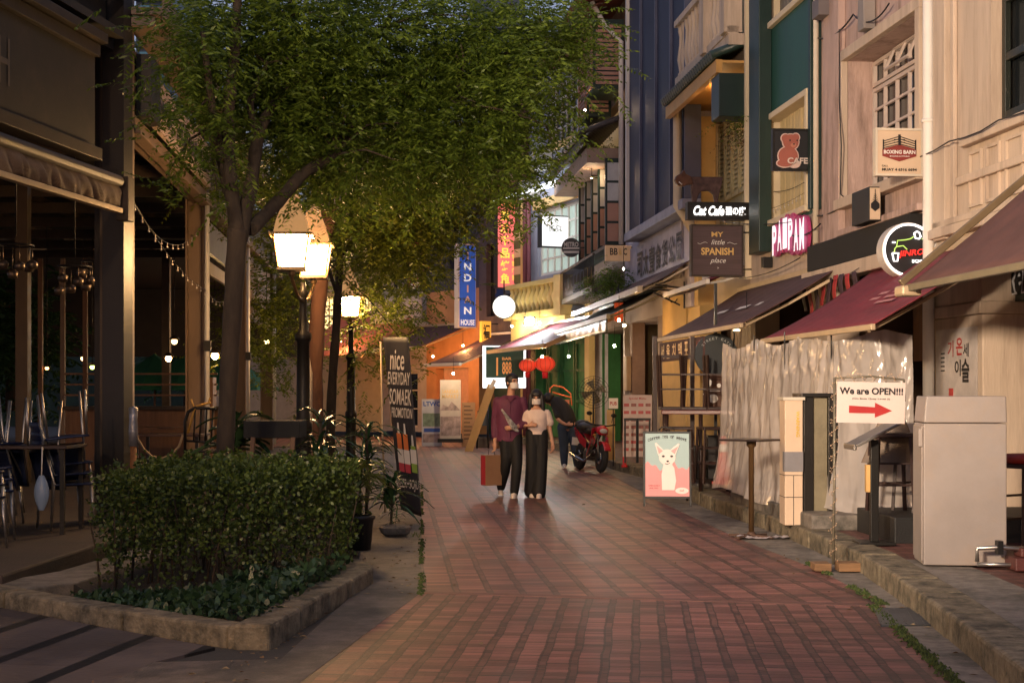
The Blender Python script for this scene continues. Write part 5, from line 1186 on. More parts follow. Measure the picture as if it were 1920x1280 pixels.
g.m = 1; g.disc(.33 * w, -.41 * h_, .05 * h_, -.008, -.006, 24, rx=.15 * w); g.m = 4; g.ring(0, 0, 0, 0.0001, 0, 0.0001, 3); g.text('CAT', .33 * w, -.41 * h_, .1 * w, .03 * h_, -.009, .02)
g.build('poster', [pm('poster_pink', (.62, .24, .24), .5, var=.08), pm('dog_white', (.72, .62, .58), .5, var=.06), pm('ear_pink', (.62, .33, .32), .5), m_ink, m_redink], af)
# ---- bar counter with stacked stools below the brown awning
m_dkw = pm('espresso_wood', (.035, .016, .012), .45, var=.35, scale=4, bump=.2, stretch=(1, 1, 6))
bc = T('bar_counter', 'dark reddish outdoor bar counter with turned legs under the brown awning', 'counter', (2.6, 20.6, .3))
z0 = .30
mb = MB(); mb.slab([(2.02, 20.2), (3.0, 20.0), (3.05, 20.45), (2.06, 20.65)], 1.20, 1.26); mb.build('counter_top', pm('mahogany_top', (.13, .035, .025), .35, var=.3), bc, bevel=.01)
for x, y in ((2.1, 20.3), (2.1, 20.55), (2.55, 20.18), (2.95, 20.1), (2.95, 20.38)): MB(TR(x, y, 0)).lathe([(.03, z0 - .15), (.025, .6), (.035, .7), (.025, .8), (.03, 1.2)], 8).build('leg', m_dkw, bc)
MB().bar((2.1, 20.3, .55), (2.95, 20.12, .55), .03, .04).build('foot_rail', m_dkw, bc)
def stool(name, label, M, group=None):
    p = M.to_translation(); t = T(name, label, 'bar stool', tuple(p), 0, group)
    MB(M).box(-.17, .17, -.17, .17, .70, .74).build('seat', m_dkw, t, bevel=.008)
    for sx in (-1, 1):
        for sy in (-1, 1): MB(M).bar((sx * .15, sy * .15, .70), (sx * .18, sy * .18, 0), .028, .028).build('leg', m_dkw, t)
    mb = MB(M)
    for z in (.25, .45):
        k = .165 + (.7 - z) * .03
        for s_ in (-1, 1): mb.box(-k, k, s_ * k - .01, s_ * k + .01, z, z + .02)
    mb.build('stretcher', m_dkw, t)
    return t
gs = 'dark bar stools around the counter'
stool('bar_stool', 'bar stool upside down on the counter nearest the yellow pillar', TR(2.18, 20.4, 2.0) @ RX(PI), gs)
stool('bar_stool', 'bar stool upside down in the middle of the counter', TR(2.48, 20.36, 2.0) @ RX(PI) @ RZ(.1), gs)
stool('bar_stool', 'bar stool upside down on the counter next to the round black sign', TR(2.80, 20.25, 2.0) @ RX(PI), gs)
stool('bar_stool', 'bar stool standing on the floor below the counter, left one', TR(2.22, 19.9, .30), gs)
stool('bar_stool', 'bar stool standing on the floor below the counter, right one', TR(2.66, 19.85, .30) @ RZ(.2), gs)
rs = T('sign', 'round black sign with a faint lettered arc behind the plastic sheet edge', 'sign', tuple(W(1343, 665, 20.8)))
Mr = Matrix.Translation(W(1343, 665, 20.8)); MB(Mr).disc(0, 0, .30, 0, .05, 36).build('disc', pm('blackboard', (.012, .018, .022), .4), rs)
g = MB(Mr); s_ = 'STREET EATS'
for i, ch in enumerate(s_):
    a = PI * .80 - i * PI * .6 / (len(s_) - 1)
    if ch != ' ': g.text(ch, math.cos(a) * .23, math.sin(a) * .23, .03, .035, -.001, .01, rot=a - PI / 2)
g.build('lettering', pm('chalk', (.35, .38, .38), .8), rs)
MB(Mr).box(-.02, .02, .05, .09, -1.3, 1.0).build('post', m_black, rs)
pp = T('poster_board', 'brown panel of posters with white cat drawings below the round black sign', 'poster', tuple(W(1336, 740, 20.7)))
a, c = W(1318, 772, 20.7), W(1356, 700, 20.7); w, h_ = c.x - a.x, c.z - a.z; Mp = Matrix.Translation(((a.x + c.x) / 2, 20.7, (a.z + c.z) / 2))
MB(Mp).box(-w / 2, w / 2, 0, .03, -h_ / 2, h_ / 2).build('panel', pm('chocolate_board', (.09, .035, .015), .5), pp)
g = MB(Mp)
for cx, cz, rx, rz in ((.0, -.08, .07, .06), (-.05, .14, .03, .05), (.08, .10, .03, .03), (-.09, -.02, .05, .02)): g.disc(cx, cz, rz, -.004, -.001, 14, rx=rx)
g.box(-w * .45, w * .35, -.004, -.001, .015, .03); g.build('drawing', m_whiteink, pp)
fe = T('traffic_cone', 'tall red plastic cone with a white band beneath the bar counter', 'cone', (2.78, 19.6, .3))
MB(TR(2.78, 19.6, .3)).lathe([(.16, 0), (.16, .03), (.11, .035), (.05, .5), (.035, .62), (0, .63)], 16).build('cone', pm('red_plastic', (.55, .02, .02), .35), fe)
MB(TR(2.78, 19.6, .3)).lathe([(.068, .42), (.054, .52)], 16).build('band', m_whiteink, fe)
sk = T('stacked_crates', 'black crates and boxes stacked in the shade below the bar counter', 'crates', (2.4, 20.6, .3))
for i in range(3): MB(TR(2.15 + .35 * i, 20.8, 0) @ RZ(R(-.1, .1))).box(-.15, .15, -.15, .15, .3, .62 + .14 * i).build('crate', pm('crate_black', (.02, .018, .018), .5), sk, bevel=.01)
# wooden railing / rack posts
for i, (px, lab) in enumerate(((1228, 'slim dark timber post at the far end of the bar counter'), (1298, 'paired dark timber posts holding the brown awning'))):
    d = 20.9; x = W(px, 0, d).x; t = T('timber_post', lab, 'post', (x, d, .3)); MB().box(x - .03, x + .03, d - .03, d + .03, .3, 2.28).build('post', m_dkw, t, bevel=.004)
    MB().box(x - .02, x + .5, d - .02, d + .02, 1.98, 2.02).build('cross_bar', m_dkw, t)
tl = T('wall_lamp', 'small branch-shaped wall lamp with a lit white shade beside the round sign', 'lamp', tuple(W(1381, 620, 20)))
MB().tube([tuple(W(1375, 650, 20)), tuple(W(1377, 625, 20)), tuple(W(1370, 612, 20))], .012, 6).build('arm', m_black, tl)
MB(Matrix.Translation(W(1381, 612, 19.9))).lathe([(.05, -.06), (.04, .06), (.0, .061)], 12).build('shade', pm('warm_shade', (.9, .8, .6), .5, emit=(1, .75, .4), es=4), tl)
# menu boards further up
mm = T('menu_board', 'tall pale menu board covered with food photos and red hearts beside the cone', 'menu board', tuple(W(1196, 850, 26.5)))
a, c = W(1168, 856, 26.5), W(1222, 740, 26.5); w, h_ = c.x - a.x, c.z - a.z; Mm = Matrix.Translation(((a.x + c.x) / 2, 26.5, (a.z + c.z) / 2)) @ RZ(-.15) @ RX(-.08)
MB(Mm).box(-w / 2, w / 2, 0, .03, -h_ / 2, h_ / 2).build('board', pm('pale_pink_board', (.55, .40, .33), .5), mm)
g = MB(Mm); random.seed(5)
for r in range(7):
    for q in range(4):
        g.m = random.choice((0, 0, 1)); x = (-.38 + q * .25) * w; z = (.34 - r * .12) * h_; g.box(x - .045, x + .045, -.005, -.001, z - .03, z + .025)
g.m = 1; g.text('Special Menu', 0, .44 * h_, w * .6, .05, -.003, .02)
g.build('picture', [pm('food_red', (.28, .06, .04), .5, var=.6, scale=12), m_redink], mm)
for px, lab in ((1183, 'black waist-high barrier at the shop step, far one'), (1207, 'black waist-high barrier at the shop step, near one')):
    p = W(px, 840, 25.4); t = T('barrier', lab, 'barrier', (p.x, 25.4, .3))
    M_ = TR(p.x, 25.4, .3)
    for s_ in (-.10, .10): MB(M_).box(s_ - .015, s_ + .015, -.015, .015, 0, .72).build('leg', m_black, t)
    MB(M_).box(-.12, .12, -.015, .015, .72, .76).build('rail', m_black, t)
wd_ = T('plank_board', 'narrow yellow plywood board leaning behind the motorcycle', 'board', tuple(W(1145, 862, 28.8)))
a, c = W(1138, 862, 28.8), W(1153, 768, 28.8); w, h_ = c.x - a.x, c.z - a.z
MB(Matrix.Translation(((a.x + c.x) / 2, 28.8, (a.z + c.z) / 2)) @ RX(-.08)).box(-w / 2, w / 2, 0, .02, -h_ / 2, h_ / 2).build('board', pm('plywood', (.60, .38, .14), .6, var=.15), wd_)
wc = T('sign', 'small white card sign above the leaning plywood board', 'sign', tuple(W(1150, 755, 28.6)))
MB(Matrix.Translation(W(1150, 756, 28.6))).box(-.09, .09, 0, .02, -.1, .1).build('card', m_white, wc); g = MB(Matrix.Translation(W(1150, 756, 28.6))); g.text('PUB', 0, 0, .13, .07, -.002, .02); g.build('lettering', m_redink, wc)
MB(Matrix.Translation(W(1150, 756, 28.6))).box(-.01, .01, .02, .04, -1.2, -.1).build('post', m_black, wc)
rp = T('bollard', 'slim red bollard between the menu board and the plywood', 'bollard', (W(1171, 860, 26.9).x, 26.9, .15))
MB(TR(W(1171, 860, 26.9).x, 26.9, .15)).lathe([(.06, 0), (.06, .04), (.035, .05), (.035, .62), (.02, .66), (0, .665)], 12).build('post', pm('red_paint', (.5, .02, .02), .4), rp)
# ironwork bracket
ib = T('iron_bracket', 'black scrolled iron bracket on the yellow pillar below the Chinese lettering', 'bracket', tuple(W(1282, 555, 28)))
mb = MB(); d = 28.2
P_ = lambda x, y: tuple(W(x, y, d))
for a, c in (((1222, 533), (1286, 541)), ((1222, 541), (1286, 548)), ((1225, 548), (1275, 572)), ((1283, 528), (1283, 578))): mb.bar(P_(*a), P_(*c), .03, .03)
mb.tube([P_(1262 + 8 * math.cos(i), 560 + 7 * math.sin(i)) for i in range(6)], .012, 5); mb.build('ironwork', m_black, ib)
# red box lantern, lanterns
rl_ = T('box_lantern', 'red box lantern hanging at the corner of the awning', 'lantern', tuple(W(1160, 585, 33))); p = W(1160, 585, 33)
MB(Matrix.Translation(p)).box(-.09, .09, -.09, .09, -.2, .2).build('shade', pm('red_lantern_box', (.6, .06, .02), .5, emit=(1, .12, .03), es=.35), rl_); MB(Matrix.Translation(p)).box(-.1, .1, -.1, .1, .2, .23).build('cap', m_black, rl_)
MB(Matrix.Translation(p)).tube([(0, 0, .23), (0, 0, .6)], .01, 5).build('cord', m_black, rl_)
for px, py, r_, lab in ((1022, 682, 18, 'larger round red paper lantern glowing over the green wall'), (989, 685, 15, 'smaller red paper lantern half behind the menu board')):
    d = 41; p = W(px, py, d); r = r_ / F * d; t = T('paper_lantern', lab, 'lantern', tuple(p), 0, 'red paper lanterns')
    M_ = Matrix.Translation(p); n = 20
    prof = [(r * .3, -r * .8)] + [(r * (1.05 * math.cos(a) + .02 * ((i % 2) * 2 - 1)), r * .8 * math.sin(a)) for i, a in [(i, -1.2 + 2.4 * i / 16) for i in range(17)]] + [(r * .3, r * .8)]
    MB(M_).lathe(prof, n).build('shade', pm('red_paper', (.8, .06, .03), .6, emit=(1, .075, .03), es=.33, var=.1, bump=0), t)
    rb_ = MB(M_)
    for i in range(12): rb_.tube([(r * 1.07 * math.cos(a) * math.cos(i * PI / 6), r * 1.07 * math.cos(a) * math.sin(i * PI / 6), r * .8 * math.sin(a)) for a in (-1.2, -.8, -.4, 0, .4, .8, 1.2)], .006, 4)
    rb_.build('ribs', pm('lantern_rib', (.35, .02, .01), .6), t); MB(M_).lathe([(r * .42, r * .74), (r * .42, r * .86)], 12).build('cap', m_gold, t)
    MB(M_).ball((0, -r * .9, 0), r * .28, 10).build('glow', pm('lantern_core', (1, .6, .2), .5, emit=(1, .45, .1), es=4), t) if False else None
    MB(M_).lathe([(r * .28, -r * 1.5), (r * .32, -r * .85)], 12).build('tassel', pm('red_tassel', (.6, .01, .02), .7), t)
    MB(M_).tube([(0, 0, r * .8), (0, 0, r * 2.2)], .01, 5).build('cord', m_black, t)
# fan + orange chair
fn = T('fan', 'dark wire-caged pedestal fan in front of the olive wall', 'fan', tuple(W(1112, 730, 33.5))); p = W(1113, 735, 33.5); M_ = Matrix.Translation(p); r = .36
mb = MB(M_)
for k in range(6): mb.ring(0, 0, r * (k + .9) / 6.0, r * (k + 1.05) / 6.0, 0, .012, 24)
for i in range(16): a = i * PI / 8; mb.bar((0, 0, 0), (math.cos(a) * r, 0, math.sin(a) * r), .008, .008, up=(0, 1, 0))
mb.build('cage', m_black, fn); MB(M_).tube([(0, .1, 0), (0, .1, -p.z + .35)], .02, 8).build('pole', m_black, fn)
MB(M_).lathe([(.2, -p.z + .3), (.18, -p.z + .36)], 16, (0, .1, 0)).build('base', m_black, fn)
blm = MB(M_)
for i in range(4): a = i * PI / 2; blm.quad((.03, .05, .03), (math.cos(a) * r * .8, .03, math.sin(a) * r * .8), (math.cos(a + .7) * r * .75, .07, math.sin(a + .7) * r * .75))
blm.build('blades', m_greybar, fn)
oc = T('folding_chair', 'folded orange plastic chair against the green wall', 'chair', tuple(W(1048, 760, 40)))
mb = MB(); P_ = lambda x, y, d=40: tuple(W(x, y, d))
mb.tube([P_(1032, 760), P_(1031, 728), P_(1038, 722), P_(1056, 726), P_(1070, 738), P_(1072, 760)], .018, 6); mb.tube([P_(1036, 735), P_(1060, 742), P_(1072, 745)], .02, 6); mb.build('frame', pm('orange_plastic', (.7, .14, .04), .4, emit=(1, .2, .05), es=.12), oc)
MB().slab([P_(1036, 700)[:2], P_(1068, 700)[:2], (P_(1068, 700)[0], 40.3), (P_(1036, 700)[0], 40.3)], 1.0, 1.3).build('seat', pm('orange_plastic_dark', (.4, .1, .04), .5), oc)
# bunting
bt = T('bunting', 'string of red and dark cloth flags hanging under the black fascia', 'bunting', tuple(FR.P(18.4, .16, 2.9)))
mb = MB(FR.M); mb.tube(sag((S1 + 1.6, .24, 2.98), (S2 - .1, .24, 2.90), .05), .004, 4); mb.build('cord', m_black, bt)
for i in range(9):
    x = S2 - .25 - i * .26; z = 2.88 + .012 * i - .03 * math.sin(i); f_ = MB(FR.M)
    f_.sheet(lambda a, c: (x - .085 + .17 * a * (1 - .25 * c), .24 + .015 * math.sin(c * 5 + i) + .01 * math.sin(a * 9), z - c * (.36 if i % 3 else .30)), 4, 6)
    f_.build('flag', pm('flag_red', (.36, .03, .03), .7) if i % 2 else pm('flag_dark', (.06, .03, .04), .7), bt, solid=.003)
# ---------------------------------------------------------------- far centre: boards at the bend
def board(px0, px1, py0, py1, d, name, label, mat, fn=None, lean=0, th=.03):
    a, c = W(px0, py1, d), W(px1, py0, d); w, h_ = c.x - a.x, c.z - a.z
    t = T(name, label, 'banner stand' if 'banner' in name else 'board', ((a.x + c.x) / 2, d, max(0, a.z)))
    M_ = Matrix.Translation(((a.x + c.x) / 2, d, (a.z + c.z) / 2)) @ RX(lean)
    MB(M_).box(-w / 2, w / 2, 0, th, -h_ / 2, h_ / 2).build('panel', mat, t)
    if fn: fn(t, M_, w, h_)
    return t
m_pix = pm('printed_picture', (.45, .33, .30), .5, var=.7, scale=5, bump=0); m_pix2 = pm('printed_green_picture', (.25, .33, .22), .5, var=.6, scale=6, bump=0)
def f1(t, M_, w, h_):
    g = MB(M_); g.m = 0; g.text('LTWC', 0, h_ * .4, w * .85, h_ * .1, -.003, .03); g.box(-w * .4, w * .4, -.005, -.001, h_ * -.2, h_ * -.12)
    g.m = 1; g.box(-w * .45, w * .45, -.004, -.001, h_ * -.08, h_ * .2); g.m = 2; g.box(-w * .45, w * .45, -.004, -.001, h_ * -.42, h_ * -.24)
    g.build('print', [pm('print_blue', (.05, .12, .45), .5), m_pix2, m_pix], t)
board(791, 829, 748, 836, 41.6, 'notice_board', 'white event board headed LTWC at the end of the brick lane', pm('banner_white', (.62, .6, .6), .5), f1)
def f2(t, M_, w, h_):
    g = MB(M_); g.m = 1; g.text('SANDAR', .0, h_ * .30, w * .8, h_ * .06, -.003, .01); g.text('MARKET', 0, h_ * .22, w * .8, h_ * .06, -.003, .01)
    g.m = 0; g.prism([(-w * .48, -.02 * h_), (w * .48, -.02 * h_), (w * .3, .05 * h_), (.05 * w, .13 * h_), (-.1 * w, .04 * h_), (-w * .35, .08 * h_)], -.005, -.001); g.box(-w * .48, w * .48, -.005, -.001, -.45 * h_, -.12 * h_)
    g.build('print', [m_pix, m_gold], t)
    MB(M_).box(-w * .6, w * .6, -.15, .2, -h_ / 2 - .10, -h_ / 2 - .0).build('base', m_black, t)
board(825, 864, 712, 822, 41.2, 'banner_stand', 'tall cream roll-up banner with rock pictures beside the white event board', pm('banner_cream', (.62, .52, .44), .5), f2)
def f3(t, M_, w, h_):
    g = MB(M_)
    for i in range(9): g.box(-w * .35, w * R(.1, .35), -.004, -.001, h_ * (.40 - i * .09), h_ * (.42 - i * .09))
    g.build('print', m_wood_dk, t)
board(866, 891, 754, 838, 41.4, 'notice_board', 'brown cardboard menu board right of the roll-up banner', pm('kraft_board', (.42, .22, .10), .6, var=.2), f3, -.06)
ab = T('leaning_board', 'yellow wooden A-frame board seen edge on beside the man in purple', 'board', (W(885, 850, 38).x, 38, 0))
d = 38.0; mb = MB(); mb.bar(tuple(W(878, 848, d)), tuple(W(922, 722, d)), .20, .06, up=(0, -1, 0)); mb.build('front_board', pm('yellow_pine', (.62, .38, .14), .55, var=.15, bump=.2), ab)
mb = MB(); mb.bar(tuple(W(922, 735, d + .3)), tuple(W(936, 840, d + .6)), .12, .04, up=(0, -1, 0)); mb.build('rear_board', m_wood_md, ab)
mb = MB(); mb.bar(tuple(W(919, 728, d)), tuple(W(928, 712, d)), .10, .07, up=(0, -1, 0)); mb.build('hinge', m_steel, ab)
for i, (px, lab) in enumerate(((905, 'dark folded chair behind the yellow leaning board'), (947, 'dark folded chair hidden behind the man'))):
    t = T('folded_chair', lab, 'chair', (W(px, 0, 40).x, 40, 0)); mb = MB(TR(W(px, 0, 40).x, 40, 0)); mb.tube([(-.15, 0, 0), (-.12, 0, 1.0), (.12, 0, 1.0), (.15, 0, 0)], .02, 6); mb.build('frame', m_black, t); MB(TR(W(px, 0, 40).x, 40, 0)).box(-.12, .12, .02, .05, .6, .95).build('backrest', pm('chair_grey', (.08, .1, .12), .5), t)
# ------------------------------------------------------------------ pavilion on the left
m_stl = pm('pavilion_steel', (.06, .04, .026), .55, .2, var=.25, bump=.2, stain=.4)
m_stl_l = pm('pavilion_column_paint', (.17, .11, .07), .55, .1, var=.2, bump=.15, stain=.3, stain_col=(.15, .09, .05), stretch=(1, 1, .3))
m_roofd = pm('pavilion_roof_dark', (.022, .017, .014), .7, var=.3, bump=.2)
m_board = pm('pavilion_fascia_board', (.034, .026, .018), .6, var=.2, bump=.15, stain=.45, stain_col=(.09, .06, .04))
m_cant = pm('cream_fascia', (.26, .18, .125), .6, var=.15, bump=.15, stain=.3, stain_col=(.2, .13, .08))
A_, B_ = (-5.64, 36), (-4.0, 15.6)
FP = Frame(A_, B_); FN = Frame(B_, (-4.95, 8.6)); LP = FP.len; LN = FN.len
def fps(Y): return (36 - Y) / (36 - 15.6) * LP
pv = T('pavilion', 'long dark steel and timber dining pavilion along the left side with deep fascia boards', 'pavilion', (-4.2, 16, .17))
cols = [15.6, 22.0, 28.2, 34.5]
for i, Y in enumerate(cols):
    s = fps(Y); mb = MB(FP.M)
    mb.box(s - .12, s + .12, -.03, .0, .17, 5.45); mb.box(s - .12, s + .12, -.28, -.25, .17, 5.45); mb.box(s - .012, s + .012, -.25, -.03, .17, 5.45)
    mb.build('column', m_stl_l if i else m_stl, pv, bevel=.004)
    if i: MB(FP.M).tube([(s + .20, .05, 4.4), (s + .20, .05, .3)], .035, 10).build('drain_pipe', m_white, pv); MB(FP.M).box(s + .15, s + .25, .0, .1, 2.1, 2.25).build('pipe_clip', m_black, pv)
mb = MB(FN.M); mb.box(-.02, .05, -.36, .0, .17, 5.3); mb.build('column', m_roofd, pv, bevel=.004)
mb = MB(FN.M); mb.box(.055, FN.S(232, .06), -.17, .06, .17, 6.4); mb.build('column', pm('dark_column_panel', (.012, .009, .007), .5, var=.3), pv)
mb = MB(FP.M); mb.box(fps(15.72), fps(15.5), .005, .035, .17, 5.7); mb.build('column_cover', m_stl_l, pv, bevel=.004)
# long beams and eaves, street side
mb = MB(FP.M); mb.box(-3, LP - .1, -.2, .04, 4.28, 4.42); mb.box(-3, LP - .1, -.05, .10, 4.22, 4.28); mb.build('lower_beam', m_stl_l, pv, bevel=.006)
mb = MB(FP.M); mb.box(-3, LP + .1, -.05, .35, 5.42, 5.50); mb.box(-3, LP + .1, .35, .42, 5.36, 5.62); mb.box(-3, LP + .1, .0, .28, 5.30, 5.40); mb.build('eave', m_cant, pv, bevel=.006)
mb = MB(FP.M); mb.box(-3, fps(22.1), -.12, -.06, 4.44, 5.28); mb.build('fascia', m_board, pv)
mb = MB(FP.M); mb.box(fps(21.9), LP - .15, -.14, -.10, 4.75, 5.28); mb.build('fascia', m_cant, pv)
for Ya, Yb, za, zb_, m_ in ((22.3, 27.8, 3.62, 4.1, pm('frosted_panel', (.30, .33, .36), .3)), (22.3, 27.8, 3.3, 3.5, m_cant), (28.5, 34.2, 3.3, 4.2, m_cant), (28.5, 34.2, 2.9, 3.2, m_stl_l)):
    MB(FP.M).box(fps(Yb), fps(Ya), -.10, -.04, za, zb_).build('hanging_panel', m_, pv, bevel=.006)
# shop name board between first and second column
sb = T('sign', 'cream fascia sign with blurred black lettering between the first pavilion columns', 'sign', tuple(FP.P(fps(19), .05, 4.6)))
MB(FP.M).box(fps(21.6), fps(16.6), .06, .12, 4.46, 5.02).build('board', pm('cream_sign', (.50, .38, .32), .5, var=.1), sb)
MB(FP.M).box(fps(16.55), fps(15.9), .02, .18, 4.44, 5.10).build('end_panel', m_black, sb)
g = MB(FP.flat(fps(19.1), .125, 0) @ TR(0, 0, 0)); g.text('MEAT FROZEN & FRESH', -.0, 4.70, 4.3, .26, 0, .03, ext=.012); g.build('lettering', m_ink, sb)
# near section
mb = MB(FN.M); mb.box(.365, LN + 3, -.05, .10, 5.10, 5.18); mb.box(.365, LN + 3, -.02, .09, 5.5, 5.56); mb.box(.365, LN + 3, -.3, -.1, 5.19, 6.6); mb.build('eave', m_roofd, pv)
mb = MB(FN.M); mb.box(FN.S(196, .1), LN + 3, -.10, .06, 4.80, 4.92); mb.box(FN.S(196, .1), LN + 3, -.02, .14, 4.93, 5.02); mb.build('upper_beam', m_stl, pv, bevel=.005)
mb = MB(FN.M); mb.box(FN.S(196, .1), LN + 3, -.06, .0, 3.90, 4.80); mb.build('fascia', m_board, pv)
mb = MB(FN.M); mb.box(FN.S(196, .1), LN + 3, -.10, .08, 3.78, 3.90); mb.build('lower_beam', m_stl, pv, bevel=.006)
g = MB(FN.flat(2.9, .002, 0)); g.text('CH', -.0, 4.35, .45, .42, 0, .0); g.build('faded_lettering', pm('faded_letter', (.13, .10, .07), .7), pv)
mb = MB(); mb.slab([(-4.0, 15.6), (-5.64, 36), (-22, 36), (-22, 15.6)], 5.0, 5.1); mb.slab([(-5.7, 36.02), (-6.9, 51), (-24, 51), (-22, 36.02)], 5.0, 5.1); mb.box(-24, -7.0, 50.6, 50.9, 2.7, 4.98); mb.slab([(-4.05, 15.6), (-4.9, 8.6), (-22, 8.6), (-22, 15.6)], 5.0, 5.12)
mb.build('roof', m_roofd, pv)
mb = MB()
for i in range(9):
    y = 17 + i * 2.1; mb.box(-18, -4.3 - (y - 15.6) * .08, y, y + .08, 4.55, 4.72)
for i in range(5): x = -5.4 - i * 1.4; mb.box(x, x + .1, 11, 35, 4.73, 4.86)
mb.build('rafter', m_stl, pv)
for i, (x, Y) in enumerate(((-7.2, 22), (-7.6, 28), (-8.1, 35), (-9.4, 23), (-10.6, 30), (-6.9, 17.2))):
    MB().box(x - .09, x + .09, Y - .09, Y + .09, .17, 4.7).build('inner_post', m_stl if i % 2 == 0 else m_wood_dk, pv, bevel=.005)
# rolled side awning near the camera
ra = T('rolled_awning', 'rolled beige canvas awning with a gathered valance on the near pavilion front', 'awning', tuple(FN.P(2, .2, 3.4)))
mb = MB(FN.M)
def rf(a, c):
    s = FN.S(222, .17) + a * (LN + 1); z = 3.56 - .22 * c + .012 * math.sin(a * 70 + c * 2); f_ = noise.noise(Vector((a * 45 + c * 1.8, c * .6, 3))) + .6 * noise.noise(Vector((a * 110 + c * 2.5, c, 7))); return (s, .17 + .05 * f_ * (.25 + c) + .03 * math.sin(c * PI), z)
mb.sheet(rf, 300, 8); mb.build('valance', pm('tan_canvas', (.20, .135, .09), .8, var=.25, bump=.3), ra, solid=.008)
mb = MB(FN.M); mb.box(FN.S(224, .18), LN + 2, .14, .22, 3.28, 3.335); mb.build('bottom_rail', m_beigebar, ra, bevel=.01)
mb = MB(FN.M); mb.box(FN.S(228, .1), FN.S(215, .1), .11, .24, 3.22, 3.66); mb.build('end_bracket', m_stl, ra, bevel=.01)
mb = MB(FN.M); mb.tube([(FN.S(222, .17), .17, 3.6), (LN + 2, .17, 3.6)], .06, 10); mb.build('roller', m_board, ra)
# string lights
def string(name, label, pts, nb, col=None):
    t = T(name, label, 'string lights', pts[0]); mb = MB(); mb.tube(pts, .004, 4); mb.build('wire', m_black, t); b_ = MB()
    acc = [Vector(p) for p in pts]
    for i in range(nb):
        k = (i + .5) / nb * (len(acc) - 1); j = int(k); p = acc[j].lerp(acc[j + 1], k - j); b_.tube([tuple(p), tuple(p - Vector((0, 0, .035)))], .004, 4); b_.ball(tuple(p - Vector((0, 0, .05))), .014, 6)
    b_.build('bulbs', pm('clear_bulb', (.55, .48, .42), .15, spec=.8), t)
string('string_lights', 'sagging string of small bulbs from the first pavilion column to the second', sag(W(246, 370, 15.8), W(388, 545, 21.8), .15, 16), 14)
string('string_lights', 'short string of bulbs hanging high between the first two columns', sag(W(246, 372, 15.8), W(372, 430, 21.8), .35, 14), 12)
string('string_lights', 'string of bulbs between the second column and the tree', sag(W(388, 545, 21.8), W(440, 540, 24), .2, 10), 8)
string('string_lights', 'string of bulbs draped through the branches above the street lamps', sag(W(560, 380, 15), W(705, 265, 15), .25, 16), 14)
# interior things: hanging pans, lamps, furniture
random.seed(11)
for i, (px, py, d, lab) in enumerate(((30, 460, 15.5, 'dark wire chandelier with metal pans hanging at far left'), (140, 500, 16.5, 'cluster of hanging pots above the stacked chairs'), (180, 490, 17.5, 'hanging basket of bottles beside the dark column'))):
    p = W(px, py, d); t = T('hanging_rack', lab, 'rack', tuple(p))
    mb = MB(Matrix.Translation(p)); mb.tube([(0, 0, .1), (0, 0, 4.7 - p.z)], .008, 5)
    mb.tube([(.18 * math.cos(a), .18 * math.sin(a), 0) for a in [k * PI / 6 for k in range(13)]], .012, 6); mb.build('hoop', m_black, t)
    for k in range(6):
        a = k * PI / 3; x, y, z = .17 * math.cos(a), .17 * math.sin(a), -R(.12, .3)
        mb = MB(Matrix.Translation(p)); mb.tube([(x, y, 0), (x, y, z)], .004, 4); mb.lathe([(.0, -.05), (.05, -.04), (.06, .02), (.02, .05)], 10, (x, y, z)); mb.build('pan', pm('dull_pan', (.16, .12, .09), .35, .7), t)
def pendant(px, py, d, es, lab, r=.07, col=(1, .6, .22)):
    p = W(px, py, d); t = T('pendant_lamp', lab, 'lamp', tuple(p)); M_ = Matrix.Translation(p)
    MB(M_).tube([(0, 0, r * 2), (0, 0, 4.6 - p.z)], .008, 5).build('cord', m_black, t)
    MB(M_).lathe([(r * 1.8, r * .6), (r * 1.2, r * 1.5), (r * .3, r * 2)], 14).build('shade', m_stl, t)
    MB(M_).ball((0, 0, 0), r, 12).build('bulb', pm('warm_bulb_%d' % int(es), (1, .7, .4), .4, emit=col, es=es, bump=0), t)
pendant(316, 672, 33, 60, 'bright pendant bulb over the green parasols'); pendant(403, 667, 30, 90, 'glaring pendant bulb right of the second column', .075); pendant(327, 640, 34, 10, 'small dim pendant near the roof'); pendant(173, 688, 30, 6, 'small yellow-green pendant deep in the bar', .05, (.8, 1, .2)); pendant(88, 690, 28, 14, 'tiny orange bulb behind the posts', .035, (1, .4, .1)); pendant(156, 672, 30, 10, 'dim cream pendant left of the dark column', .05); pendant(500, 640, 33, 30, 'bulb behind the third column', .06)
for i, (px, lab) in enumerate(((290, 'closed green parasol top left of the pendant bulb'), (350, 'green parasol right of the pendant bulb'), (425, 'green parasol behind the tree trunk'))):
    p = W(px, 690, 38); t = T('parasol', lab, 'parasol', (p.x, 38, 0), 0, 'green parasols by the river'); M_ = TR(p.x, 38, 0)
    MB(M_).lathe([(1.35, 1.55), (1.30, 1.62), (.7, 2.05), (.05, 2.45), (0, 2.5)], 8, smooth=False).build('canopy', pm('green_parasol', (.025, .16, .09), .7, var=.2), t); MB(M_).tube([(0, 0, 0), (0, 0, 2.5)], .025, 8).build('pole', m_wood_md, t)
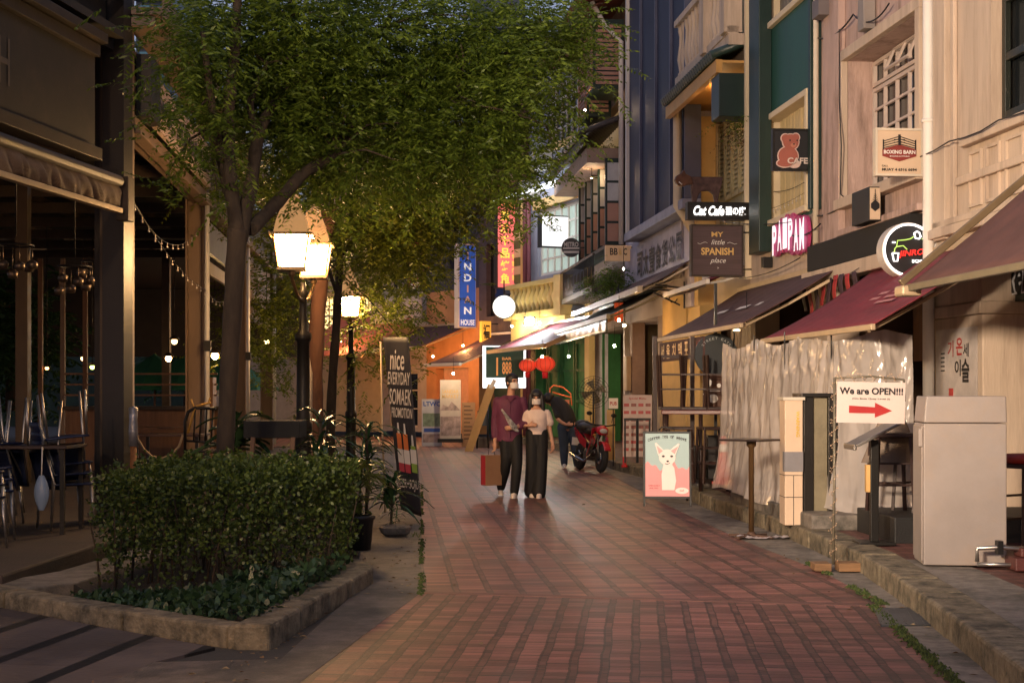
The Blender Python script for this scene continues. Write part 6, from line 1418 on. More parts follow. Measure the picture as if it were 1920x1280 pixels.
def diner_chair(label, M, mat, group='stacked navy chairs on the pavilion floor'):
    p = M.to_translation(); t = T('chair', label, 'chair', tuple(p), 0, group)
    MB(M).sheet(lambda a, c: ((a - .5) * .40, (c - .5) * .40, .44 - .02 * math.sin(a * PI) * math.sin(c * PI)), 8, 8).build('seat', mat, t, solid=.02)
    MB(M).sheet(lambda a, c: ((a - .5) * (.38 - .04 * c), .19 + .10 * c + .03 * math.cos((a - .5) * 3), .50 + .36 * c), 8, 8).build('backrest', mat, t, solid=.02)
    for sx in (-1, 1):
        MB(M).tube([(sx * .18, -.17, .43), (sx * .20, -.21, 0)], .012, 6).build('leg', m_steel, t); MB(M).tube([(sx * .18, .30, .86), (sx * .19, .19, .45), (sx * .20, .23, 0)], .012, 6).build('leg', m_steel, t)
m_nv = pm('navy_plastic', (.012, .020, .06), .4, var=.3)
k = 0
for j, (x, y, rz) in enumerate(((-4.95, 14.15, .3), (-4.35, 14.3, -.4), (-5.25, 14.4, 1.1), (-5.5, 14.2, .2))): diner_chair('navy chair laid back-down on the dark table, number %s from the column' % ('one', 'two', 'three', 'four')[j], TR(x, y + .1, 1.45 + .05 * (j % 2)) @ RY(PI - .1 * j) @ RZ(rz), m_nv, 'upturned navy chairs on the table')
for x, y, rz, n, lab in ((-4.6, 12.7, 2.6, 3, 'front stack by the kerb'), (-5.3, 13.3, 1.2, 3, 'stack at the picture edge'), (-4.75, 13.6, 1.9, 3, 'nearest left stack'), (-4.35, 14.6, 2.2, 3, 'stack beside the dark column'), (-5.2, 15.0, 1.4, 2, 'stack behind the table')):
    for j in range(n): diner_chair('navy chair %s in the %s' % (('at the bottom', 'second up', 'on top')[j], lab), TR(x, y + .02 * j, .17 + .1 * j) @ RZ(rz) @ RX(-.03 * j), m_nv)
diner_chair('navy chair turned upside down on the dark table', TR(-4.6, 14.2, 1.42) @ RY(PI) @ RZ(.5), m_nv, None); diner_chair('second navy chair upside down on the table, further left', TR(-5.05, 14.3, 1.42) @ RY(PI) @ RZ(1.2), m_nv, None)
def table(label, x, y, z, w, dd, m_, hz=.74):
    t = T('table', label, 'table', (x, y, z)); M_ = TR(x, y, z)
    MB(M_).box(-w / 2, w / 2, -dd / 2, dd / 2, hz, hz + .03).build('tabletop', m_, t, bevel=.005)
    for sx in (-1, 1):
        for sy in (-1, 1): MB(M_).box(sx * (w / 2 - .05) - .02, sx * (w / 2 - .05) + .02, sy * (dd / 2 - .05) - .02, sy * (dd / 2 - .05) + .02, 0, hz).build('leg', m_black, t)
table('dark dining table holding upturned navy chairs at far left', -4.7, 14.25, .17, 1.1, .7, m_dkw, .80)
table('brown dining table behind the second column', -5.6, 24.0, .17, 1.3, .8, m_wood_md); table('long brown table under the pendant bulb', -6.0, 28.0, .17, 1.8, .8, m_wood_md); table('dark side table behind the tree trunk', -4.6, 20.2, .17, .9, .7, m_dkw)
bg = T('bag', 'blue and white plastic bag tied to the dark table leg', 'bag', (-4.30, 13.7, .5)); MB().sheet(lambda a, c: (-4.30 + .07 * math.cos(a * 2 * PI) * math.sin(.3 + c * 2.5), 13.65 + .05 * math.sin(a * 2 * PI) * math.sin(.3 + c * 2.5), .42 + .32 * c), 14, 10).build('bag_skin', pm('pale_blue_plastic', (.22, .30, .42), .3, bump=.3), bg)
MB().tube([(-4.30, 13.65, .73), (-4.31, 13.7, 1.0)], .006, 4).build('string', m_white, bg)
# railings, counters inside
ct = T('counter', 'timber service counter with rails behind the second column', 'counter', (-5.5, 25, .17))
MB().box(-7.6, -5.0, 25.4, 25.8, .17, 1.2).build('front', m_wood_md, ct); MB().box(-7.7, -4.95, 25.3, 25.9, 1.2, 1.26).build('top', m_wood_dk, ct)
for i in range(3): MB().bar((-7.6, 25.35, 1.45 + i * .18), (-5.0, 25.35, 1.45 + i * .18), .05, .03).build('rail', m_wood_md, ct)
MB().box(-5.35, -5.05, 25.2, 25.5, .17, 1.75).build('end_post', pm('orange_timber', (.26, .12, .045), .5, var=.3, stretch=(5, 5, .6)), ct)
for i in range(7):
    x = -8.0 - i * .42; lb_ = ('nearest the river side', 'second', 'third', 'fourth', 'fifth', 'sixth', 'furthest left')[i]
    t = T('timber_post', 'slim lit timber screen post, %s, deep inside the pavilion' % lb_, 'post', (x, 28, .17), 0, 'screen posts inside the pavilion'); MB().box(x - .04, x + .04, 27.96, 28.04, .17, 4.0).build('post', m_cant if i % 2 else m_wood_md, t)
# barricade bench end with yellow rope
bb = T('metal_bench', 'black curved metal bench end standing behind the hedge', 'bench', (-3.6, 16.5, .1)); d = 16.8
P_ = lambda x, y: tuple(W(x, y, d))
mb = MB(); mb.tube([P_(347, 860), P_(347, 790), P_(353, 772), P_(366, 764), P_(405, 766)], .018, 8); mb.tube([P_(350, 826), P_(405, 830)], .014, 6); mb.tube([P_(350, 844), P_(405, 848)], .014, 6)
for i in range(4): mb.tube([P_(366 + i * 11, 766), P_(363 + i * 11, 828)], .010, 6)
mb.build('frame', m_black, bb); MB().slab([P_(352, 0)[:2], P_(408, 0)[:2], (P_(408, 0)[0], d + .4), (P_(352, 0)[0], d + .4)], .82, .85).build('seat', m_wood_dk, bb)
rp = T('rope', 'pale rope hanging in a loop between the taped post and the bench, tied in yellow', 'rope', P_(300, 860))
mb = MB(); mb.tube([P_(254, 798), P_(258, 822), P_(270, 842), P_(284, 855), P_(303, 860), P_(322, 852), P_(336, 836), P_(343, 815)], .014, 6); mb.build('cord', pm('pale_rope', (.45, .32, .18), .8, bump=.4), rp)
mb = MB(); mb.tube([P_(352, 812), P_(362, 775), P_(368, 762), P_(395, 754)], .014, 6); mb.tube([P_(366, 768), P_(358, 748)], .010, 6); mb.tube([P_(390, 757), P_(394, 745)], .010, 6); mb.build('yellow_tie', pm('yellow_rope', (.55, .30, .06), .7), rp)
tp_ = T('taped_post', 'short rusty post wrapped in silver tape beside the first column', 'post', (W(250, 0, 15.2).x, 15.2, .1)); x = W(250, 0, 15.2).x
MB(TR(x, 15.2, 0)).lathe([(.035, .1), (.035, .95)], 10).build('post', pm('rust_orange', (.28, .12, .04), .7, var=.5, scale=12, bump=.4), tp_); MB(TR(x, 15.2, 0)).lathe([(.045, .95), (.05, 1.1), (.042, 1.22), (.05, 1.34), (.0, 1.36)], 10).build('tape', pm('silver_tape', (.30, .30, .32), .3, .5, bump=.6, bscale=30), tp_)

# ------------------------------------------------------------------ street lamps
# added spot lamp on a mast out of view, washing the shophouse fronts
fl_ = T('flood_light', 'added warm flood light on a mast beside the camera, outside the picture', 'flood light', (-2.6, 3.0, 3.6))
_dir = Vector((4.2, 17, 3.9)) - Vector((-2.6, 3.0, 3.6)); _q = _dir.to_track_quat('-Z', 'Y')
Mfl = Matrix.Translation((-2.6, 3.0, 3.6)) @ _q.to_matrix().to_4x4()
MB(Mfl).box(-.25, .25, -.18, .18, .06, .22).build('housing', m_black, fl_, bevel=.02)
MB().tube([(-2.7, 2.8, 3.6), (-2.9, 2.7, 3.3), (-2.9, 2.7, 0)], .04, 8).build('mast', m_black, fl_)
flL = D.objects.new('lamp_light', D.lights.new('lamp_light', 'SPOT')); C.objects.link(flL); flL.parent = fl_; flL.rotation_euler = _q.to_euler()
flL.data.energy = 1750; flL.data.color = (1, .77, .56); flL.data.spot_size = math.radians(64); flL.data.spot_blend = .9; flL.data.shadow_soft_size = .45
m_lamp_glass = pm('lamp_glass', (1, .9, .7), .4, emit=(1, .58, .24), es=120, bump=0)
m_lamp_cap = pm('lamp_copper_cap', (.30, .19, .09), .35, .7, var=.3, bump=.2)
m_post = pm('lamp_post_iron', (.018, .015, .012), .45, .4, var=.3, bump=.2)
def lantern(parent, M, es=None, k=1.):
    """four-sided tapering lantern, bottom at z=0"""
    h0, b_, t_ = .37 * k, .15 * k, .20 * k
    g = MB(M)
    for i in range(4):
        Q_ = RZ(i * PI / 2 + .08)
        g.add([(-b_ + .02, -b_, .02), (b_ - .02, -b_, .02), (t_ - .02, -t_, h0 - .01), (-t_ + .02, -t_, h0 - .01)], [(0, 1, 2, 3)], Q_)
    g.build('glass', m_lamp_glass, parent)
    f_ = MB(M @ RZ(.08))
    for sx, sy in ((-1, -1), (1, -1), (1, 1), (-1, 1)): f_.bar((sx * b_, sy * b_, 0), (sx * t_, sy * t_, h0), .022, .022)
    f_.box(-b_ - .015, b_ + .015, -b_ - .015, b_ + .015, -.03, .01); f_.box(-t_ - .05, t_ + .05, -t_ - .05, t_ + .05, h0, h0 + .03)
    f_.build('frame', m_lamp_cap, parent, bevel=.003)
    r_ = MB(M @ RZ(.08 + PI / 4)); q = 2 ** .5
    r_.lathe([(t_ * q, h0 + .03), (t_ * q * .86, h0 + .17 * k), (t_ * q * .42, h0 + .42 * k), (t_ * q * .44, h0 + .45 * k), (.02, h0 + .52 * k), (0, h0 + .60 * k)], 4, smooth=False)
    r_.build('cap', pm('lamp_cap_glass', (.20, .11, .05), .4, emit=(1, .50, .18), es=.5, var=.3, bump=0), parent)
    for i in (0, 1, 2, 3): MB(M @ RZ(.08 + i * PI / 2)).add([(t_ * .15, -t_ * .93, h0 + .06), (t_ * .62, -t_ * .93, h0 + .06), (t_ * .40, -t_ * .60, h0 + .27), (t_ * .10, -t_ * .60, h0 + .27)], [(0, 1, 2, 3)]).build('cap_pane', pm('cap_glass', (1, .8, .5), .4, emit=(1, .6, .25), es=130, bump=0), parent, solid=.01)
def street_lamp(label, x, y, zb, off, ang, n=2):
    t = T('street_lamp', label, 'street lamp', (x, y, .05), 0, 'lantern street lamps along the left side')
    MB(TR(x, y, 0)).lathe([(.15, .0), (.15, .25), (.10, .3), (.095, 1.0), (.11, 1.03), (.11, 1.12), (.085, 1.16), (.075, 2.1), (.10, 2.13), (.10, 2.2), (.05, 2.24), (.045, zb - .28), (.07, zb - .25), (.04, zb - .2), (.03, zb - .12)], 12).build('post', m_post, t)
    for i in range(n):
        s_ = 1 if i else -1
        ex, ey = x + s_ * off * math.cos(ang), y + s_ * off * math.sin(ang)
        if n > 1: MB().tube([(x, y, zb - .35), ((x + ex) / 2, (y + ey) / 2, zb - .30), (ex, ey, zb - .12), (ex, ey, zb - .02)], .022, 8).build('arm', m_lamp_cap, t)
        MB(TR(ex, ey, zb)).lathe([(.02, -.1), (.05, -.07), (.03, -.03), (.07, 0)], 10).build('collar', m_lamp_cap, t)
        lantern(t, TR(ex, ey, zb))
    return t
zL = W(0, 503, 17.35).z
street_lamp('nearest lantern street lamp with two glowing heads, at left of the lane', -2.51, 17.95, zL, .60, 1.492)
street_lamp('second lantern street lamp, behind the leaning tree trunk', -3.02, 28.0, W(0, 594, 28).z, .01, 0, 1)
street_lamp('far lantern street lamp half hidden by the reddish trunk', -5.9, 45, W(0, 625, 45).z, .01, 0, 1)
street_lamp('added lantern street lamp on the left near the camera, outside the picture', -3.0, 5.2, 2.95, .62, .3)  # added out of view as one more light beside the lane
tl_ = T('added_tall_lamp', 'added tall warm street light on a tapered column further back along the lane, outside the picture', 'street lamp', (-5.2, -14, 0))
MB(TR(-5.2, -14, 0)).lathe([(.14, 0), (.14, .5), (.09, .55), (.06, 9.6)], 12).build('column', m_post, tl_)
MB().bar((-5.2, -14, 9.55), (-4.0, -13.6, 9.75), .08, .08).build('arm', m_post, tl_); MB().box(-4.2, -3.4, -13.8, -13.4, 9.72, 9.86).build('lamp_head', m_post, tl_, bevel=.03)
tlL = D.objects.new('lamp_light', D.lights.new('lamp_light', 'POINT')); C.objects.link(tlL); tlL.parent = tl_; tlL.location = (1.4, .4, 9.5)
tlL.data.energy = 700; tlL.data.color = (1, .62, .36); tlL.data.shadow_soft_size = .3  # added fill from behind the camera, its source unseen
yp = T('drain_pipe', 'pale yellow upright pipe beside the nearest lamp post', 'pipe', (W(568, 0, 19).x, 19, 0)); MB().tube([tuple(W(567, 548, 19)), tuple(W(568, 630, 19)), tuple(W(572, 655, 19)), tuple(W(580, 700, 19)), tuple(W(580, 860, 19))], .04, 8).build('tube', m_cream, yp)
# ------------------------------------------------------------------ trees, hedge, pots
def npmesh(name, V, Fq, mat, parent=None, smooth=False):
    me = D.meshes.new(name); nv, nf = len(V), len(Fq)
    me.vertices.add(nv); me.vertices.foreach_set('co', V.astype(np.float32).ravel())
    k = Fq.shape[1]; me.loops.add(nf * k); me.loops.foreach_set('vertex_index', Fq.astype(np.int32).ravel())
    me.polygons.add(nf); me.polygons.foreach_set('loop_start', np.arange(nf, dtype=np.int32) * k)
    me.materials.append(mat); me.update(calc_edges=True); me.validate()
    o = D.objects.new(name, me); C.objects.link(o); o.parent = parent
    return o
rg = np.random.default_rng(7)
def unit(v): return v / np.maximum(1e-9, np.linalg.norm(v, axis=-1, keepdims=True))
def fronds(P, L=.32, nl=9, ll=.06, lw=.017, droop=.5, outv=None):
    """P (n,3) frond roots -> leaflet quads on both sides of drooping stalks"""
    n = len(P); d = rg.normal(size=(n, 3)); d[:, 2] = d[:, 2] * .35 - droop * .4
    if outv is not None: d += outv * .9
    d = unit(d); up = np.array([0, 0, 1.]); side = unit(np.cross(d, up) + 1e-6); L = L * rg.uniform(.7, 1.2, n)
    V = []; 
    for i in range(nl):
        t = (i + 1) / nl; c = P + d * (L * t)[:, None]; c[:, 2] -= droop * .3 * (L * t * t)
        for s_ in (-1, 1):
            a = unit(side * s_ + d * .45 + np.array([0, 0, -.35]) + rg.normal(size=(n, 3)) * .18)
            w_ = unit(np.cross(a, up * 1. + rg.normal(size=(n, 3)) * .5)); l_ = (ll * rg.uniform(.7, 1.2, n) * (1.1 - .4 * abs(t - .5)))[:, None]
            m = c + a * l_ * .5
            V.append(np.stack([c, m + w_ * lw * .5, c + a * l_, m - w_ * lw * .5], 1))
    V = np.concatenate(V, 0).reshape(-1, 3); return V, np.arange(len(V)).reshape(-1, 4)
def ell(px, py, d, rx, ry, n, rd=1.2):
    c = np.array(W(px, py, d)); s = np.array([rx / F * d, rd, ry / F * d]); u = rg.normal(size=(n, 3)); u = unit(u) * rg.uniform(0, 1, (n, 1)) ** .45
    return c + u * s, u
def clumps(ells, per=9, spread=.22):
    P = []; O = []
    for e in ells:
        c, u = ell(*e); k = np.repeat(c, per, 0) + rg.normal(size=(len(c) * per, 3)) * spread; P.append(k); O.append(np.repeat(u, per, 0))
    return np.concatenate(P), np.concatenate(O)
m_bark = pm('dark_bark', (.042, .028, .017), .9, var=.6, scale=8, bump=1., bscale=25, stretch=(1, 1, .3))
m_bark_r = pm('reddish_bark', (.085, .036, .02), .9, var=.4, scale=6, bump=.9, bscale=25, stretch=(1, 1, .3))
def br(mb, pts, r0, r1, n=9):
    P = [W(*p) for p in pts]
    Q_ = []
    for i in range(len(P) - 1):   # Catmull-Rom
        p0, p1, p2, p3 = P[max(i - 1, 0)], P[i], P[i + 1], P[min(i + 2, len(P) - 1)]
        for j in range(5):
            t = j / 5; Q_.append(.5 * ((2 * p1) + (-p0 + p2) * t + (2 * p0 - 5 * p1 + 4 * p2 - p3) * t * t + (-p0 + 3 * p1 - 3 * p2 + p3) * t ** 3))
    Q_.append(P[-1]); m = len(Q_)
    mb.tube(Q_, [r0 + (r1 - r0) * i / (m - 1) + .006 * math.sin(i * 1.7) * min(1, r0 * 10) for i in range(m)], n)
def tree(label, trunkspec, branches, ells, mats, L=.34, ll=.075, lw=.022, per=11, nl=8, spread=.19, twigs=60):
    root = W(*trunkspec[0][0]); t = T('tree', label, 'tree', (root.x, root.y, max(0, root.z)))
    mb = MB(); br(mb, *trunkspec); mb.build('trunk', mats[0], t)
    for b_ in branches: mb = MB(); br(mb, *b_); mb.build('branch', mats[0], t)
    P, O = clumps(ells, per, spread)
    if twigs:
        tw = MB(); idx = rg.choice(len(P), twigs)
        ends = [W(*b_[0][-1]) for b_ in branches] + [W(*b_[0][len(b_[0]) // 2]) for b_ in branches]
        for i in idx:
            p = Vector(P[i]); e = min(ends, key=lambda q: (q - p).length)
            if (e - p).length < 2.2: m = e.lerp(p, .5) + Vector((R(-.1, .1), R(-.1, .1), R(0, .15))); tw.tube([tuple(e), tuple(m), tuple(p)], [.018, .011, .005], 5, caps=False)
        tw.build('twigs', mats[0], t)
    V, Fq = fronds(P, L, nl, ll, lw, outv=O)
    inv = np.array(wm(t).inverted()); V = V + inv[:3, 3]
    npmesh('crown', V, Fq, mats[1], t)
    return t
lf1 = leafmat('tamarind_leaf', (.060, .105, .014), (.18, .25, .032), .45, .55)
lf2 = leafmat('tamarind_leaf_warm', (.08, .11, .012), (.22, .25, .03), .45, .55)
# first tree
T1 = [(418, 960, 13), (424, 800, 13), (432, 650, 13), (440, 520, 13), (446, 430, 13)]
tree('large tree with a dark forked trunk rising behind the hedge, crown over the lane', (T1, .072, .09),
     [([(446, 440, 13), (432, 340, 13), (428, 220, 13), (440, 100, 13), (446, -40, 13)], .07, .04), ([(430, 360, 13), (412, 280, 13), (395, 180, 12.6), (380, 60, 12.4)], .06, .02),
      ([(448, 450, 13), (470, 350, 13.2), (486, 250, 13.4), (515, 195, 13.8), (545, 165, 14)], .075, .03), ([(478, 240, 13.4), (470, 190, 13.3), (500, 120, 13.5), (520, 40, 13.8)], .04, .015),
      ([(470, 430, 13.1), (520, 380, 13.6), (570, 325, 14), (625, 290, 14.4), (668, 215, 14.8), (690, 180, 15), (760, 160, 15.5)], .065, .035), ([(690, 180, 15), (676, 120, 15), (720, 50, 15)], .035, .02),
      ([(760, 160, 15.5), (850, 95, 15.6), (910, 50, 15.8), (960, 10, 16)], .05, .03), ([(800, 125, 15.6), (900, 110, 15.6), (1000, 90, 15.4)], .03, .01), ([(780, 150, 15.4), (860, 190, 15.3), (960, 210, 15)], .03, .01)],
     [(405, 100, 13, 48, 120, 34), (530, 60, 14, 150, 110, 95), (560, 210, 14.5, 150, 90, 75), (700, 90, 15, 180, 120, 92), (860, 70, 15.5, 170, 90, 74), (1000, 70, 15.3, 95, 65, 40), (1010, 180, 15, 40, 50, 18), (950, 230, 15.5, 70, 70, 24),
      (790, 250, 15.5, 150, 100, 92), (680, 300, 15, 120, 60, 55), (350, 40, 12.5, 22, 60, 6, .4), (352, 225, 12.3, 30, 18, 5, .25), (400, 310, 13, 25, 40, 5, .4), (965, 290, 15, 30, 50, 12, .5), (950, 350, 14.8, 14, 30, 5, .3), (1060, 70, 15, 35, 25, 9, .5)], (m_bark, lf1), nl=9)
tree('second tree with a slender reddish trunk leaning beside the street lamp', ([(598, 960, 20), (592, 800, 20), (590, 700, 20), (598, 560, 20), (610, 430, 20)], .125, .10),
     [([(610, 440, 20), (632, 370, 20), (650, 310, 20.3), (700, 260, 20.6), (760, 230, 21)], .09, .04), ([(612, 430, 20), (600, 350, 20), (560, 290, 20)], .06, .03), ([(650, 320, 20.2), (740, 360, 20.6), (820, 400, 21), (860, 430, 21)], .05, .015)],
     [(640, 330, 20.5, 150, 80, 80), (790, 350, 21, 110, 70, 75), (845, 310, 21, 50, 50, 24), (720, 420, 22, 110, 60, 60), (785, 445, 21, 40, 18, 14, .5), (560, 380, 22, 80, 50, 20), (870, 180, 22, 80, 110, 18), (730, 190, 22, 200, 110, 40), (450, 200, 22, 150, 160, 50)], (m_bark_r, lf2), L=.42, ll=.09, lw=.028, spread=.35)
tree('third tree, dark thin trunk between the two lamp posts', ([(618, 900, 26), (622, 740, 26), (630, 620, 26), (636, 520, 26), (640, 420, 26)], .09, .06),
     [([(638, 480, 26), (690, 420, 26), (740, 380, 26)], .05, .02), ([(635, 560, 26), (612, 490, 26), (600, 430, 26)], .04, .02)],
     [(690, 470, 29, 70, 45, 30), (732, 500, 29, 38, 110, 34), (520, 560, 30, 60, 90, 45), (700, 640, 28, 30, 50, 12), (480, 620, 31, 30, 100, 24)], (m_bark, lf2), L=.5, ll=.11, lw=.035, spread=.4)
# dark trees beyond the pavilion towards the river
lfd = leafmat('dark_river_leaf', (.02, .06, .02), (.05, .12, .04), .6, .3)
for i, (px, py, d, rx, ry, n, lab) in enumerate(((20, 620, 40, 90, 90, 60, 'dim green tree beyond the pavilion at far left'), (350, 640, 60, 120, 70, 50, 'dark shrubs beyond the green parasols'))):
    t = T('tree', lab, 'tree', tuple(W(px, 760, d))); P, O = clumps([(px, py, d, rx, ry, n, 2)], 8, .5); V, Fq = fronds(P, .7, 7, .25, .09, outv=O); V = V + np.array(wm(t).inverted())[:3, 3]; npmesh('crown', V, Fq, lfd, t)
    mb = MB(); mb.tube([tuple(W(px, 770, d)), tuple(W(px + 3, py, d))], .15, 8); mb.build('trunk', m_bark, t)
# ---- hedge
def leaves(P, l, w, N=None, flat_=.0):
    n = len(P); a = rg.normal(size=(n, 3)); a[:, 2] = a[:, 2] * .6 + .2
    if N is not None: a += N * .5
    a = unit(a); b_ = unit(np.cross(a, rg.normal(size=(n, 3)) + np.array([0, 0, .6]))); l_ = (l * rg.uniform(.6, 1.25, n))[:, None]
    nr = unit(np.cross(a, b_)) * l_ * .10
    V = np.stack([P, P + a * l_ * .35 + b_ * w * .5 + nr, P + a * l_ * .75 + b_ * w * .38, P + a * l_, P + a * l_ * .75 - b_ * w * .38, P + a * l_ * .35 - b_ * w * .5 + nr], 1).reshape(-1, 3)
    return V, np.arange(len(V)).reshape(-1, 6)
hp = [(-2.95, 10.55), (-1.95, 10.45), (-1.25, 11.75), (-1.30, 12.4), (-1.75, 12.9), (-2.9, 13.1)]
def inpoly(x, y, p):
    r = np.zeros(len(x), bool); j = len(p) - 1
    for i in range(len(p)):
        xi, yi = p[i]; xj, yj = p[j]; c = ((yi > y) != (yj > y)) & (x < (xj - xi) * (y - yi) / (yj - yi + 1e-12) + xi); r ^= c; j = i
    return r
def nz3(P, s): return np.array([noise.noise(Vector(p) * s) for p in P])
N_ = 130000; x = rg.uniform(-3.2, -1.1, N_); y = rg.uniform(10.2, 13.3, N_)
z = .10 + .80 * rg.uniform(0, 1, N_) ** .66
k = inpoly(x, y, hp); x, y, z = x[k], y[k], z[k]; P = np.stack([x, y, z], 1)
n1 = nz3(P, 3.2); n2 = nz3(P, 9)
cx, cy = -2.1, 11.7
edge = np.minimum.reduce([np.abs((x - a[0]) * (b_[1] - a[1]) - (y - a[1]) * (b_[0] - a[0])) / math.dist(a, b_) for a, b_ in zip(hp, hp[1:] + hp[:1])])
surf = np.minimum(edge, (.93 - z) * .9)
keep = (surf < .10 + .10 * n1) | (rg.uniform(size=len(x)) < .10)
keep &= (n2 > -.32) & ((z > .30) | (n1 + n2 > -.15))
P = P[keep]; n1 = n1[keep]
_ns = 260; _sx = rg.uniform(-2.9, -1.3, _ns); _sy = rg.uniform(10.5, 12.9, _ns); _k = inpoly(_sx, _sy, hp); _sx, _sy = _sx[_k], _sy[_k]      # stray shoots
_sh = rg.uniform(.05, .15, len(_sx)); _t = rg.uniform(0, 1, (14, len(_sx))); _dx = rg.normal(size=len(_sx)) * .05; _dy = rg.normal(size=len(_sx)) * .05
_SP = np.stack([_sx + _dx * _t, _sy + _dy * _t, .88 + _sh * _t], -1).reshape(-1, 3)
P = np.concatenate([P, _SP]); n1 = np.concatenate([n1, np.zeros(len(_SP))])
P[:, 2] += .10 * n1 + rg.normal(size=len(P)) * .012; P[:, 0] += (P[:, 0] - cx) * .05 * n1 * 2 + rg.normal(size=len(P)) * .015; P[:, 1] += (P[:, 1] - cy) * .06 * n1 * 2
hg = T('hedge', 'clipped box-shaped green hedge in the kerbed bed at lower left', 'hedge', (-2.1, 11.7, .1))
V, Fq = leaves(P, .036, .024, np.stack([np.zeros(len(P)), -.6 * np.ones(len(P)), np.ones(len(P)) * .6], 1)); V = V - np.array([-2.1, 11.7, .1])
npmesh('foliage', V, Fq, leafmat('hedge_leaf', (.024, .046, .009), (.11, .155, .030), .45, .3), hg)
mb = MB()
for i in range(50):
    while True:
        x_, y_ = R(-3, -1.3), R(10.5, 12.9)
        if inpoly(np.array([x_]), np.array([y_]), hp)[0]: break
    a, h_ = R(-.15, .15), R(.5, .85); mb.tube([(x_, y_, .05), (x_ + a * .4, y_ + R(-.05, .05), h_ * .5), (x_ + a, y_ + R(-.1, .1), h_)], [.011, .008, .004], 5)
mb.build('stems', m_bark, hg)
# low ground cover in front
N_ = 9000; x = rg.uniform(-3.3, -1.15, N_); y = rg.uniform(8.95, 12.2, N_)
k = inpoly(x, y, [(-3.1, 10.35), (-2.4, 9.68), (-1.72, 9.05), (-1.52, 9.05), (-1.28, 11.7), (-2, 10.7)]); x, y = x[k], y[k]
hgt = np.where(x > -2.0, .15, .02) * (1 + .5 * nz3(np.stack([x, y, 0 * x], 1), 4)); P = np.stack([x, y, .08 + hgt * rg.uniform(.1, 1, len(x))], 1)
V, Fq = leaves(P, .07, .035, np.tile([0, 0, .3], (len(P), 1)))
o = npmesh('ground_cover', V, Fq, leafmat('cover_leaf', (.014, .034, .015), (.04, .085, .034), .4, .25)); tag(o, 'low leafy ground cover between the hedge and the planter kerb', 'ground cover', kind='stuff')
# ---- leafy potted plants
def strap_plant(label, x, y, z, h, n, L, w, mat, pot=None, stem=None, name='potted_plant', arch=.6):
    t = T(name, label, 'plant', (x, y, z))
    if pot: pot(t, x, y, z)
    mb = MB(); 
    for i in range(n):
        a = R(0, 2 * PI); l_ = L * R(.6, 1.15); el = R(.15, 1.25); b0 = (x + R(-.04, .04), y + R(-.04, .04), z + h * R(.35, 1)); W_ = w * R(.7, 1.1); dx, dy = math.cos(a), math.sin(a)
        def fl(u, v, b0=b0, dx=dx, dy=dy, el=el, l_=l_, W_=W_):
            r = l_ * math.cos(el) * v + .0; zz = l_ * math.sin(el) * v - arch * l_ * v * v; ww = W_ * math.sin(PI * min(1, .12 + .88 * v)) ** .7 * (u - .5)
            return (b0[0] + dx * r - dy * ww, b0[1] + dy * r + dx * ww, b0[2] + zz + abs(u - .5) * W_ * .35)
        mb.sheet(fl, 2, 7)
    mb.build('leaves', mat, t)
    if stem: MB().tube([(x, y, z), (x + .02, y, z + h * .5), (x, y, z + h)], stem, 7).build('stem', m_bark, t)
    return t
lfg = leafmat('glossy_leaf', (.015, .045, .020), (.05, .10, .04), .22, .15); lfy = leafmat('yellow_green_leaf', (.05, .08, .015), (.16, .20, .04), .35, .3)
def pot_black(t, x, y, z): MB(TR(x, y, z)).lathe([(.11, 0), (.135, .26), (.15, .27), (.15, .30), (.13, .30), (.12, .24)], 18).build('pot', pm('black_plastic_pot', (.012, .012, .012), .5), t)
def pot_stone(t, x, y, z): MB(TR(x, y, z)).lathe([(.10, 0), (.15, .03), (.17, .09), (.15, .11), (.13, .08)], 8, smooth=False).build('pot', m_conc, t)
strap_plant('leafy shrub in a black plastic pot at the planter corner', -1.33, 12.9, .14, .75, 70, .30, .05, lfy, pot_black, .012)
strap_plant('small plant in a low grey stone bowl on the concrete apron', -1.22, 15.6, .0, .35, 26, .22, .02, lfg, pot_stone)
strap_plant('broad glossy-leaved plant beside the banner foot', -1.35, 16.6, .0, .5, 55, .50, .055, lfg, None, .015, 'shrub')
strap_plant('tall dracaena with drooping dark leaves in the bed', -1.95, 15.2, .1, 1.15, 70, .55, .05, lfg, None, .02, 'shrub')
strap_plant('second dracaena further along the bed', -1.65, 16.9, .1, 1.0, 60, .5, .045, lfg, None, .02, 'shrub')
strap_plant('big-leaved plant rising over the dark crate planter', -2.75, 14.9, .7, .5, 26, .55, .14, lfg, None, .015, 'shrub')
strap_plant('yellow-green bushy plant behind the hedge end', -1.75, 14.2, .1, .75, 90, .28, .04, lfy, None, .012, 'shrub')
strap_plant('low bushy plant under the dracaena', -1.6, 13.6, .1, .55, 80, .26, .035, lfy, None, .012, 'shrub')
strap_plant('pale flowering shrub lit by the nearest lamp', -3.0, 21.0, .3, .9, 80, .25, .05, leafmat('pale_leaf', (.16, .18, .08), (.35, .34, .18), .5, .3), None, .012, 'shrub')
strap_plant('yellow fern frond plant beside the banner pole', -1.45, 15.0, .4, .35, 30, .42, .04, lfy, None, .01, 'shrub')
strap_plant('tuft of weeds growing in the joint beside the brick lane', -.98, 15.3, .0, .04, 30, .10, .008, lfy, None, None, 'weed')
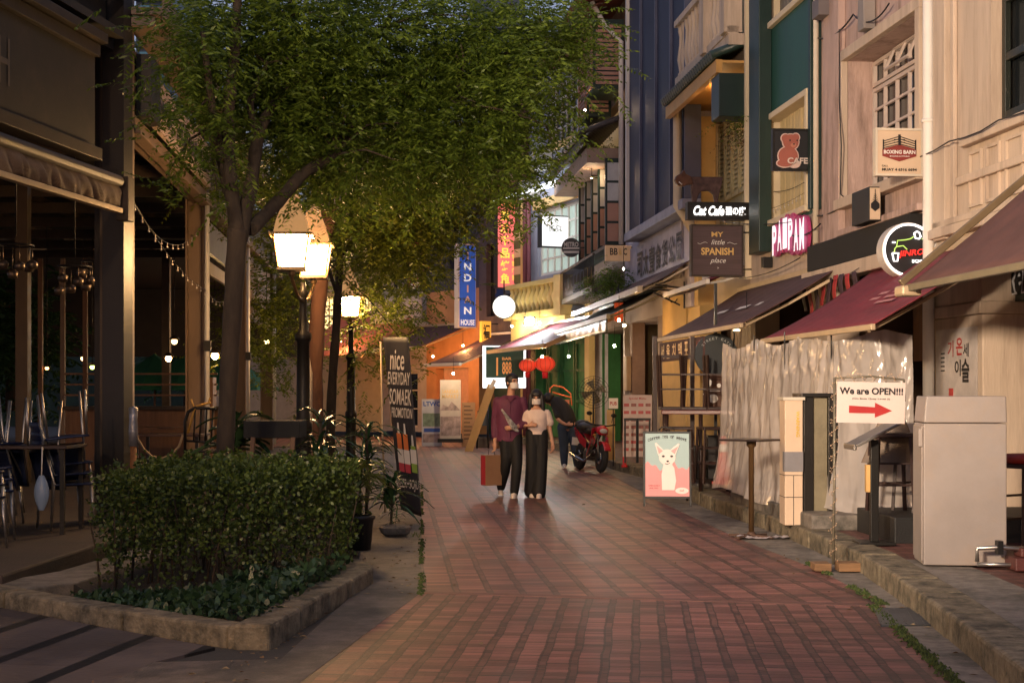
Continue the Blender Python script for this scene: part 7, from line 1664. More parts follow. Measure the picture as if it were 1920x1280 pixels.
# crate planter
cr_ = T('crate_planter', 'dark timber planter box on trestle legs behind the hedge', 'planter', (-2.7, 15, .3)); d = 14.6; P_ = lambda x, y, q=d: W(x, y, q)
a, c = P_(456, 800), P_(562, 782); MB().box(a.x, c.x, d, d + .5, 1.05, 1.22).build('box', m_blackmat, cr_, bevel=.01)
for px in (470, 545): x_ = P_(px, 0).x; MB().bar((x_ - .03, d - .02, .35), (x_ + .03, d - .02, 1.06), .06, .04).build('leg', m_wood_md, cr_)
MB().bar((P_(476, 0).x, d - .04, .82), (P_(548, 0).x, d - .04, .80), .04, .05).build('cross_rail', m_wood_md, cr_)
# ---- feather banner
fb = T('feather_banner', 'tall leaning dark banner with Everyday Somaek lettering and pictured bottles', 'banner', (-1.15, 17.8, 0))
d0 = 17.6
TL, TRr, BL, BR = W(718, 632, d0 + .35), W(766, 632, d0), W(752, 955, d0 + .35), W(790, 968, d0)
MB().tube([tuple(W(714, 640, d0 + .4)), tuple(W(717, 800, d0 + .4)), tuple(W(722, 960, d0 + .4))], .012, 6).build('pole', m_beigebar, fb)
def bf(a, c): 
    p = TL.lerp(TRr, a).lerp(BL.lerp(BR, a), c); return (p.x, p.y + .02 * math.sin(a * 4 + c * 5), p.z)
mb = MB(); mb.sheet(lambda a, c: bf(a, c), 10, 30); mb.build('cloth', pm('banner_black', (.018, .016, .022), .6, var=.3), fb, solid=.004)
xu = (TRr - TL); wB = xu.length; Mb_ = Matrix(); ang = math.atan2(xu.y, xu.x)
def bt_(g, s_, v, wf, hf, m=0, b_=.01):
    c = (Vector(bf(.5, v))); off = Vector((-.0, -.03, 0)); g.m = m
    g.text(s_, 0, 0, wf * wB, hf, 0, b_, M=Matrix.Translation(c + off) @ RZ(ang) @ RY(.045))
g = MB(); bt_(g, 'nice', .13, .55, .24, 0); bt_(g, 'EVERYDAY', .235, .85, .15, 0); bt_(g, 'SOMAEK', .34, .85, .19, 0); bt_(g, 'PROMOTION', .43, .80, .12, 0); bt_(g, 'BEER+SOJU', .84, .8, .14, 0)
g.build('lettering', pm('banner_ink', (.48, .44, .42), .6), fb)
g = MB()
for u, m, v0, v1 in ((.27, 0, .49, .77), (.55, 0, .49, .77), (.85, 1, .55, .76)):
    for (va, vb, wd, mm) in ((v0, v0 + .06, .05, 2), (v0 + .06, v1 - .13, .10, m), (v1 - .13, v1 - .05, .13, 2), (v1 - .05, v1, .12, 3 if m == 0 else 1)):
        pts = [Vector(bf(u - wd * (.6 if va == v0 else 1), va)), Vector(bf(u + wd * (.6 if va == v0 else 1), va)), Vector(bf(u + wd, vb)), Vector(bf(u - wd, vb))]
        g.m = mm; g.quad(*[tuple(p + Vector((0, -.025, 0))) for p in pts])
g.build('bottle_picture', [pm('bottle_orange', (.50, .14, .04), .5), pm('bottle_lime', (.18, .28, .05), .5), pm('label_grey', (.5, .48, .5), .5), pm('label_teal_red', (.35, .04, .06), .5)], fb)
# ------------------------------------------------------------------ people and motorcycle
def remesh(mb, name, mat, parent, vox=.012, sm=4):
    me = D.meshes.new('t'); me.from_pydata([tuple(p) for p in mb.v], [], mb.f); o = D.objects.new('t', me); C.objects.link(o)
    m = o.modifiers.new('r', 'REMESH'); m.mode = 'VOXEL'; m.voxel_size = vox
    s = o.modifiers.new('s', 'SMOOTH'); s.iterations = sm; s.factor = .5
    bpy.context.view_layer.update()
    r = D.meshes.new_from_object(o.evaluated_get(bpy.context.evaluated_depsgraph_get())); D.objects.remove(o); D.meshes.remove(me)
    r.name = name; r.transform(wm(parent).inverted()); r.materials.clear(); r.materials.append(mat)
    r.polygons.foreach_set('use_smooth', [True] * len(r.polygons))
    q = D.objects.new(name, r); C.objects.link(q); q.parent = parent; return q
def limb(mb, pts, rs, ry=None, n=12):
    P = [Vector(p) for p in pts]; Q_ = []; R_ = []
    for i in range(len(P) - 1):
        for j in range(6):
            t = j / 6; p0, p1, p2, p3 = P[max(i - 1, 0)], P[i], P[i + 1], P[min(i + 2, len(P) - 1)]
            Q_.append(.5 * ((2 * p1) + (-p0 + p2) * t + (2 * p0 - 5 * p1 + 4 * p2 - p3) * t * t + (-p0 + 3 * p1 - 3 * p2 + p3) * t ** 3)); R_.append(rs[i] * (1 - t) + rs[i + 1] * t)
    Q_.append(P[-1]); R_.append(rs[-1]); mb.tube(Q_, R_, n, ry=ry)
    mb.ball(tuple(P[0]), rs[0] * .98, 12, sq=(1, ry or 1, 1)); mb.ball(tuple(P[-1]), rs[-1] * .98, 12, sq=(1, ry or 1, 1))
def torso(mb, rows):      # rows: (z, x, y, rx, ry)
    n = 24; vs = [(x + rx * math.cos(2 * PI * j / n), y + ry * math.sin(2 * PI * j / n), z) for z, x, y, rx, ry in rows for j in range(n)]
    k = len(rows); mb.add(vs, [(i * n + j, i * n + (j + 1) % n, (i + 1) * n + (j + 1) % n, (i + 1) * n + j) for i in range(k - 1) for j in range(n)] + [tuple(range(n))[::-1], tuple((k - 1) * n + j for j in range(n))])
def hand(mb, p, d, side, s=1.):
    """p wrist, d pointing direction, side = vector towards the thumb"""
    p = Vector(p); d = Vector(d).normalized(); sd = Vector(side); sd = (sd - d * sd.dot(d)).normalized(); nr = d.cross(sd)
    limb(mb, [p, p + d * .04 * s, p + d * .085 * s], [.024 * s, .034 * s, .030 * s], n=8)
    for i, l_ in enumerate((.068, .078, .072, .056)):
        o_ = p + d * .085 * s + sd * (.027 - i * .018) * s; limb(mb, [o_, o_ + (d + nr * .25) * l_ * .5 * s, o_ + (d + nr * .75) * l_ * .85 * s], [.0105 * s, .0095 * s, .008 * s], n=6)
    o_ = p + d * .03 * s + sd * .026 * s; limb(mb, [o_, o_ + (d * .7 + sd * .7) * .035 * s, o_ + (d * 1.0 + sd * .6 + nr * .2) * .06 * s], [.013 * s, .011 * s, .009 * s], n=6)
def head(mb, c, M3, s=1.):
    """c = centre of head; M3 rotates a head that faces -y"""
    Q_ = Matrix.Translation(c) @ M3.to_4x4() @ Matrix.Scale(s, 4)
    mb.ball((0, .012, .025), .094, 16, Q_, (.84, 1.02, 1.0)); mb.ball((0, -.022, -.045), .066, 14, Q_, (.86, .95, 1.05)); mb.ball((0, -.05, -.088), .026, 8, Q_, (1, .8, .8))
    mb.ball((0, -.096, -.018), .017, 8, Q_, (.8, 1.1, 1.5)); mb.ball((0, -.062, .028), .05, 10, Q_, (1.2, .6, .5))
    for s_ in (-1, 1): mb.ball((s_ * .080, .012, -.012), .024, 8, Q_, (.4, .8, 1.3)); mb.ball((s_ * .035, -.07, -.03), .026, 8, Q_, (1, .7, .8))
    return Q_
def face_bits(t, Q_, maskm, hairrows):
    for s_ in (-1, 1): MB(Q_).ball((s_ * .031, -.083, .008), .0125, 8, sq=(1.3, .6, .7)).build('eye', pm('eye_dark', (.02, .015, .012), .3), t)
    mb = MB(Q_)
    mb.sheet(lambda a, c: (.074 * math.sin((a - .5) * 2.4), -.105 * math.cos((a - .5) * 2.2) - .012 * math.sin(c * PI) * math.cos((a - .5) * PI) + .005, -.095 + .088 * c), 14, 8)
    mb.tube([(.066, -.05, -.03), (.084, .0, -.005), (.086, .02, -.01)], .0018, 4); mb.tube([(-.066, -.05, -.03), (-.084, .0, -.005), (-.086, .02, -.01)], .0018, 4)
    mb.build('face_mask', maskm, t, solid=.003)
    for s_ in (-1, 1): MB(Q_).tube([(s_ * .016, -.090, .027), (s_ * .048, -.078, .026)], .0035, 4).build('eyebrow', pm('brow', (.02, .014, .01), .8), t)
m_skin = pm('skin', (.50, .27, .18), .5, var=.08, scale=8, bump=.05); m_hair = pm('black_hair', (.014, .012, .013), .45, var=.4, scale=20, bump=.5, bscale=120, stretch=(1, 1, .2))
m_mask = pm('face_mask_cloth', (.68, .62, .60), .7, bump=.1); m_trs = pm('black_trousers', (.004, .004, .005), .75, var=.3, scale=5, bump=.4, bscale=30, stretch=(1, 1, .3))
m_shirt = pm('plum_shirt', (.115, .022, .06), .7, var=.25, scale=6, bump=.5, bscale=25); m_blouse = pm('pale_pink_blouse', (.68, .54, .48), .65, var=.12, scale=7, bump=.5, bscale=30); m_shoe = pm('beige_shoe', (.66, .58, .52), .6, var=.15)
dm = 21.3
def q(px, py, dy=0.): p = W(px, py, dm); return Vector((p.x, dm + dy, p.z))
man = T('person', 'man in a plum shirt and black trousers, head turned right, carrying a paper bag', 'person', (W(953, 0, dm).x, dm, 0))
b = MB()
limb(b, [q(946, 822), q(949, 868, -.05), q(938, 915, .16)], [.085, .062, .042], n=10)           # his right leg, trailing
limb(b, [q(966, 822), q(969, 870, -.14), q(964, 925, -.12)], [.085, .062, .042], n=10)
torso(b, [(.84, q(956, 0).x, 0 + dm, .15, .10), (1.0, q(956, 0).x, dm, .14, .10), (1.2, q(955, 0).x, dm, .16, .105), (1.38, q(955, 0).x, dm, .17, .10), (1.45, q(956, 0).x, dm, .10, .07)])
limb(b, [q(957, 748), q(959, 728)], [.055, .052]); 
Hm = head(b, q(961, 717, -.01), (RZ(.62) @ RX(-.08) @ RY(.05)).to_3x3(), 1.0)
limb(b, [q(934, 753, .0), q(930, 790, .05), q(928, 826, -.02)], [.052, .042, .028]); hand(b, q(928, 828, -.02), (0, -.05, -1), (.4, -1, 0))
limb(b, [q(979, 753), q(984, 788, .03), q(967, 801, -.17)], [.052, .042, .028]); hand(b, q(967, 801, -.17), (-1, -.2, -.05), (0, 0, 1))
for cx, cy, dy in ((936, 921, .12), (964, 931, -.16)): pass
remesh(b, 'body', m_skin, man, .009, 3)
b = MB(); torso(b, [(.80, q(956, 0).x, dm, .185, .125), (.95, q(956, 0).x, dm, .175, .125), (1.15, q(955, 0).x, dm, .18, .125), (1.32, q(955, 0).x, dm, .20, .12), (1.40, q(956, 0).x, dm, .19, .105), (1.455, q(957, 0).x, dm, .10, .075)])
limb(b, [q(933, 752), q(928, 790, .05), q(927, 818, .0)], [.068, .058, .045]); limb(b, [q(980, 752), q(987, 789, .04), q(975, 799, -.10)], [.068, .060, .048])
remesh(b, 'shirt', m_shirt, man, .011, 3)
mb = MB(); mb.tube([tuple(q(950, 745, -.10)), tuple(q(957, 752, -.125)), tuple(q(966, 744, -.10))], .016, 6); mb.tube([tuple(q(957, 752, -.125)), tuple(q(957, 820, -.13))], .006, 4); mb.build('collar', m_shirt, man)
b = MB(); limb(b, [q(947, 816), q(949, 866, -.05), q(939, 914, .15)], [.105, .080, .062]); limb(b, [q(966, 816), q(969, 868, -.14), q(964, 922, -.12)], [.105, .080, .062]); torso(b, [(.74, q(956, 0).x, dm, .16, .11), (.92, q(956, 0).x, dm, .16, .11)])
remesh(b, 'trousers', m_trs, man, .011, 2)
b = MB(Hm); b.ball((0, .022, .038), .106, 18, sq=(.87, 1.0, .98)); b.ball((0, -.045, .075), .06, 12, sq=(1.15, .7, .5)); b.ball((0, .07, -.02), .065, 12, sq=(1.05, .6, 1.0))
remesh(b, 'hair', m_hair, man, .008, 2); face_bits(man, Hm, m_mask, None)
def shoe(par, x, y, z, yaw, mat, s=1.):
    mb = MB(TR(x, y, z) @ RZ(yaw)); mb.sheet(lambda a, c: (.045 * s * math.cos(a * 2 * PI) * (1 - .15 * c), -.06 * s + .135 * s * math.sin(a * 2 * PI) * (1 - .1 * c - .25 * c * (math.sin(a * 2 * PI) < 0)), .07 * s * c * (1 if math.sin(a * 2 * PI) > -.2 else .7)), 20, 5)
    mb.ball((0, -.05 * s, .035 * s), .05 * s, 10, sq=(.9, 2.3, .75)); mb.build('shoe', mat, par)
shoe(man, q(938, 0).x, dm + .17, .03, .1, m_shoe); shoe(man, q(964, 0).x, dm - .12, .005, -.1, m_shoe)
# patterned cloth bag on his arm
b = MB(); 
b.sheet(lambda a, c: tuple(q(946, 766, -.15).lerp(q(975, 800, -.20), a) + Vector((-.03 - .02 * math.sin(c * 6), -.03 * math.sin(a * PI), -.13 * c * math.sin(.3 + a * 2.3)))), 14, 8)
bag2 = T('cloth_bag', 'small black and white patterned cloth draped over the man\'s forearm', 'bag', tuple(q(960, 785, -.2)))
b.build('cloth', pm('black_white_pattern', (.30, .29, .30), .7, var=1., scale=16, bump=.2), bag2, solid=.012)
# paper shopping bag
pb = T('shopping_bag', 'tall red and brown paper shopping bag in the man\'s hand', 'bag', tuple(q(921, 908, -.02)))
a, c = q(906, 909), q(937, 852); Mg = TR((a.x + c.x) / 2, dm - .03, a.z) @ RZ(.5); h_ = c.z - a.z
MB(Mg).box(-.13, .13, -.07, .07, 0, h_).build('paper_body', pm('kraft_paper', (.26, .14, .075), .7, var=.15, bump=.15), pb, bevel=.004)
MB(Mg).box(-.136, -.131, -.065, .065, 0.01, h_ - .01).build('red_side', pm('red_gusset', (.35, .02, .03), .6), pb)
MB(Mg).tube([(-.05, 0, h_), (-.04, 0, h_ + .10), (.04, 0, h_ + .10), (.05, 0, h_)], .004, 5).build('handle', m_wood_dk, pb)
# woman
wo = T('person', 'woman with bobbed hair in a pale blouse and wide black trousers beside the man', 'person', (W(1006, 0, dm).x, dm, 0))
b = MB()
torso(b, [(.80, q(1007, 0).x, dm, .14, .095), (.95, q(1007, 0).x, dm, .115, .085), (1.12, q(1007, 0).x, dm, .125, .10), (1.22, q(1007, 0).x, dm, .15, .085), (1.28, q(1006, 0).x, dm, .085, .06)])
limb(b, [q(1006, 770), q(1006, 756)], [.045, .042]); Hw = head(b, q(1006, 746, -.01), (RZ(-.10) @ RX(.04)).to_3x3(), .93)
limb(b, [q(1026, 776), q(1031, 806, .03), q(1036, 830, -.02)], [.042, .034, .024]); hand(b, q(1036, 831, -.02), (.05, -.1, -1), (-.4, -1, 0), .9)
limb(b, [q(989, 776), q(983, 800, .06), q(985, 797, -.16)], [.042, .034, .024]); hand(b, q(990, 797, -.16), (1, -.2, .1), (0, 0, 1), .9)
limb(b, [q(999, 815), q(999, 870, -.04), q(998, 924, .04)], [.075, .052, .036]); limb(b, [q(1014, 815), q(1014, 870, -.04), q(1010, 928, -.08)], [.075, .052, .036])
remesh(b, 'body', m_skin, wo, .008, 3)
b = MB(); torso(b, [(.90, q(1007, 0).x, dm, .15, .115), (.94, q(1007, 0).x, dm, .135, .105), (1.12, q(1007, 0).x, dm, .145, .122), (1.21, q(1007, 0).x, dm, .165, .10), (1.255, q(1007, 0).x, dm, .12, .075)])
limb(b, [q(1025, 775), q(1031, 792, .02)], [.062, .062]); limb(b, [q(989, 775), q(984, 792, .03)], [.062, .062])
remesh(b, 'blouse', m_blouse, wo, .009, 2)
mb = MB()
for z in (.97, 1.03, 1.09): mb.ball((q(1007, 0).x, dm - .118, z), .008, 6)
mb.build('button', m_ivory, wo)
b = MB(); limb(b, [q(998, 812), q(998, 870, -.04), q(996, 921, .03)], [.10, .095, .105]); limb(b, [q(1015, 812), q(1014, 870, -.04), q(1010, 924, -.07)], [.10, .095, .105]); torso(b, [(.74, q(1007, 0).x, dm, .145, .105), (.93, q(1007, 0).x, dm, .125, .098)])
remesh(b, 'trousers', m_trs, wo, .010, 2)
b = MB(Hw); b.ball((0, .02, .035), .108, 18, sq=(.92, 1.0, .98)); b.ball((0, -.070, .058), .052, 12, sq=(1.35, .55, .8))
for s_ in (-1, 1): limb(b, [(s_ * .080, -.03, .04), (s_ * .092, -.03, -.07), (s_ * .105, -.03, -.20)], [.036, .040, .028], n=8)
limb(b, [(0, .07, 0), (0, .085, -.08), (0, .08, -.15)], [.08, .085, .07], ry=.6)
remesh(b, 'hair', m_hair, wo, .008, 2); face_bits(wo, Hw, m_mask, None)
shoe(wo, q(996, 0).x, dm + .03, .005, .15, m_shoe, .9); shoe(wo, q(1011, 0).x, dm - .10, .005, -.1, m_shoe, .9)
# third person bending by the motorcycle
d3 = 29.5; q3 = lambda px, py, dy=0.: Vector(W(px, py, d3)) + Vector((0, dy, 0))
p3 = T('person', 'person in a black top and blue jeans bending forward behind the woman', 'person', (W(1062, 0, d3).x, d3, .02))
b = MB(); limb(b, [q3(1055, 800), q3(1056, 835, .03), q3(1058, 872)], [.09, .065, .045]); limb(b, [q3(1072, 800), q3(1078, 835, .03), q3(1082, 874)], [.09, .065, .045]); limb(b, [q3(1064, 798), q3(1060, 775, .1), q3(1048, 757, .3)], [.14, .13, .12]); limb(b, [q3(1045, 754, .32), q3(1036, 750, .38)], [.05, .05])
head(b, q3(1030, 748, .42), (RZ(-1.2) @ RX(.8)).to_3x3()); limb(b, [q3(1062, 765, .15), q3(1070, 790, .0), q3(1086, 796, -.2)], [.05, .04, .028]); hand(b, q3(1087, 796, -.2), (1, -.3, 0), (0, 0, 1)); limb(b, [q3(1042, 765, .2), q3(1046, 785, .0), q3(1060, 795, -.2)], [.05, .04, .028]); hand(b, q3(1061, 795, -.2), (1, -.3, 0), (0, 0, 1))
remesh(b, 'body', m_skin, p3, .012, 2)
b = MB(); limb(b, [q3(1066, 792), q3(1060, 773, .1), q3(1046, 756, .3)], [.17, .165, .15]); limb(b, [q3(1062, 765, .15), q3(1068, 782, .0)], [.07, .06]); limb(b, [q3(1042, 765, .2), q3(1045, 780, .0)], [.07, .06]); remesh(b, 'top', pm('black_top', (.012, .012, .014), .8, bump=.3), p3, .014, 2)
b = MB(); limb(b, [q3(1056, 800), q3(1057, 835, .03), q3(1058, 868)], [.125, .09, .07]); limb(b, [q3(1072, 800), q3(1078, 835, .03), q3(1082, 870)], [.125, .09, .07]); b.ball(tuple(q3(1064, 796)), .15, 12); remesh(b, 'jeans', pm('blue_jeans', (.035, .06, .11), .8, var=.3, bump=.3), p3, .014, 2)
b = MB(Matrix.Translation(q3(1030, 748, .42))); b.ball((0, 0, .02), .115, 14); b.build('hair', m_hair, p3)
for px, py in ((1058, 874), (1083, 876)): shoe(p3, q3(px, 0).x, d3, .02, 0, m_whiteink)
# motorcycle: local x forward, z up
mc = T('motorcycle', 'red underbone motorcycle with a black cover over its seat, parked at the right kerb', 'motorcycle', (1.50, 28.2, 0), 0)
Mm = TR(1.47, 28.3, 0) @ RZ(-1.27) @ RX(-.10) @ Matrix.Scale(.94, 4)
m_rub = pm('tyre_rubber', (.014, .013, .013), .8, bump=.4); m_redp = pm('red_motor_paint', (.42, .015, .03), .22, var=.1, bump=0, spec=.7); m_chr = pm('chrome', (.5, .5, .5), .18, 1., var=.1, bump=0); m_eng = pm('engine_metal', (.14, .13, .12), .4, .8, var=.3, bump=.3)
for x, nm in ((-.60, 'rear'), (.62, 'front')):
    Mw = Mm @ TR(x, 0, .29) @ RX(PI / 2)
    w_ = MB(Mw).lathe([(.22, -.045), (.265, -.04), (.29, 0), (.265, .04), (.22, .045)], 28).build('wheel', m_rub, mc)
    MB(Mw).lathe([(.225, -.03), (.20, -.03), (.20, .03), (.225, .03)], 28).build('rim', m_eng, w_)
    mb = MB(Mw)
    for i in range(5): a = i * 2 * PI / 5; mb.bar((0, 0, 0), (math.cos(a) * .21, math.sin(a) * .21, 0), .03, .02)
    mb.lathe([(.045, -.05), (.045, .05)], 12); mb.build('spokes', m_eng, w_)
    MB(Mw).lathe([(.06, .05), (.12, .052), (.12, .056), (.06, .058)], 20).build('brake_disc', m_chr, w_)
mb = MB(Mm)
for s_ in (-.07, .07): mb.tube([(.62, s_, .29), (.50, s_, .62), (.44, s_ * .7, .84)], .022, 8)
mb.build('fork', m_eng, mc)
mb = MB(Mm); mb.sheet(lambda a, c: (.62 + .32 * math.cos(.5 + a * 1.9), (c - .5) * .14, .29 + .33 * math.sin(.5 + a * 1.9)), 12, 4); mb.build('front_mudguard', m_redp, mc, solid=.01)
mb = MB(Mm); mb.tube([(.42, 0, .80), (.15, 0, .48), (-.1, 0, .40), (-.45, 0, .62), (-.78, 0, .78)], .035, 8); mb.tube([(-.6, .06, .29), (-.2, .06, .36)], .025, 8); mb.tube([(-.6, -.06, .29), (-.2, -.06, .36)], .025, 8); mb.build('chassis', m_black, mc)
for s_ in (-1, 1):
    mb = MB(Mm); mb.add([(.50, s_ * .06, .92), (.36, s_ * .17, .86), (.42, s_ * .20, .55), (.22, s_ * .19, .30), (.06, s_ * .13, .34), (.26, s_ * .14, .62), (.30, s_ * .09, .80)], [(0, 1, 6), (1, 2, 5, 6), (2, 3, 4, 5)]); mb.build('leg_shield', m_redp, mc, solid=.012, bevel=.004)
    mb = MB(Mm); mb.add([(-.05, s_ * .11, .62), (-.55, s_ * .13, .80), (-.92, s_ * .06, .90), (-.85, s_ * .08, .74), (-.40, s_ * .13, .56), (-.05, s_ * .12, .46)], [(0, 1, 4, 5), (1, 2, 3, 4)]); mb.build('side_fairing', m_redp, mc, solid=.012, bevel=.004)
mb = MB(Mm); mb.ball((.50, 0, .84), .11, 14, sq=(.9, 1.2, .9)); mb.build('headlight_cowl', m_redp, mc); MB(Mm).ball((.575, 0, .83), .065, 12, sq=(.5, 1.3, .8)).build('headlight', pm('headlamp_glass', (.5, .5, .5), .1), mc)
for s_ in (-1, 1): MB(Mm).ball((.46, s_ * .14, .74), .035, 8, sq=(1.4, .8, .7)).build('indicator', pm('amber_lens', (.5, .2, .03), .3), mc); MB(Mm).tube([(.40, s_ * .22, 1.0), (.38, s_ * .24, 1.12)], .006, 5).build('mirror_stem', m_black, mc); MB(Mm).ball((.38, s_ * .26, 1.16), .055, 10, sq=(.3, 1.2, .8)).build('mirror', m_black, mc)
MB(Mm).tube([(.36, -.32, .98), (.42, -.12, .94), (.43, .12, .94), (.36, .32, .98)], .016, 8).build('handlebar', m_black, mc)
mb = MB(Mm); mb.box(-.12, .12, -.12, .12, .24, .46); mb.lathe([(.10, -.15), (.11, .15)], 14, (0, 0, 0), TR(.02, 0, .33) @ RX(PI / 2)); mb.tube([(.1, 0, .36), (.28, 0, .42)], .06, 10); mb.build('engine', m_eng, mc, bevel=.02)
MB(Mm).tube([(.2, -.10, .34), (.0, -.14, .20), (-.35, -.15, .24), (-.75, -.16, .34)], [.02, .025, .045, .05], 10).build('exhaust', m_chr, mc)
b = MB(Mm); b.ball((-.42, 0, .88), .30, 16, sq=(1.35, .62, .38)); b.ball((-.62, 0, .92), .20, 14, sq=(1.0, .9, .6)); b.ball((-.15, 0, .82), .16, 12, sq=(1.2, .8, .5)); b.build('seat_cover', pm('black_cover', (.02, .016, .014), .45, var=.3, bump=.8, bscale=12), mc)
MB(Mm).box(-.98, -.94, -.09, .09, .50, .66).build('number_plate', m_whiteink, mc); MB(Mm).ball((-.93, 0, .84), .05, 10, sq=(.5, 1.6, .8)).build('tail_light', pm('tail_red', (.5, .02, .02), .3), mc); MB(Mm).tube([(.0, .12, .3), (-.05, .24, .02)], .012, 6).build('kickstand', m_eng, mc)
# ------------------------------------------------------------------ small clutter
def ac_unit(fr, px, py, s_o, lab):
    s, z = fr.fp(px, py, s_o); t = T('air_conditioner', lab, 'air conditioner', tuple(fr.P(s, s_o, z)), 0, 'air conditioner units on the walls')
    MB(fr.M).box(s - .4, s + .4, .04, s_o, z - .28, z + .28).build('casing', pm('ac_casing', (.45, .42, .38), .5, var=.1, stain=.3), t, bevel=.015)
    mb = MB(fr.M @ TR(s - .08, s_o + .004, z) @ RZ(PI)); 
    for k in range(5): mb.ring(0, 0, .03 + k * .045, .04 + k * .045, 0, .012, 20)
    mb.build('fan_grille', m_black, t)
    mb = MB(fr.M); mb.bar((s - .35, .02, z - .3), (s - .35, s_o, z - .3), .03, .03); mb.build('bracket', m_black, t); mb = MB(fr.M); mb.bar((s + .35, .02, z - .3), (s + .35, s_o, z - .3), .03, .03); mb.build('bracket', m_black, t)
    MB(fr.M).tube([(s + .4, .2, z), (s + .55, .06, z - .2), (s + .55, .05, z - 1.2)], .02, 6).build('hose', m_white, t)
ac_unit(F8, 985, 355, .4, 'small white air conditioner high beside the red Chinese sign')
ac_unit(F7, 1004, 300, .4, 'grey air conditioner on the blue-grey house near the red pipe')
def cable(label, pts, r=.008):
    t = T('cable', label, 'cable', tuple(pts[0])); MB().tube(pts, r, 5).build('wire', m_black, t)
cable('thin overhead cable from the green house to the navy house', sag(FR.P(FR.S(1500), .12, 3.9), FR.P(FR.S(1300), .12, 4.9), .12, 14))
cable('thin overhead wires crossing the gap of sky near the red roof', sag(W(1010, 0, 38), W(1110, 70, 36), .3, 12), .012)
cable('second wire crossing the sky near the red roof', sag(W(1000, 40, 38), W(1090, 30, 36), .25, 12), .012)
cable('cable looping along the top of the peach wall', [tuple(FR.P(s, .14, 4.05 + .02 * math.sin(s * 5))) for s in [9 + i * .4 for i in range(19)]])
cable('cable looping beneath the magenta sign', sag(FR.P(FR.S(1520), .15, 3.35), FR.P(FR.S(1412), .22, 3.30), .06, 14))
# wall lamp box & speaker on B2/B3
def small_box(name, label, cat, fr, px, py, o, w, h_, d_, mat):
    s, z = fr.fp(px, py, o); t = T(name, label, cat, tuple(fr.P(s, o, z))); MB(fr.M).box(s - w / 2, s + w / 2, .01, d_, z - h_ / 2, z + h_ / 2).build('casing', mat, t, bevel=.008)
    MB(fr.M).tube([(s, .02, z + h_ / 2), (s, .02, z + h_ / 2 + .3)], .006, 5).build('conduit', mat, t)
small_box('junction_box', 'grey metal box at the top of the green pilaster', 'box', FR, 1534, 16, .2, .3, .24, .24, pm('grey_box2', (.14, .12, .12), .6))
small_box('wall_light', 'small dark wall light below the magenta sign', 'wall light', FR, 1436, 492, .1, .1, .16, .16, m_black)
small_box('meter_box', 'beige meter box beside the yellow pillar', 'box', FR, 1183, 700, -.02, .4, .8, .12, pm('beige_box', (.42, .30, .2), .6))
# mop of hanging plants over the balcony ends
def dangle(label, px, py, d, n, L, w_, mat):
    p = W(px, py, d); t = T('hanging_plant', label, 'plant', tuple(p))
    P = np.array(p) + rg.normal(size=(n, 3)) * np.array([.16, .16, .14]); V, Fq = fronds(P, L, 6, .06, w_, .9); V = V - np.array(p); npmesh('leaves', V, Fq, mat, t)
dangle('hanging plant spilling from the green box under the tiled canopy', 1394, 215, 24.2, 90, .35, .02, lf1)
dangle('dry hanging plant below the green box', 1398, 250, 24.1, 60, .35, .015, leafmat('dry_leaf', (.06, .03, .012), (.14, .08, .03), .7, .2))
dangle('plants growing along the iron balcony railing', 1150, 520, 34.0, 160, .4, .03, lf1)
dangle('second clump of plants on the iron balcony, further along', 1125, 530, 35.8, 120, .4, .03, lf1)
dangle('small plants sprouting from the tile hood of the louvred house', 1130, 285, 37, 90, .35, .03, lf1)
# deep inside the nearest shop: orange arched window, stools, dark shelving
ow = T('arched_window', 'orange lit arched window seen past the white cabinet at the right edge', 'window', tuple(FR.P(13.6, -1.2, 1.6)))
Mo_ = FR.flat(13.75, -1.3, 0)
arch = [(-.35, 1.05), (.35, 1.05), (.35, 1.75), (.2, 2.0), (0, 2.1), (-.2, 2.0), (-.35, 1.75)]
MB(Mo_).prism(arch, 0, .03).build('glowing_pane', pm('orange_window', (.6, .3, .06), .5, emit=(1, .45, .1), es=.32, var=.3, scale=3), ow); MB(Mo_).box(-.4, .4, -.03, 0, 1.52, 1.57).build('frame', m_black, ow)
for i, (x, y, lab) in enumerate(((3.55, 14.0, 'dark bar stool on the black step behind the menu stand'), (3.85, 14.1, 'second dark bar stool on the black step'), (4.35, 12.6, 'red-seated stool behind the white cabinet'))):
    stool('bar_stool', lab, TR(x, y, .38 if i < 2 else .16) @ RZ(.3 * i), None)
MB(TR(4.35, 12.6, 0)).lathe([(.19, .90), (.20, .95), (.17, .98), (0, .985)], 16)
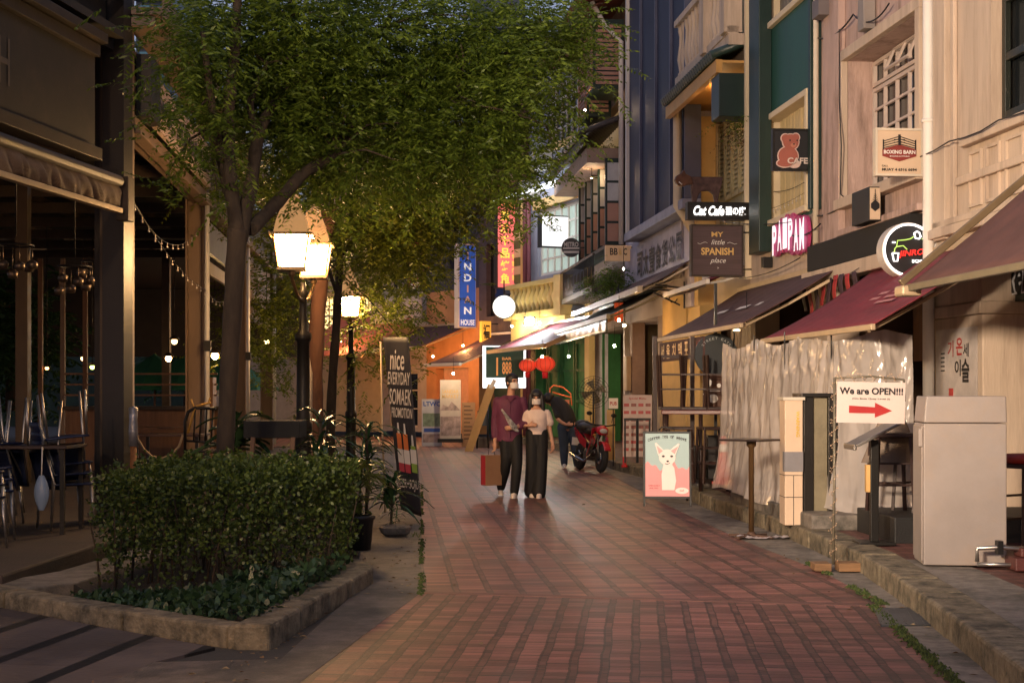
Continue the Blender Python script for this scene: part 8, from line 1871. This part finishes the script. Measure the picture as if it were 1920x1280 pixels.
rs_ = T('stool_cushion', 'round red cushion on the stool behind the white cabinet', 'cushion', (4.35, 12.6, .9)); MB(TR(4.35, 12.6, 0)).lathe([(.19, .902), (.20, .95), (.17, .98), (.001, .985)], 16).build('cushion', pm('red_vinyl', (.25, .02, .015), .4), rs_)
cs = T('covered_chair', 'chair under a grey cloth behind the open sign', 'chair', (3.6, 13.9, .38)); MB().sheet(lambda a, c: (3.62 + .30 * math.cos(a * 2 * PI) * (.35 + .65 * c) + .02 * math.sin(a * 30), 14.25 + .2 * math.sin(a * 2 * PI) * (.35 + .65 * c), 1.28 - .45 * c), 30, 8).build('cloth', pm('taupe_cloth', (.22, .17, .13), .8, bump=.3), cs)
# cans, boxes and a mat under awnings further up
random.seed(21)
for i, (px, d, c_, lab) in enumerate(((1248, 22.5, (.02, .02, .02), 'black plastic crate beside the sandwich board'), (1100, 30.5, (.05, .035, .02), 'brown carton on the kerb behind the motorcycle'), (905, 40.5, (.10, .07, .05), 'low carton beside the leaning board'))):
    x = W(px, 0, d).x; z = .15 if px > 1000 else 0; t = T('crate', lab, 'crate', (x, d, z)); MB(TR(x, d, z) @ RZ(R(-.4, .4))).box(-.18, .18, -.14, .14, 0, .28).build('side', pm('crate_%d' % i, c_, .6), t, bevel=.01); MB(TR(x, d, z)).box(-.1, .1, -.02, .02, .281, .30).build('handle', m_black, t)
# more bulbs hanging as clear ornaments inside the slatted green-house window
string('string_lights', 'row of clear bulbs hanging across the lower part of the slatted window', sag(FR.P(w0 + .2, -.02, 4.30), FR.P(w1 - .2, -.02, 4.28), .02, 8), 9)
# dark wooded bank across the river, seen through the pavilion
fbk = MB(); random.seed(3)
fbk.sheet(lambda a, c: (-75 + a * 62, 66 + 4 * c + 2 * noise.noise(Vector((a * 9, c * 3, 1))), -.1 + (c ** .6) * (6.5 + 2.2 * noise.noise(Vector((a * 14, 0, 2))) + .8 * noise.noise(Vector((a * 60, c * 6, 5))))), 160, 12)
fbk.sheet(lambda a, c: (-75 + a * 62, 70 + 10 * c, (1 - c) * (6.4 + 2.2 * noise.noise(Vector((a * 14, 0, 2)))) - .1), 60, 3)
struct(fbk, 'far_bank', pm('wooded_bank', (.012, .026, .014), .9, var=.7, scale=2, bump=1, bscale=6))
